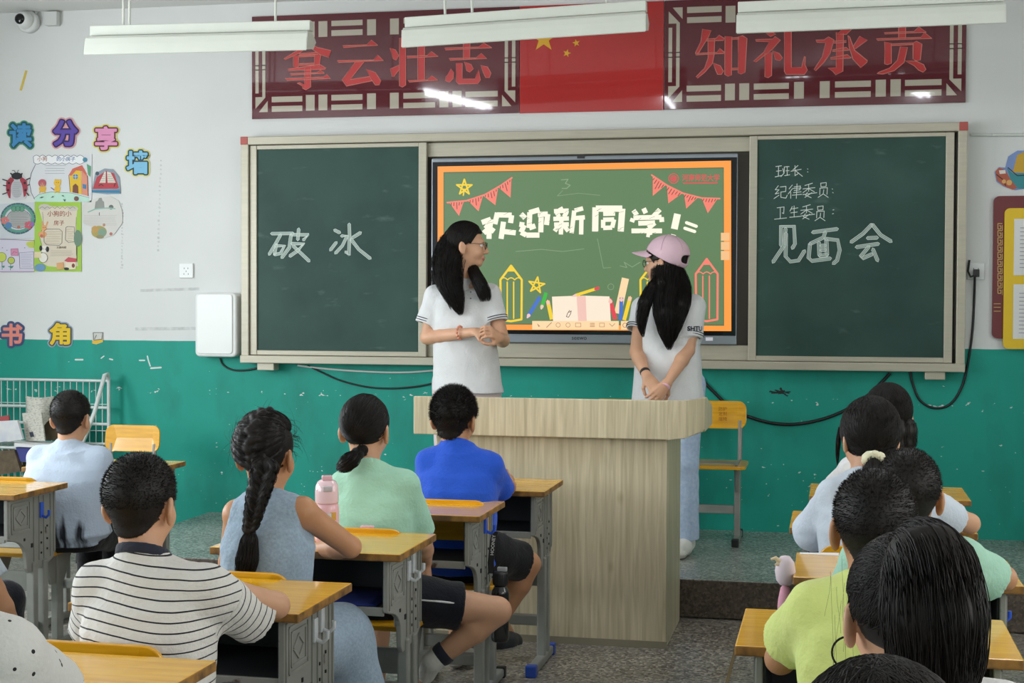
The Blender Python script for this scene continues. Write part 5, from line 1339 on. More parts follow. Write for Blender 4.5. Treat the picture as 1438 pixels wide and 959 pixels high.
# ------------------------------------------------------------------ materials for people
def cloth(name, color, color2=None, bump=.25, rough=.85, scale=40, extra=None):
    m = mat(name, color, rough, color2=color2, vscale=scale, bump=bump, bscale=110, spec=.2, sheen=.15, thresh=(.35, .65)) if color2 else mat(name, color, rough, var=.05, vscale=9, bump=bump, bscale=110, spec=.2, sheen=.15)
    return m
def skin(name, c):
    return mat(name, c, .48, var=.07, vscale=14, bump=.05, bscale=160, spec=.35)
M_skA = skin('skin_warm', 'c99a7c'); M_skB = skin('skin_tan', 'b98764'); M_skC = skin('skin_light', 'd8ad92')
M_lip = mat('lips', 'b0685f', .4)
M_hair = mat('hair_black', '1d1816', .55, color2='0f0c0b', vscale=30, spec=.28)
M_hairb = mat('hair_soft_black', '1d1613', .45, color2='0b0808', vscale=30, spec=.5)
M_eye = mat('eye_white', 'e0dcd6', .15); M_iris = mat('eye_iris', '1b100a', .1)

# ------------------------------------------------------------------ anatomy
def head_prims(S, R, c, s):
    S.frame(R, c, s)
    S.ell((0, -.012, .03), (.074, .092, .086)); S.ell((0, .028, -.03), (.058, .062, .082), k=.03); S.ell((0, .064, -.085), (.024, .02, .020), k=.025)
    for x in (-1, 1):
        S.ell((x*.034, .056, -.03), (.026, .028, .030), k=.02)
        S.ell((x*.031, .097, .006), (.019, .013, .012), k=.012, op=-1)
    S.cone((0, .090, .006), (0, .107, -.028), .008, .0115, .012); S.cone((-.009, .094, -.033), (.009, .094, -.033), .0085, k=.008)
    S.cone((-.036, .080, .024), (.036, .080, .024), .012, k=.014)
    S.ell((0, .090, -.057), (.021, .009, .006), k=.006); S.ell((0, .088, -.068), (.018, .009, .007), k=.006)
    S.cone((-.022, .099, -.0625), (.022, .099, -.0625), .0025, k=.003, op=-1)
    for x in (-1, 1):
        E = rotmat(x*.35, 0, 0)
        S.ell((x*.080, -.010, -.008), (.009, .020, .032), E, k=.010); S.ell((x*.077, -.004, -.034), (.007, .010, .012), E, k=.008); S.ell((x*.090, -.003, -.004), (.006, .011, .018), E, k=.005, op=-1)
    S.frame()
def eyes(R, c, s, par, org):
    for x in (-1, 1):
        p = R @ (V(x*.031, .0788, .005)*s)+c; r = .0118*s
        mb = MB(); n = 12; vs = []; fs = []; ms = []
        for i in range(n+1):
            th = PI*i/n
            for j in range(n):
                a = 2*PI*j/n; vs.append(tuple(R @ V(math.sin(th)*math.cos(a)*r, math.cos(th)*r, math.sin(th)*math.sin(a)*r)))
        for i in range(n):
            for j in range(n):
                mb2 = 1 if i < 2 else 0
                fs.append((i*n+j, i*n+(j+1) % n, (i+1)*n+(j+1) % n, (i+1)*n+j)); ms.append(mb2)
        mb.add(vs, fs, 0, True); mb.m = ms
        mb.obj('eye', [M_eye, M_iris], par, loc=tuple(p-org))
def hand(S, w, d, n, side, s=1.0, curl=.35, spread=1.0, thumb=.5):
    """w wrist, d finger direction, n palm normal (out of the palm); side=+1 puts the thumb on cross(d, n)"""
    d = unit(d); n = unit(n-d*(np.dot(n, d))); t = np.cross(d, n)*side
    kn = [w+d*.080*s+t*x*s-n*.004*s*z for x, z in ((.030, 0), (.010, 1), (-.010, 1), (-.029, 0))]
    for i, q in enumerate(kn): S.cone(w+t*(.016-.011*i)*s, q, .0125*s, .0105*s, .010)
    S.cone(w+d*.02*s, w+d*.06*s, .016*s, .018*s, .01, flat=(n, .75))
    L = (.072, .082, .076, .060)
    for i, q in enumerate(kn):
        p = q; a = 0
        for j, fr in enumerate((.45, .31, .24)):
            a += curl*(.8 if j == 0 else 1.1)
            dd = unit(d*math.cos(a)+n*math.sin(a)+t*(1.5-i)*.07*spread*math.cos(a))
            p2 = p+dd*L[i]*fr*s; S.cone(p, p2, (.0088-.0007*j)*s, (.0083-.0009*j)*s, .0035); p = p2
    b = w+d*.018*s+t*.022*s+n*.004*s; p = b+unit(d*.62+t*.70+n*.35)*.040*s
    S.cone(b, p, .0125*s, .0098*s, .010)
    p2 = p+unit(d*.85+t*(.45-thumb*.5)+n*(.25+thumb*.5))*.030*s; S.cone(p, p2, .0095*s, .0085*s, .004)
    p3 = p2+unit(d*.9+t*(.2-thumb*.6)+n*(.2+thumb*.6))*.024*s; S.cone(p2, p3, .0085*s, .0070*s, .004)
def finish_body(name, S, org, M, label, lips=None):
    vs, q = S.build()
    mi = np.zeros(len(q), int)
    if lips is not None:
        R, c, s = lips
        cen = ((vs[q].mean(1)-c) @ R)/s
        mi[(np.abs(cen[:, 0]) < .021-.6*np.abs(cen[:, 2]+.063)) & (cen[:, 1] > .075) & (np.abs(cen[:, 2]+.0625) < .0115)] = 1
    me = np_mesh(name, vs, q, org, mi)
    o = link(name, me, [M, M_lip], None, tuple(org))
    return tag(o, label, 'person')
def wrinkle(amp, sc, seed, st=(1, 1, 1)):
    def g(X, f):
        m = np.abs(f) < .02
        if m.any():
            Y = X[m]*np.array(st)
            f = f.copy(); f[m] += amp*(noise3(Y*sc, seed)+.5*noise3(Y*sc*2.1, seed+1))
        return f
    return g
def garment(name, S, org, par, M, attr=None, extra=None):
    vs, q = S.build()
    if extra: vs, q = merge([(vs, q)]+extra)
    me = np_mesh(name, vs, q, org, None, attr(vs) if attr else None)
    return link(name, me, M, par)

# ------------------------------------------------------------------ hair
rgn = np.random.default_rng(11)
def scalp(R, c, s, dirs, grow=1.0):
    d = dirs/np.linalg.norm(dirs, axis=-1, keepdims=True); r = np.array((.080, .098, .092))*grow
    k = 1/np.sqrt(((d/r)**2).sum(-1, keepdims=True))
    return ((d*k+np.array((0, -.012, .033)))*s) @ R.T+c
def hairline(z_back, z_side, z_front, ear=True):
    def cutfn(R, c, s):
        def g(X, f):
            Y = ((X-c) @ R)/s
            z0 = np.interp(Y[:, 1], (-.10, -.03, .015, .06, .10), (z_back, lerp(z_back, z_side, .75), z_side, z_front-.005, z_front))
            if ear: z0 = np.where((np.abs(Y[:, 0]) > .062) & (Y[:, 1] > -.03) & (Y[:, 1] < .03), np.maximum(z0, .012), z0)
            return smax(f, (z0-Y[:, 2])*s, .012)
        return g
    return cutfn
def hair_cap(S, R, c, s, grow=1.0, line=None):
    S.frame(R, c, s).ell((0, -.012, .033), (.080*grow, .098*grow, .092*grow)).frame()
    if line: S.fn(line(R, c, s))
def hair_short(R, c, s, seed=1, fuzz=2600, L=.008, zb=-.104):
    fuzz = int(fuzz*3)
    S = Sdf(.0048); S.frame(R, c, s).ell((0, -.034, -.050), (.049, .041, .056), k=.03).frame(); hair_cap(S, R, c, s, 1.01, hairline(zb, -.020, .052))
    S.fn(wrinkle(.0005, 55, seed))
    vs, q = S.build()
    P0 = vs[rgn.integers(0, len(vs), fuzz)]
    ctr = R @ (V(0, -.012, .03)*s)+c
    N = P0-ctr; N /= np.linalg.norm(N, axis=1, keepdims=True)
    loc = ((P0-c) @ R)/s
    D = N+rgn.normal(0, .35, N.shape)+np.array((0, 0, -.25)); D /= np.linalg.norm(D, axis=1, keepdims=True)
    D = D*np.where(loc[:, 2:3] > .0, 1, .45)
    t = np.linspace(0, 1, 3)[None, :, None]
    pth = P0[:, None]-N[:, None]*.002+D[:, None]*t*L*rgn.uniform(.5, 1.2, (fuzz, 1, 1))
    return merge([(vs, q), tubes(pth, np.array((.0007, .0005, .0002)))])
def strands_slerp(R, c, s, A, B, N, K=12, grow=(1.0, 1.02), jit=.06, r=.0014, end_pts=None):
    N = int(N*2); r = r*.55
    """strands combed over the scalp from direction field A(u) to gathering direction B(u)"""
    u = rgn.uniform(0, 1, N); a = A(u)+rgn.normal(0, jit, (N, 3)); b = B(u)+rgn.normal(0, jit*.5, (N, 3))
    a /= np.linalg.norm(a, axis=1, keepdims=True); b /= np.linalg.norm(b, axis=1, keepdims=True)
    om = np.arccos(np.clip((a*b).sum(1), -.999, .999))[:, None, None]; t = np.linspace(0, 1, K)[None, :, None]
    d = (np.sin((1-t)*om)*a[:, None]+np.sin(t*om)*b[:, None])/np.sin(om)
    g = rgn.uniform(*grow, (N, 1, 1))+.012*np.sin(t*PI)*rgn.uniform(-.6, 1, (N, 1, 1))
    pts = scalp(R, c, s, d)
    ctr = R @ (V(0, -.012, .033)*s)+c
    pts = ctr+(pts-ctr)*g
    return tubes(pts, r*np.concatenate([[.5], np.ones(K-2), [.7]]))
def bundle(guide, rad, N, seed=0, r=.0014, wob=.15, K=None, flat=None, taper=True):
    N = int(N*2.2); r = r*.55
    """loose bundle of strands along a guide line"""
    G = np.asarray(guide, float); rad = np.asarray(rad, float)
    m = 24 if K is None else K
    x = np.linspace(0, len(G)-1, m); i = np.clip(x.astype(int), 0, len(G)-2); f = (x-i)[:, None]
    g0 = G[np.maximum(i-1, 0)]; g1 = G[i]; g2 = G[i+1]; g3 = G[np.minimum(i+2, len(G)-1)]
    C = .5*(2*g1+(g2-g0)*f+(2*g0-5*g1+4*g2-g3)*f**2+(3*g1-g0-3*g2+g3)*f**3); rr = np.interp(x, np.arange(len(G)), rad)
    T = np.gradient(C, axis=0); T /= np.linalg.norm(T, axis=1, keepdims=True)
    ref = np.array((0, 1., 0)) if flat is None else np.asarray(flat, float)
    A = np.cross(T, ref); A /= np.linalg.norm(A, axis=1, keepdims=True)+1e-9; B = np.cross(A, T)
    rho = np.sqrt(rgn.uniform(.1, 1, N))[:, None]; th = rgn.uniform(0, 2*PI, N)[:, None]
    fl = 1.0 if flat is None else .55
    ph = rgn.uniform(0, 6.28, (N, 1)); fq = rgn.uniform(.5, 2, (N, 1)); tt = np.linspace(0, 1, m)[None]
    rx = rho*(1+wob*np.sin(ph+fq*6.28*tt)); an = th+wob*np.sin(ph*1.7+fq*4*tt)
    pts = C[None]+(A[None]*(np.cos(an)*rx)[..., None]+B[None]*(np.sin(an)*rx)[..., None]*fl)*rr[None, :, None]
    if taper:
        end = rgn.uniform(.66, 1.0, (N, 1)); ti = np.linspace(0, 1, m)[None]*end*(m-1); i0 = np.clip(ti.astype(int), 0, m-2); fr = (ti-i0)[..., None]
        ar = np.arange(N)[:, None]; pts = pts[ar, i0]*(1-fr)+pts[ar, i0+1]*fr
    return tubes(pts, r*np.concatenate([np.ones(m-4), [.9, .7, .5, .25]]))
def hair_obj(parts, org, par, M=None, name='hair'):
    vs, q = merge(parts)
    return link(name, np_mesh(name, vs, q, org), M or M_hair, par)

# ------------------------------------------------------------------ clothing materials with a pattern
def pattern_mat(name, base, build):
    m = bpy.data.materials.new(name); m.use_nodes = True
    nt = m.node_tree; L = nt.links.new; b = nt.nodes['Principled BSDF']
    b.inputs['Roughness'].default_value = .85; b.inputs['Specular IOR Level'].default_value = .2; b.inputs['Sheen Weight'].default_value = .15
    f, c2 = build(nt, L)
    mx = nd(nt, 'ShaderNodeMix', data_type='RGBA'); L(f, mx.inputs[0]); mx.inputs[6].default_value = (*lin(base), 1); mx.inputs[7].default_value = (*lin(c2), 1)
    L(mx.outputs[2], b.inputs['Base Color'])
    tc = nd(nt, 'ShaderNodeTexCoord'); n2 = nd(nt, 'ShaderNodeTexNoise'); n2.inputs['Scale'].default_value = 110; L(tc.outputs['Object'], n2.inputs['Vector'])
    bp = nd(nt, 'ShaderNodeBump'); bp.inputs['Strength'].default_value = .25; bp.inputs['Distance'].default_value = .01; L(n2.outputs['Fac'], bp.inputs['Height']); L(bp.outputs[0], b.inputs['Normal'])
    return m
def M_(nt, op, a, c=None):
    n = nd(nt, 'ShaderNodeMath', operation=op)
    for i, x in enumerate((a, c)):
        if x is None: continue
        if isinstance(x, (int, float)): n.inputs[i].default_value = x
        else: nt.links.new(x, n.inputs[i])
    return n.outputs[0]
def _stripe(nt, L):
    a = nd(nt, 'ShaderNodeAttribute'); a.attribute_name = 'st'
    return M_(nt, 'LESS_THAN', M_(nt, 'FRACT', M_(nt, 'DIVIDE', a.outputs['Fac'], .0205)), .15), '22222c'
def _dots(nt, L):
    tc = nd(nt, 'ShaderNodeTexCoord'); v = nd(nt, 'ShaderNodeTexVoronoi'); v.inputs['Scale'].default_value = 46; v.inputs['Randomness'].default_value = .75; L(tc.outputs['Object'], v.inputs['Vector'])
    return M_(nt, 'LESS_THAN', v.outputs['Distance'], .17), '26262a'
def _dye(nt, L):
    tc = nd(nt, 'ShaderNodeTexCoord'); mp = nd(nt, 'ShaderNodeMapping'); mp.inputs['Scale'].default_value = (26, 8, 2.2); mp.inputs['Rotation'].default_value = (0, .12, 0); L(tc.outputs['Object'], mp.inputs[0])
    n = nd(nt, 'ShaderNodeTexNoise'); n.inputs['Scale'].default_value = 1.0; n.inputs['Detail'].default_value = 4; L(mp.outputs[0], n.inputs['Vector'])
    sp = nd(nt, 'ShaderNodeSeparateXYZ'); L(tc.outputs['Object'], sp.inputs[0])
    h = M_(nt, 'MULTIPLY', M_(nt, 'SUBTRACT', .60, sp.outputs[2]), 2.4)
    r = nd(nt, 'ShaderNodeMapRange'); r.inputs['From Min'].default_value = .66; r.inputs['From Max'].default_value = .80
    L(M_(nt, 'ADD', n.outputs['Fac'], M_(nt, 'MINIMUM', h, .20)), r.inputs['Value'])
    return r.outputs[0], '23252e'
C_stripe = pattern_mat('cloth_striped', 'd2d0cc', _stripe); C_dots = pattern_mat('cloth_dotted', 'd3d3d0', _dots); C_dye = pattern_mat('cloth_tie_dye', 'b4c3d6', _dye)
C_white = cloth('cloth_white', 'd4d5d6'); C_mint = cloth('cloth_mint', 'a4d2ba'); C_mint2 = cloth('cloth_sage', '9cc7b2'); C_blue = cloth('cloth_blue', '2353c4'); C_denim = cloth('cloth_pale_denim', '98abbd', '8a9db0', scale=120)
C_lime = cloth('cloth_lime', 'd2de86'); C_navy = cloth('cloth_navy_dark', '14161f'); C_black = cloth('cloth_black', '131315'); C_grey = cloth('cloth_grey', 'a9b3bb'); C_jean = cloth('cloth_light_jean', '9fb3cf', 'b3c3d9', scale=60); C_pale = cloth('cloth_pale_pink', 'cdc0bf'); C_ice = cloth('cloth_ice', 'c2ccd8')
C_trim = cloth('cloth_trim_dark', '2a2d3a'); C_sock = cloth('cloth_sock', 'cfcfca')
M_shoe = mat('shoe_white', 'd6d4cc', .5); M_sole = mat('shoe_sole', 'b9b5a8', .6); M_shoed = mat('shoe_dark', '2c2c30', .5)

class SleeveMix: pass
def sleeve(S, a, b, ra, rb, k=.03, flare=None):
    a = np.asarray(a, float); b = np.asarray(b, float); ab = b-a; L = float(np.linalg.norm(ab)); u = ab/L; m = max(ra, rb)
    def d(X):
        Y = X-a; t = (Y @ u)/L; tc = np.clip(t, 0, 1.2)
        r = np.sqrt(((Y-(np.clip(t, 0, 9)*L)[..., None]*u)**2).sum(-1)); R_ = ra+(rb-ra)*tc
        o = np.maximum(r-R_, (t-1)*L)
        inn = np.maximum(r-(R_-.0125), (1-.022/L-t)*L)
        return np.maximum(o, -inn)
    S.pr.append((d, np.minimum(a, b)-m, np.maximum(a, b)+m, k, 1))
def shoe(par, org, toe_from, toe_to, M=None, s=1.0, name='shoe'):
    a = np.asarray(toe_from, float); b = np.asarray(toe_to, float)
    S = Sdf(.006); S.path([a+V(0, 0, .045*s), lerp(a, b, .45)+V(0, 0, .04*s), b+V(0, 0, .026*s)], [.038*s, .040*s, .034*s], .02)
    S.cone(a+V(0, 0, .05*s), a+V(0, 0, .085*s), .036*s, .034*s, .02); S.cut(a+V(0, 0, .004), (0, 0, -1))
    vs, q = S.build(); mi = (vs[q].mean(1)[:, 2] < a[2]+.020*s).astype(int)
    return link(name, np_mesh(name, vs, q, org, mi), [M or M_shoe, M_sole], par)

def torso_secs(hip, sh, W, k=1.0, add=0.0, belly=0.0, dz0=0.0):
    """super-ellipse stack from the hips to the neck base"""
    out = []
    for t, rx, ry in ((-.10, .80, .70), (0, 1.0, .80), (.22, .94, .74), (.5, .98, .76), (.75, 1.03, .76), (.90, .97, .66), (1.0, .70, .50), (1.10, .40, .40)):
        z = hip[2]+(sh[2]-hip[2])*t; f = min(max(t, 0), 1)**1.3
        out.append((z, lerp(hip[0], sh[0], f), lerp(hip[1], sh[1], f)-.018*math.sin(PI*min(max(t, 0), 1)), W*rx*k+add, W*ry*k+add))
    return out

def seated(label, y, head, hs, rot, neck, shL, shR, aL, aR, top, bottom, sk, hair, legs=None, seat=.415, h=.006, wr=(.0022, 16), hd=None, dyh=.02, hipx=None):
    R = rotmat(*rot); c = P(head[0], head[1], y+dyh); c = np.array(c)
    nk = np.array(P(neck[0], neck[1], y)); SL = np.array(P(shL[0], shL[1], y)); SR = np.array(P(shR[0], shR[1], y))
    mid = (SL+SR)/2; W = np.linalg.norm(SR-SL)/2
    hip = V(mid[0] if hipx is None else hipx, y-.01, seat+.066); org = V(mid[0], y, 0)
    arms = []
    for sd, S0, a in ((-1, SL, aL), (1, SR, aR)):
        if a is None:
            e = S0+V(sd*.035, .13, 0); e[2] = .765; w = V(S0[0]-sd*.05, S0[1]+.31, .755); a = dict(e=e, w=w)
        a.setdefault('d', unit(V(*a['w'])-V(*a['e']))*V(1, 1, .15)); a.setdefault('n', V(0, 0, -1)); arms.append((sd, S0, a))
    base = hip[2]
    B = Sdf(h)
    B.loft(torso_secs(hip, (mid[0], mid[1], mid[2]), W*.94), .02)
    B.cone(nk+V(0, 0, -.03), c+R @ (V(0, -.02, -.03)*hs), .050*hs, .045*hs, .02)
    head_prims(B, R, c, hs)
    for sd, S0, a in arms:
        e = np.array(a['e'], float); w = np.array(a['w'], float); ar = .040*hs
        B.cone(nk+V(sd*.02, 0, -.03), S0, .040, ar*1.02, .03); B.cone(S0, e, ar, ar*.80, .02)
        B.cone(e, lerp(e, w, .35), ar*.80, ar*.82, .01); B.cone(lerp(e, w, .35), w, ar*.82, ar*.54, .01)
        if a.get('hand', True): hand(B, w, a['d'], a['n'], -sd if a.get('flip') else sd, .80*hs, a.get('curl', .3))
    LG = legs or [dict(), dict()]
    LP = []
    for sd, g in zip((-1, 1), LG):
        hp = np.array(g.get('h', hip+V(sd*.075, .02, .0)), float); kn = np.array(g.get('k', hip+V(sd*.085, .36, .01)), float); an = np.array(g.get('a', V(kn[0]+sd*.005, kn[1]-.03, .085)), float); toe = np.array(g.get('t', an+V(0, .15, -.085)), float)
        B.cone(hp, kn, .068, .047, .03); B.cone(kn, lerp(kn, an, .35), .046, .047, .012); B.cone(lerp(kn, an, .35), an, .047, .028, .012)
        B.cone(an, lerp(an, toe, .6)+V(0, 0, .02), .028, .022, .01)
        LP.append((hp, kn, an, toe, g))
    body = finish_body('person', B, org, sk, label, (R, c, hs))
    eyes(R, c, hs, body, org)
    # top
    T = Sdf(h)
    add = top.get('add', .013)
    sec = torso_secs(hip, mid, W, top.get('w', 1.0), add)
    if top.get('hem'): sec = [q for q in sec if q[0] > top['hem']+.001]; s0 = torso_secs(hip, mid, W, top.get('w', 1.0), add); T.loft([(top['hem'], s0[0][1], s0[0][2], sec[0][3], sec[0][4])]+sec, .03)
    else: T.loft(sec, .03)
    sl = []
    T.cone(nk+V(0, 0, -.07), nk+V(0, .004, .004), .082, .058*hs, .03)
    for sd, S0, a in arms:
        e = np.array(a['e'], float); w = np.array(a['w'], float)
        T.cone(nk+V(sd*.025, 0, -.035), S0, .048, top.get('r0', .052), .035)
        L = top.get('sl', .8)
        L = L[0 if sd < 0 else 1] if isinstance(L, tuple) else L
        if L:
            cu = lerp(S0, e, L) if L <= 1 else lerp(e, w, L-1)
            if 'cuff' in a: cu = np.array(a['cuff'], float)
            if L > 1: T.cone(S0, e, top.get('r0', .052), top.get('r1', .056), .03); sleeve(T, e, cu, top.get('r1', .056), top.get('r2', top.get('r1', .056)*.8), .02); sl.append((e, cu))
            else: sleeve(T, S0, cu, top.get('r0', .052), top.get('r1', .056)); sl.append((S0, cu))
        elif top.get('vest'):
            T.ell(S0+V(sd*.034, 0, -.002), (.030, .075, .085), k=.012, op=-1)
    T.cut(nk+V(0, 0, .018+top.get('nz', .0)), (0, .45, 1), .006)
    T.fn(wrinkle(wr[0], wr[1], int(abs(y)*100), top.get('wst', (1, 1, .6)))); T.fn(wrinkle(wr[0]*.6, wr[1]*2.6, 5+int(abs(y)*100), (1, 1, 1)))
    def attr(vs):
        st = vs[:, 2]+.010*np.sin((vs[:, 0]-mid[0])*16)
        for a_, b_ in sl:
            u = b_-a_; L = np.linalg.norm(u); u = u/L; t = (vs-a_) @ u; r = np.linalg.norm(vs-a_-t[:, None]*u, axis=1)
            m = (t > .05) & (r < .085) & (np.abs(vs[:, 0]-mid[0]) > W*.98); st = np.where(m, t, st)
        return st
    g = garment(top.get('name', 'shirt'), T, org, body, top['m'], attr if top.get('stripes') else None)
    if top.get('collar'):
        C = Sdf(.005); C.cone(nk+V(0, .002, -.014), nk+V(0, .004, .016), .0775*hs, .064*hs, .001); C.cone(nk+V(0, .004, -.07), nk+V(0, .004, .07), .047*hs, k=.002, op=-1); C.cut(nk+V(0, 0, .027), (0, .45, 1)); C.cut(nk+V(0, 0, .001), (0, -.45, -1))
        garment('collar', C, org, g, top['collar'])
    # bottom
    Bt = Sdf(h); kind = bottom.get('kind', 'shorts')
    Bt.loft([(hip[2]-.07, hip[0], hip[1]+.01, W*1.02, W*.84), (hip[2]-.02, hip[0], hip[1]+.01, W*1.08, W*.92), (hip[2]+.06, hip[0], hip[1], W*1.0, W*.82)], .02)
    for (hp, kn, an, toe, gl) in LP:
        if kind == 'shorts':
            e = lerp(hp, kn, bottom.get('len', .72)); Bt.cone(hp, lerp(hp, kn, .2), .078, .076, .03); sleeve(Bt, hp, e, .078, bottom.get('r', .074), .03)
        elif kind == 'pants':
            Bt.cone(hp, kn, .076, .058, .03); Bt.cone(kn, lerp(kn, an, .4), .058, .056, .02); sleeve(Bt, kn, lerp(kn, an, .97), .058, .050, .02)
        elif kind == 'skirt':
            Bt.cone(hp, kn, .085, .085, .06); sleeve(Bt, kn+V(0, -.03, .02), lerp(kn, an, .8), .09, .10, .05)
    Bt.fn(wrinkle(.0022, 20, 31))
    gb = garment({'shorts': 'shorts', 'pants': 'trousers', 'skirt': 'skirt'}[kind], Bt, org, body, bottom['m'])
    if bottom.get('piping'):
        hp, kn = LP[1][0], LP[1][1]
        for pp in bottom['piping']:
            mb = MB().tube([tuple(np.array(q)-org) for q in pp], .0035, 6); mb.obj('piping', C_white, gb)
    for (hp, kn, an, toe, gl) in LP:
        if gl.get('sock'):
            K = Sdf(.005); K.cone(an, lerp(an, kn, .18), .034, .036, .004); K.cone(an, lerp(an, toe, .3)+V(0, 0, .01), .034, .03, .01); sk_ = garment('sock', K, org, body, gl['sock'])
            K = Sdf(.005); q = lerp(an, kn, .19); u = unit(kn-an); sleeve(K, q-u*.006, q+u*.008, .040, .040, .001); K.h = .004; garment('sock_band', K, org, sk_, C_trim)
        if gl.get('shoe', True): shoe(body, org, V(an[0], an[1], toe[2])-unit(toe-an)*V(.02, .02, 0), toe, gl.get('sm'))
    # hair
    nm = 'hair'
    parts, extras = hair(R, c, hs)
    ho = hair_obj(parts, org, body)
    for nm2, pr, mm in extras:
        vs, q = merge(pr) if isinstance(pr, list) else pr.build()
        link(nm2, np_mesh(nm2, vs, q, org), mm, ho)
    return body, R, c, org

def h_short(seed, fuzz=2600, L=.008, grow=1.0):
    return lambda R, c, s: ([hair_short(R, c, s*grow, seed, fuzz, L)], [])

# ------------------------------------------------------------------ the pupils on the left
q = lambda u, v, y: np.array(P(u, v, y))
seated('boy in white shirt with thin black stripes seen from behind, cropped black hair', -5.30, (198, 710), .93, (.0, .06, .0), (200, 785), (140, 824), (292, 828),
       dict(e=q(132, 905, -5.22), w=q(160, 858, -4.96), curl=.5), dict(e=q(388, 850, -5.12), w=q(300, 838, -4.93), cuff=q(355, 868, -5.15), curl=.5),
       dict(m=C_stripe, sl=(.75, .8), r0=.050, r1=.062, w=1.03, add=.015, stripes=True, collar=C_trim, nz=.004), dict(kind='shorts', m=C_black), M_skA, h_short(1, 3200), h=.0055)

def h_braid(R, c, s):
    S = Sdf(.005); hair_cap(S, R, c, s, 1.0, hairline(-.075, -.03, .05))
    base = S.build()
    parts = [base]
    B = Sdf(.0042)
    ctr = R @ (V(0, -.012, .033)*s)+c
    def sp(d, g): 
        p = scalp(R, c, s, np.array(d, float)[None])[0]; return ctr+(p-ctr)*g
    for i in range(11):
        a = math.radians(108-i*14.0)                               # down the back of the head
        d0 = V(0.02, -math.cos(math.radians(-8+i*0))*math.cos(a-PI/2+.0) if 0 else -math.cos(a), math.sin(a))
        p0 = sp(d0, 1.07)
        for sd in (-1, 1):
            pts = []
            for t in np.linspace(0, 1, 6):
                b = a+.45*(1-t)**1.5; x = sd*math.sin((1-t)*1.35)
                d = V(x, -math.cos(b)*math.cos((1-t)*1.2), math.sin(b)*math.cos((1-t)*.7)+.10*(1-t)); pts.append(sp(d, 1.005+.055*t))
            B.path(pts, [s*v for v in (.005, .008, .0105, .0115, .011, .008)], .004); parts.append(bundle(pts, [s*v for v in (.006, .010, .0125, .0135, .013, .009)], 60, r=.0012, wob=.08, K=14, taper=False))
        off = (.010 if i % 2 else -.010)*s
        B.ell(p0+R @ V(off*.6, .003, 0), (.012*s, .010*s, .018*s), rotmat(0, 0, .5 if i % 2 else -.5), k=.010)
    g = [q(374, 655, -4.520), q(366, 688, -4.535), q(359, 715, -4.545), q(353, 742, -4.54)]
    G = lambda t: np.array([np.interp(t, (0, .33, .66, 1), [p[i] for p in g]) for i in range(3)])
    n = 17
    for i in range(n):
        t = i/(n-1); w = lerp(.029, .016, t); p = G(t); sd = 1 if i % 2 else -1
        lobe = [p+V(sd*w*.35, .004, w*.95), p+V(sd*w*1.0, -.004, w*.35), p+V(sd*w*.65, -.012, -w*.35), p+V(-sd*w*.15, -.010, -w*.95)]
        B.path(lobe, [w*.28, w*.46, w*.48, w*.30], .003); parts.append(bundle(lobe, [w*.34, w*.54, w*.56, w*.36], 46, r=.0012, wob=.08, K=12, taper=False))
        B.ell(p+V(0, .006, 0), (w*.6, w*.5, w*.9), k=.003)
    B.fn(wrinkle(.0012, 60, 3, (1, 1, .35)))
    parts.append(B.build())
    tie = q(352.5, 746, -4.54); tail = [tie, q(350, 760, -4.545), q(347, 785, -4.55), q(343, 806, -4.55), q(340, 822, -4.55)]
    parts.append(bundle(tail, [.010, .024, .030, .024, .008], 420, r=.0013, wob=.1))
    C = Sdf(.004); C.path(tail, [.010, .020, .024, .018, .004], .01); parts.append(C.build())
    n = 160                                                        # fly-away hairs
    d = rgn.normal(0, 1, (n, 3)); d[:, 2] = np.abs(d[:, 2])*.8-.2; p0 = scalp(R, c, s, d, 1.02); N_ = (p0-ctr)/np.linalg.norm(p0-ctr, axis=1, keepdims=True)
    tg = np.cross(N_, rgn.normal(0, 1, (n, 3))); t = np.linspace(0, 1, 6)[None, :, None]
    parts.append(tubes(p0[:, None]+tg[:, None]*t*.035+N_[:, None]*(.016*np.sin(t*2.4)), np.array((.0005, .0005, .0004, .0004, .0003, .0002))))
    T_ = Sdf(.004); T_.cone(tie+V(0, 0, .008), tie+V(0, 0, -.010), .0135, .0135, .002)
    return parts, [('hair_tie', T_, C_black)]
seated('girl in sleeveless pale blue denim top with long black braid down her back', -4.42, (374, 641), .95, (-.08, .04, .0), (377, 700), (334, 722), (424, 718),
       dict(e=q(322, 790, -4.30), w=q(345, 770, -4.10), curl=.5), dict(e=q(492, 768, -4.27), w=q(440, 772, -4.12), d=V(-.9, .4, 0), curl=.4),
       dict(m=C_denim, sl=0, vest=True, r0=.043, w=1.20, add=.014, name='sleeveless_top', hem=.44, nz=.004), dict(kind='skirt', m=C_denim), M_skB, h_braid, h=.0055,
       legs=[dict(), dict(k=q(480, 905, -4.16)*V(1, 1, 0)+V(0, 0, .46), a=q(520, 1010, -4.1)*V(1, 1, 0)+V(0, 0, .09))])

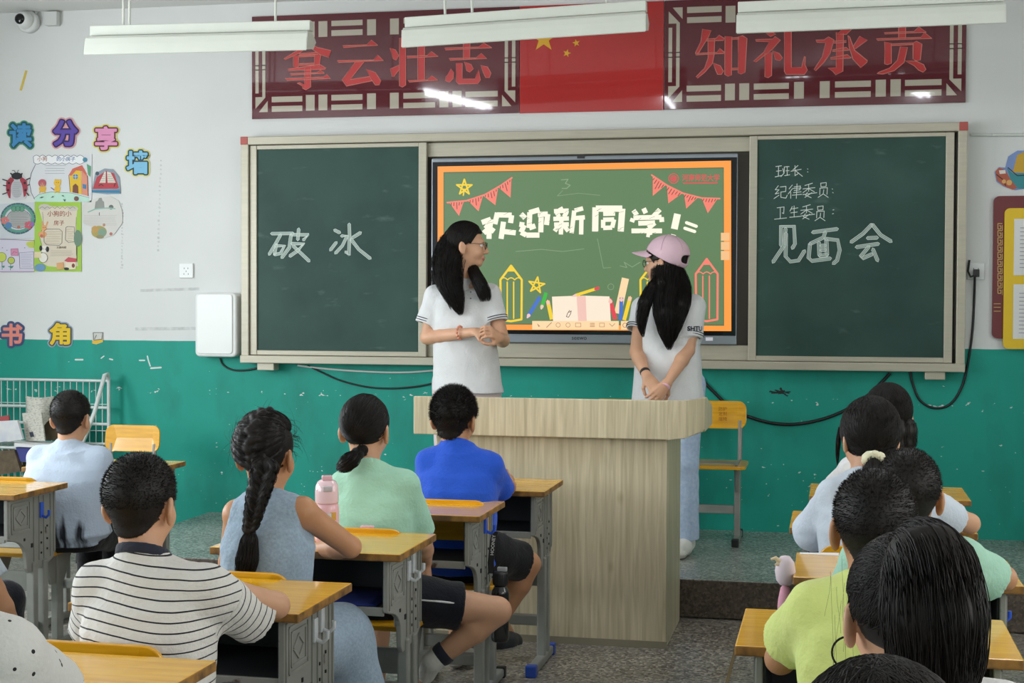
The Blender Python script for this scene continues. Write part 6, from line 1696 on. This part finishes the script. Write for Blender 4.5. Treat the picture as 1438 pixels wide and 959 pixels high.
def h_lowpony(R, c, s):
    S = Sdf(.005); hair_cap(S, R, c, s, 1.015, hairline(-.07, -.035, .05))
    gd = V(-.18, -.92, -.62)
    parts = [S.build()]
    def A(u):
        th = u*2*PI; return np.stack([np.cos(th)*.9, np.abs(np.sin(th))*.75*np.sign(np.sin(th)+.35)+.25, .15+.75*np.abs(np.sin(th))], 1)
    parts.append(strands_slerp(R, c, s, A, lambda u: np.tile(gd, (len(u), 1)), 700, 12, (1.005, 1.035), .10, .0016))
    tie = q(502, 637, -3.70); tail = [tie+V(.012, .02, .01), tie, q(494, 645, -3.715), q(484, 653, -3.72), q(474, 658, -3.715)]
    parts.append(bundle(tail, [.02, .017, .027, .026, .012], 260, r=.0014, wob=.12)); C = Sdf(.004); C.path(tail, [.018, .014, .022, .020, .006], .01); parts.append(C.build())
    T_ = Sdf(.004); T_.cone(tie+V(-.004, 0, .003), tie+V(.004, 0, -.003), .018, k=.002)
    return parts, [('hair_tie', T_, C_black)]
seated('girl in mint t-shirt with low side ponytail and dark shorts with white piping', -3.62, (513, 605), .97, (-.03, .06, .0), (515, 655), (484, 684), (566, 682),
       dict(e=q(480, 745, -3.45), w=q(505, 730, -3.28), curl=.5), dict(e=q(594, 762, -3.52), w=q(598, 790, -3.42), d=V(.05, .3, -1), n=V(-1, 0, 0), cuff=q(588, 748, -3.53), curl=.3),
       dict(m=C_mint, sl=(.8, .9), r0=.050, r1=.058, w=1.18, add=.016), dict(kind='shorts', m=C_navy, len=.58, r=.080, piping=[[q(590, 826, -3.60)+V(0, -.06, .0), q(602, 836, -3.60)+V(0, -.083, .0), q(630, 838, -3.57)+V(0, -.084, .0), q(661, 842, -3.53)+V(0, -.080, 0)]]), M_skA, h_lowpony,
       legs=[dict(), dict(h=q(575, 842, -3.62), k=q(698, 858, -3.50), a=q(607, 930, -3.56), t=q(580, 1000, -3.50), sock=C_sock)])

seated('boy in bright blue t-shirt with thick black hair in front of the lectern', -2.93, (638, 589), .98, (-.12, .05, .02), (642, 627), (604, 650), (686, 654),
       dict(e=q(598, 690, -2.76), w=q(630, 675, -2.60), curl=.5), dict(e=q(713, 683, -2.74), w=q(706, 664, -2.58), cuff=q(703, 688, -2.80), curl=.5),
       dict(m=C_blue, sl=(.8, .85), r0=.050, r1=.055, w=1.18, add=.016, nz=.004), dict(kind='shorts', m=C_black, len=.80, r=.078), M_skB, h_short(4, 4200, .015, 1.02),
       legs=[dict(), dict(h=q(682, 775, -2.90), k=q(742, 792, -2.72), a=q(702, 872, -2.74), t=q(722, 910, -2.66), sm=M_shoed)])

seated('boy in pale blue shirt with dark tie-dyed hem beside the wire cart', -2.62, (100, 588), .95, (.05, .10, .0), (97, 625), (58, 644), (138, 646),
       None, dict(e=q(152, 690, -2.52), w=q(150, 672, -2.36), curl=.4),
       dict(m=C_dye, sl=(.9, .9), r0=.052, r1=.060, w=1.22, add=.018, hem=.435), dict(kind='pants', m=C_black), M_skA, h_short(5, 2400), hipx=None,
       legs=[dict(), dict(k=q(165, 755, -2.38))])

# ------------------------------------------------------------------ the pupils on the right
def h_bob(grow, low, Lb):
    def f(R, c, s):
        S = Sdf(.0055); hair_cap(S, R, c, s, grow, hairline(-.085, -.06, .05, False)); parts = [S.build()]
        def A(u):
            return np.stack([rgn.normal(0, .12, len(u)), rgn.uniform(-.5, .5, len(u)), np.ones(len(u))], 1)
        def Bf(u):
            th = (u*1.25+.875)*PI; return np.stack([np.cos(th+PI/2-PI/2), np.sin(th), np.full(len(u), -.75)], 1)
        parts.append(strands_slerp(R, c, s, A, Bf, 800, 12, (grow*.99, grow*1.03), .09, .0016))
        if low:
            for k in range(7):
                th = PI*(1.02+.16*k); b0 = c+R @ (V(math.cos(th)*.072, math.sin(th)*.085-.01, -.04)*s*grow); parts.append(bundle([b0+V(0, 0, .03), b0, b0+V(0, 0, -Lb*.6), b0+V(0, 0, -Lb)], [.02, .026, .024, .006], 70, r=.0015))
                C = Sdf(.006); C.path([b0+V(0, 0, .03), b0, b0+V(0, 0, -Lb*.6), b0+V(0, 0, -Lb*.85)], [.018, .022, .018, .004], .02); parts.append(C.build())
        return parts, []
    return f
seated('girl in white shirt with smooth dark hair, nearest the green wall', -2.82, (1247, 588), .97, (.0, .05, 0), (1246, 636), (1198, 662), (1292, 662),
       dict(e=q(1172, 690, -2.70), w=q(1195, 690, -2.52), curl=.4), None, dict(m=C_white, sl=.85, r0=.05, r1=.056, w=1.1), dict(kind='pants', m=C_jean), M_skA, h_bob(1.08, True, .08))
def h_scrunchie(R, c, s):
    parts, _ = h_bob(1.13, False, 0)(R, c, s)
    tie = q(1227, 645, -3.77)
    gd = R.T @ ((tie-c)/s-V(0, 0, .03))
    parts.append(strands_slerp(R, c, s, lambda u: np.stack([np.cos(u*2*PI), np.sin(u*2*PI)*.6-.1, np.full(len(u), .45)], 1), lambda u: np.tile(gd, (len(u), 1)), 500, 12, (1.11, 1.16), .10, .0016))
    parts.append(bundle([q(1180, 600, -3.60), q(1177, 622, -3.60), q(1176, 640, -3.60), q(1176, 655, -3.60)], [.006, .008, .006, .002], 26, r=.0012))
    tail = [tie+V(0, .01, .0), tie+V(0, -.02, -.02), tie+V(0, -.03, -.09), tie+V(0, -.02, -.16)]; parts.append(bundle(tail, [.02, .03, .03, .008], 200)); C = Sdf(.005); C.path(tail, [.02, .026, .024, .005], .01); parts.append(C.build())
    K = Sdf(.0045)
    for i in range(9):
        a = i*2*PI/9; K.ell(tie+V(math.cos(a)*.022, -.014+.008*math.sin(a*3), math.sin(a)*.013+.002), (.016, .014, .013), k=.005)
    K.ell(tie, (.028, .02, .018), k=.004); K.fn(wrinkle(.003, 60, 9))
    return parts, [('scrunchie', K, cloth('cloth_cream', 'd8d5b8'))]
seated('girl in pale blue and white shirt with cream scrunchie at her nape', -3.65, (1221, 618), .97, (.28, .22, .05), (1216, 668), (1174, 697), (1284, 700),
       dict(e=q(1142, 745, -3.50), w=q(1165, 735, -3.32), curl=.4), dict(e=q(1362, 735, -3.42), w=q(1315, 728, -3.28), d=V(-.8, .5, 0), curl=.4, cuff=q(1334, 728, -3.48)),
       dict(m=C_ice, sl=(1.5, .78), r0=.055, r1=.062, w=1.25, add=.022), dict(kind='pants', m=C_grey), M_skA, h_scrunchie)
seated('boy in mint shirt with cropped hair, bare forearm on the right of his desk', -4.50, (1275, 698), .97, (.0, .05, .0), (1282, 756), (1212, 790), (1350, 786),
       dict(e=q(1188, 850, -4.38), w=q(1215, 815, -4.18), curl=.4), dict(e=q(1410, 812, -4.36), w=q(1365, 792, -4.16), cuff=q(1388, 812, -4.40), curl=.4),
       dict(m=C_mint2, sl=(.85, .85), r0=.052, r1=.064, w=1.12, add=.016), dict(kind='shorts', m=C_black), M_skB, h_short(8, 2800), h=.0055)
bl_, _, _, ol_ = seated('pupil in lime yellow shirt with cropped black hair, head before the ponytail girl', -5.33, (1228, 744), .97, (.02, .04, .0), (1228, 815), (1146, 856), (1310, 856),
       dict(e=q(1096, 925, -5.20), w=q(1120, 880, -4.98), cuff=q(1112, 900, -5.22), curl=.4), None, dict(m=C_lime, sl=(.8, .8), r0=.052, r1=.064, w=1.15, add=.018), dict(kind='shorts', m=C_navy), M_skB, h_short(9, 3200), h=.0055)
rc_ = q(1192, 917, -5.462); sh_ = [o for o in bl_.children if o.name.startswith('shirt')][0]
MB().tube([tuple(rc_+V(.031*math.cos(k*PI/16), 0, .031*math.sin(k*PI/16))-ol_) for k in range(32)], .0022, 6, closed=True, flat=1).obj('printed_ring', C_black, sh_)
def h_highpony(R, c, s):
    S = Sdf(.005); hair_cap(S, R, c, s, 1.01, hairline(-.060, -.022, .05)); parts = [S.build()]
    ctr = R @ (V(0, -.012, .033)*s)+c
    tie = q(1280, 776, -6.255)
    gd = R.T @ (tie-ctr)/s
    parts.append(strands_slerp(R, c, s, lambda u: np.stack([np.cos(u*2*PI), np.sin(u*2*PI)*.9, -.30+.45*(np.sin(u*2*PI) > 0)], 1), lambda u: np.tile(gd, (len(u), 1)), 1500, 14, (1.0, 1.04), .07, .0013))
    tail = [tie+V(0, .025, -.01), q(1288, 762, -6.29), q(1304, 792, -6.34), q(1312, 862, -6.36), q(1314, 940, -6.35), q(1310, 1010, -6.33)]
    parts.append(bundle(tail, [.020, .030, .056, .063, .056, .030], 2200, r=.0013, wob=.12)); C = Sdf(.006); C.path(tail, [.018, .026, .052, .059, .051, .016], .02); parts.append(C.build())
    n = 9; p0 = q(1186, 810, -6.14)+rgn.normal(0, 1, (n, 3))*V(.006, .02, .03); t = np.linspace(0, 1, 8)[None, :, None]
    parts.append(tubes(p0[:, None]+t*V(-.004, 0, -.16)[None, None]*rgn.uniform(.4, 1, (n, 1, 1))+np.sin(t*3+rgn.uniform(0, 6, (n, 1, 1)))*.004*V(1, 0, 0), np.full(8, .0002)))
    T_ = Sdf(.004); T_.cone(tie, tie+V(.004, -.012, .004), .026, k=.002)
    return parts, [('hair_tie', T_, C_black)]
seated('girl with a thick high black ponytail seen close from behind', -6.15, (1268, 868), .97, (.16, .05, .0), (1288, 960), (1172, 1012), (1404, 1012),
       None, None, dict(m=C_white, sl=.85, r0=.05, r1=.058, w=1.1), dict(kind='pants', m=C_navy), M_skA, h_highpony, h=.0055)
seated('pupil behind the ponytail girl with only the top of black hair showing', -6.98, (1236, 1124), 1.0, (.0, .05, .0), (1236, 1245), (1050, 1310), (1420, 1310),
       None, None, dict(m=C_white, sl=.85, r0=.05, r1=.058, w=1.1), dict(kind='pants', m=C_navy), M_skA, h_bob(1.03, False, 0), h=.0065)
seated('pupil in dotted white blouse, only a sleeve showing beside the nearest desk', -6.20, (-125, 720), .95, (.0, .05, .0), (-125, 835), (-250, 905), (2, 922),
       None, dict(e=q(70, 985, -6.05), w=q(40, 960, -5.85), curl=.4), dict(m=C_dots, sl=.9, r0=.060, r1=.072, w=1.15, add=.02), dict(kind='pants', m=C_navy), M_skA, h_bob(1.05, False, 0), h=.006)
b_, _, _, og = seated('pupil beside the hooked desk with only a hanging bare arm showing', -4.35, (-125, 640), .95, (.0, .1, .0), (-120, 700), (-185, 735), (-55, 735),
       None, dict(e=q(-8, 828, -4.33), w=q(26, 898, -4.28), d=V(.15, .1, -1), n=V(-1, 0, 0), cuff=q(-14, 815, -4.33), curl=.3), dict(m=C_grey, sl=.9, r0=.050, r1=.056, w=.98, add=.014), dict(kind='pants', m=C_navy), M_skB, h_short(14, 800))
K = Sdf(.004); u_ = unit(q(26, 898, -4.28)-q(-8, 828, -4.33)); p_ = q(25, 894, -4.28); sleeve(K, p_-u_*.010, p_+u_*.012, .027, .027, .001); garment('wrist_watch', K, og, b_, M_blackcap)

# ------------------------------------------------------------------ the two young women on the platform
def standing(label, y, head, hs, rot, neck, shL, shR, arms, hem, legs, M_leg, sk, tw, collar=True, h=.0045, sleeves=(.75, .75)):
    R = rotmat(*rot); c = np.array(P(*head, y)); nk = np.array(P(*neck, y)); SL = np.array(P(*shL, y)); SR = np.array(P(*shR, y)); mid = (SL+SR)/2; W = np.linalg.norm(SR-SL)/2
    org = V(mid[0], y, .18); hip = V(legs['hx'], y+.01, legs['hz'])
    B = Sdf(h); B.loft(torso_secs(hip, mid, W*.80), .02)
    B.cone(nk+V(0, 0, -.04), c+R @ (V(0, -.015, -.03)*hs), .050, .046, .02); head_prims(B, R, c, hs)
    for sd, S0, a in ((-1, SL, arms[0]), (1, SR, arms[1])):
        e = np.array(a['e']); w = np.array(a['w'])
        B.cone(nk+V(sd*.02, 0, -.04), S0, .042, .044, .03); B.cone(S0, e, .043, .034, .02); B.cone(e, lerp(e, w, .3), .034, .035, .01); B.cone(lerp(e, w, .3), w, .035, .0215, .01)
        hand(B, w, a['d'], a['n'], a.get('side', sd), a.get('hs', .92), a.get('curl', .4), thumb=a.get('th', .5))
    for sd, g in ((-1, legs['l']), (1, legs['r'])):
        hp = hip+V(sd*.085, 0, -.02); kn = np.array(g['k']); an = np.array(g['a']); B.cone(hp, kn, .080, .052, .03); B.cone(kn, lerp(kn, an, .35), .052, .053, .01); B.cone(lerp(kn, an, .35), an, .053, .032, .01); B.cone(an, an+V(0, -.08, -.04), .03, .02, .01)
    body = finish_body('person', B, org, sk, label, (R, c, hs)); eyes(R, c, hs, body, org)
    T = Sdf(h); hz = hem[2]
    T.loft([(hz, hem[0], y, tw[0], tw[0]*.70), (lerp(hz, mid[2], .35), lerp(hem[0], mid[0], .4), y, tw[1], tw[1]*.74), (lerp(hz, mid[2], .7), mid[0], y, tw[2], tw[2]*.76), (mid[2]-.02, mid[0], y, W+.012, W*.70), (mid[2]+.02, mid[0], y, W*.75, W*.5), (mid[2]+.05, mid[0], y, W*.42, W*.42)], .03)
    sl = []
    for sd, S0, a, f in ((-1, SL, arms[0], sleeves[0]), (1, SR, arms[1], sleeves[1])):
        e = np.array(a['e']); T.cone(nk+V(sd*.025, 0, -.045), S0, .050, .052, .035); cu = np.array(a['cuff']) if 'cuff' in a else lerp(S0, e, f); sleeve(T, S0, cu, .054, a.get('cr', .066)); sl.append((S0, cu, a.get('cr', .066)))
    T.cut(nk+V(0, 0, -.008), (0, -.55, 1), .005)
    for z_ in (0,): T.cut(V(hem[0], y, hz), unit(V(hem[1], 0, -1)), .004)
    T.fn(wrinkle(.0035, 9, 77, (1, 1, .5))); T.fn(wrinkle(.0016, 26, 78, (1, 1, .7)))
    g = garment('polo_shirt', T, org, body, C_white)
    for a_, b_, r_ in sl:
        u = unit(b_-a_)
        for k_ in (.010, .022):
            ce = b_-u*k_; e1 = unit(np.cross(u, V(0, 1, .1))); e2 = np.cross(u, e1); mb = MB().tube([tuple(ce+(e1*math.cos(2*PI*j/28)+e2*math.sin(2*PI*j/28))*(r_+.0005)-org) for j in range(28)], .0021, 6, closed=True); mb.obj('cuff_stripe', C_trim, g)
    if collar:
        C = Sdf(.004); C.cone(nk+V(0, -.006, -.040), nk+V(0, .004, .012), .066, .056, .002); C.cone(nk+V(0, -.01, -.08), nk+V(0, .004, .05), .050, .050, .002, op=-1); C.cut(nk+V(0, 0, .014), (0, .2, 1)); C.cut(nk+V(0, -.0, -.034), (0, .35, -1))
        C.ell(nk+V(.0, -.085, -.03), (.018, .05, .05), k=.004, op=-1); garment('collar', C, org, g, C_white)
    Bt = Sdf(h); Bt.loft([(hip[2]-.09, hip[0], hip[1], .16, .105), (hip[2]+.10, hip[0], hip[1], .135, .095)], .02)
    for sd, gl in ((-1, legs['l']), (1, legs['r'])):
        hp = hip+V(sd*.085, 0, -.02); kn = np.array(gl['k']); an = np.array(gl['a']); Bt.cone(hp, kn, .092, .068, .03); sleeve(Bt, kn, an+V(0, 0, -.015), .068, .066, .02)
    Bt.fn(wrinkle(.004, 12, 91, (1, 1, .8))); garment('trousers', Bt, org, body, M_leg)
    for gl in (legs['l'], legs['r']): an = np.array(gl['a']); shoe(body, org, V(an[0], an[1]+.03, .18), V(an[0]+gl.get('tx', 0), an[1]-.16, .18), None, 1.05)
    return body, R, c, org, nk, mid, g
def glasses(R, c, s, par, org, m):
    mb = MB(); f = lambda p: tuple(R @ (V(*p)*s)+c-org)
    for x in (-.033, .033):
        mb.tube([f((x+.021*math.cos(k*PI/8), .104-.10*abs(.021*math.cos(k*PI/8)+x)**2*10, .002+.018*math.sin(k*PI/8))) for k in range(16)], .0017, 6, closed=True)
        mb.tube([f((x*1.62, .098, .008)), f((x*2.36, .05, .012)), f((x*2.42, .0, .008)), f((x*2.35, -.015, -.004))], .0015, 6)
    mb.tube([f((-.012, .104, .006)), f((0, .108, .009)), f((.012, .104, .006))], .0015, 6)
    gl = mb.obj('glasses', m, par)
    return gl
# --- the one on the left, looking right
y1 = -1.0
b1, R1, c1, o1, n1, m1, g1 = standing('standing woman in white polo with long loose black hair and glasses', y1, (655, 345.5), .98, (-1.45, .02, .0), (648, 396), (613, 416), (688, 414),
    [dict(e=q(600, 474, -1.04), w=q(668, 466, -1.20), d=V(1, -.25, -.02), n=V(0, .5, -.9), side=-1, cuff=q(600, 455, -1.02), cr=.062, curl=.55, th=.8),
     dict(e=q(706, 478, -1.02), w=q(701, 474, -1.19), d=V(-.35, -.75, .35), n=V(-.8, .2, -.4), side=1, cuff=q(697, 452, -1.02), cr=.060, curl=.75, th=.6)],
    (P(657, 545, y1)[0], -.06, P(657, 551, y1)[2]), dict(hx=P(655, 540, y1)[0], hz=1.06, l=dict(k=P(630, 620, y1)*V(1, 1, 0)+V(0, -.01, .66), a=P(628, 700, y1)*V(1, 1, 0)+V(0, 0, .27)), r=dict(k=P(683, 620, y1)*V(1, 1, 0)+V(0, -.01, .66), a=P(686, 700, y1)*V(1, 1, 0)+V(0, 0, .27))), C_pale, M_skA, (.182, .166, .152))
parts = []
S = Sdf(.0045); hair_cap(S, R1, c1, .98, 1.03, hairline(-.10, -.02, .066)); parts.append(S.build())
parts.append(strands_slerp(R1, c1, .98, lambda u: np.stack([np.zeros(len(u))+rgn.normal(0, .05, len(u)), .9-1.5*u, np.ones(len(u))], 1), lambda u: np.stack([np.where(rgn.uniform(0, 1, len(u)) > .5, 1, -1)*.9, .05-1.0*u, np.full(len(u), -.45)], 1), 900, 12, (1.02, 1.07), .05, .0015))
def lock(pts, rs, N, flat=None, core=.8):
    parts.append(bundle(pts, rs, N, r=.0014, wob=.14, flat=flat)); C = Sdf(.005); C.path(pts[:-1], [r*core*(.35 if i == len(rs)-2 else 1) for i, r in enumerate(rs[:-1])], .015, flat=None); parts.append(C.build())
lock([q(640, 338, -.99), q(634, 365, -1.03), q(632, 395, -1.09), q(640, 420, -1.12), q(648, 443, -1.12)], [.075, .072, .062, .046, .008], 520)
lock([q(648, 325, -.93), q(628, 350, -.95), q(620, 380, -.99), q(626, 405, -1.06), q(632, 425, -1.10)], [.055, .058, .05, .034, .006], 360)
lock([q(630, 345, -.92), q(622, 375, -.90), q(622, 405, -.89), q(625, 430, -.89)], [.05, .055, .05, .01], 250)
lock([q(668, 352, -.90), q(664, 375, -1.0), q(672, 395, -1.09), q(680, 412, -1.115), q(682, 424, -1.115)], [.016, .026, .034, .034, .026], 340)
parts.append(bundle([q(622, 395, -1.08), q(628, 420, -1.11), q(634, 436, -1.12)], [.012, .010, .002], 24, r=.0008))
hair_obj(parts, o1, b1)
glasses(R1, c1, .98, b1, o1, mat('frame_dark', '2b211e', .3))
K = MB(); pw = q(646, 467, -1.165); dx = unit(V(1, -.3, .05)); e1 = unit(np.cross(dx, V(0, 0, 1))); e2 = np.cross(e1, dx)
for k in range(12):
    a = k*2*PI/12; pt = pw+(e1*math.cos(a)+e2*math.sin(a))*.031; v0 = len(K.v); K.lathe([(0, -.007), (.005, -.005), (.007, 0), (.005, .005), (0, .007)], tuple(pt-o1), 8)
K.obj('bead_bracelet', mat('bead_coral', 'd58a6c', .35), b1)
mb = MB(); pl1 = Plane(y1-.135)
for v_ in (401, 410, 419): pl1.disc(mb, (661, v_), 1.1, t=.002, n=10)
mb.v = [tuple(V(*p)-o1) for p in mb.v]; mb.obj('button', mat('button_dark', '4a4a50', .4), g1)
# --- the one on the right, capped and looking left
y2 = -.78
b2, R2, c2, o2, n2, m2, g2 = standing('standing woman in white polo and pink baseball cap', y2, (934, 370), .98, (1.28, .02, .0), (940, 412), (903, 432), (975, 430),
    [dict(e=q(894, 495, -.86), w=q(908, 528, -.97), d=V(.6, -.25, -.75), n=V(-.15, .9, -.4), side=-1, cuff=q(894, 464, -.83), cr=.056, curl=.30, th=.4),
     dict(e=q(966, 492, -.86), w=q(937, 538, -.99), d=V(-.65, -.1, -.80), n=V(-.2, .9, .2), side=1, cuff=q(970, 474, -.82), cr=.064, curl=.25, th=.3)],
    (P(938, 600, y2)[0], 0, P(938, 592, y2)[2]), dict(hx=P(940, 590, y2)[0], hz=1.05, l=dict(k=P(912, 620, y2)*V(1, 1, 0)+V(0, -.01, .64), a=P(918, 740, y2)*V(1, 1, 0)+V(0, 0, .27)), r=dict(k=P(962, 660, y2)*V(1, 1, 0)+V(0, -.01, .64), a=P(964, 745, y2)*V(1, 1, 0)+V(0, 0, .27), tx=-.02)), C_jean, M_skA, (.190, .178, .158))
parts = []
S = Sdf(.0045); hair_cap(S, R2, c2, .98, 1.02, hairline(-.10, -.03, .03)); parts.append(S.build())
lock([q(936, 378, -.82), q(936, 410, -.87), q(937, 440, -.93), q(938, 465, -.94), q(940, 492, -.94)], [.070, .072, .064, .046, .008], 620)
lock([q(948, 380, -.78), q(957, 405, -.83), q(955, 430, -.91), q(948, 460, -.94), q(946, 480, -.94)], [.045, .050, .046, .032, .006], 300)
lock([q(925, 390, -.87), q(916, 404, -.92), q(906, 425, -.95), q(901, 450, -.955), q(903, 474, -.955)], [.018, .030, .034, .028, .005], 260)
lock([q(932, 378, -.85), q(929, 398, -.91), q(925, 425, -.95), q(928, 455, -.96)], [.02, .03, .026, .006], 140)
hair_obj(parts, o2, b2)
glasses(R2, c2, .98, b2, o2, mat('frame_dark', '2b211e', .3))
# cap: crown, brim, back opening, button
Cq = Sdf(.0045); Cq.frame(rotmat(1.28, .02, 0) @ rotmat(0, -.10, 0), c2, .98)
Cq.ell((0, -.012, .045), (.096, .118, .102)); Cq.ell((0, -.012, .038), (.086, .107, .092), k=.002, op=-1); Cq.cut((0, .02, .036), (0, .42, -1), .003)
Cq.cone((-.035, -.125, .028), (.035, -.125, .028), .022, k=.004, op=-1)
Cq.frame(); M_cap = cloth('cloth_pink_cap', 'd3b3bf', bump=.2)
cap = garment('baseball_cap', Cq, o2, b2, M_cap)
Rc = rotmat(1.28, .02, 0) @ rotmat(0, -.06, 0)
vs = []; fs = []; nu, nv = 13, 7
for side_ in (0, 1):
    for j in range(nv):
        t = j/(nv-1)
        for i in range(nu):
            a = -1.15+2.3*i/(nu-1); x = math.sin(a)*(.088+.004*t); yy = .006+math.cos(a)*(.094+.085*t*max(0, math.cos(a*.85))**.7); z = .064-.030*(math.sin(a)**2)-.012*t-side_*.0045+.002
            vs.append(tuple(Rc @ (V(x, yy, z)*.98)+c2-o2))
for side_ in (0, 1):
    o_ = side_*nu*nv
    for j in range(nv-1):
        for i in range(nu-1):
            f_ = (o_+j*nu+i, o_+j*nu+i+1, o_+(j+1)*nu+i+1, o_+(j+1)*nu+i); fs.append(f_ if not side_ else f_[::-1])
rim = [j*nu for j in range(nv)]+[(nv-1)*nu+i for i in range(1, nu)]+[j*nu+nu-1 for j in range(nv-2, -1, -1)]
for a_, b_ in zip(rim[:-1], rim[1:]): fs.append((a_, b_, b_+nu*nv, a_+nu*nv))
MB().add(vs, fs, 0, True).obj('brim', M_cap, cap)
mb = MB()
for k in range(6):
    a = k*PI/3+.5; mb.tube([tuple(Rc @ (V(.0965*math.sin(a)*math.sin(t), -.012+.1185*math.cos(a)*math.sin(t), .045+.1025*math.cos(t))*.98)+c2-o2) for t in np.linspace(.05, 1.35, 10)], .0012, 5)
mb.obj('seam', cloth('cloth_cap_seam', 'b994a3'), cap)
mb = MB(); pq_ = Rc @ (V(0, -.012, .145)*.98)+c2-o2; mb.lathe([(.009, -.004), (.009, .001), (.005, .004), (0, .0045)], tuple(pq_), 12); mb.obj('cap_button', M_cap, cap)
st0 = q(956, 372, -.75)
mb = MB().tube([tuple(st0-o2), tuple(q(964, 384, -.74)-o2), tuple(q(968, 398, -.74)-o2)], [.007, .008, .005], 6, flat=.3); mb.obj('cap_strap', M_cap, cap)
def band(p, d, r, w, par, org, m, nm):
    K = Sdf(.0035); u = unit(d); sleeve(K, p-u*w, p+u*w, r, r, .001); return garment(nm, K, org, par, m)
band(q(906, 523, -.955), q(908, 528, -.97)-q(894, 495, -.86), .026, .004, b2, o2, M_blackcap, 'hair_band')
band(q(934, 543, -.995), q(937, 538, -.99)-q(966, 492, -.86), .0245, .003, b2, o2, mat('band_pink', 'd9a8b4', .5), 'wrist_band')
tv, tf = text_verts('SHTU', .03); lo = tv.min(0); hi = tv.max(0); ct_ = (lo+hi)/2; s1 = .080/(hi[0]-lo[0])
vs = []
for v in tv:
    x = (v[0]-ct_[0])*s1; z = (v[1]-ct_[1])*s1; base_ = q(978, 463, y2)
    # wrap round the sleeve
    ax = q(970, 461, -.815); rr = .0715; a = -PI/2+x/rr+.42; vs.append(tuple(V(ax[0]+rr*math.cos(a), ax[1]+rr*math.sin(a), ax[2]+z)-o2))
MB().add(vs, tf).obj('sleeve_lettering', C_trim, g2)
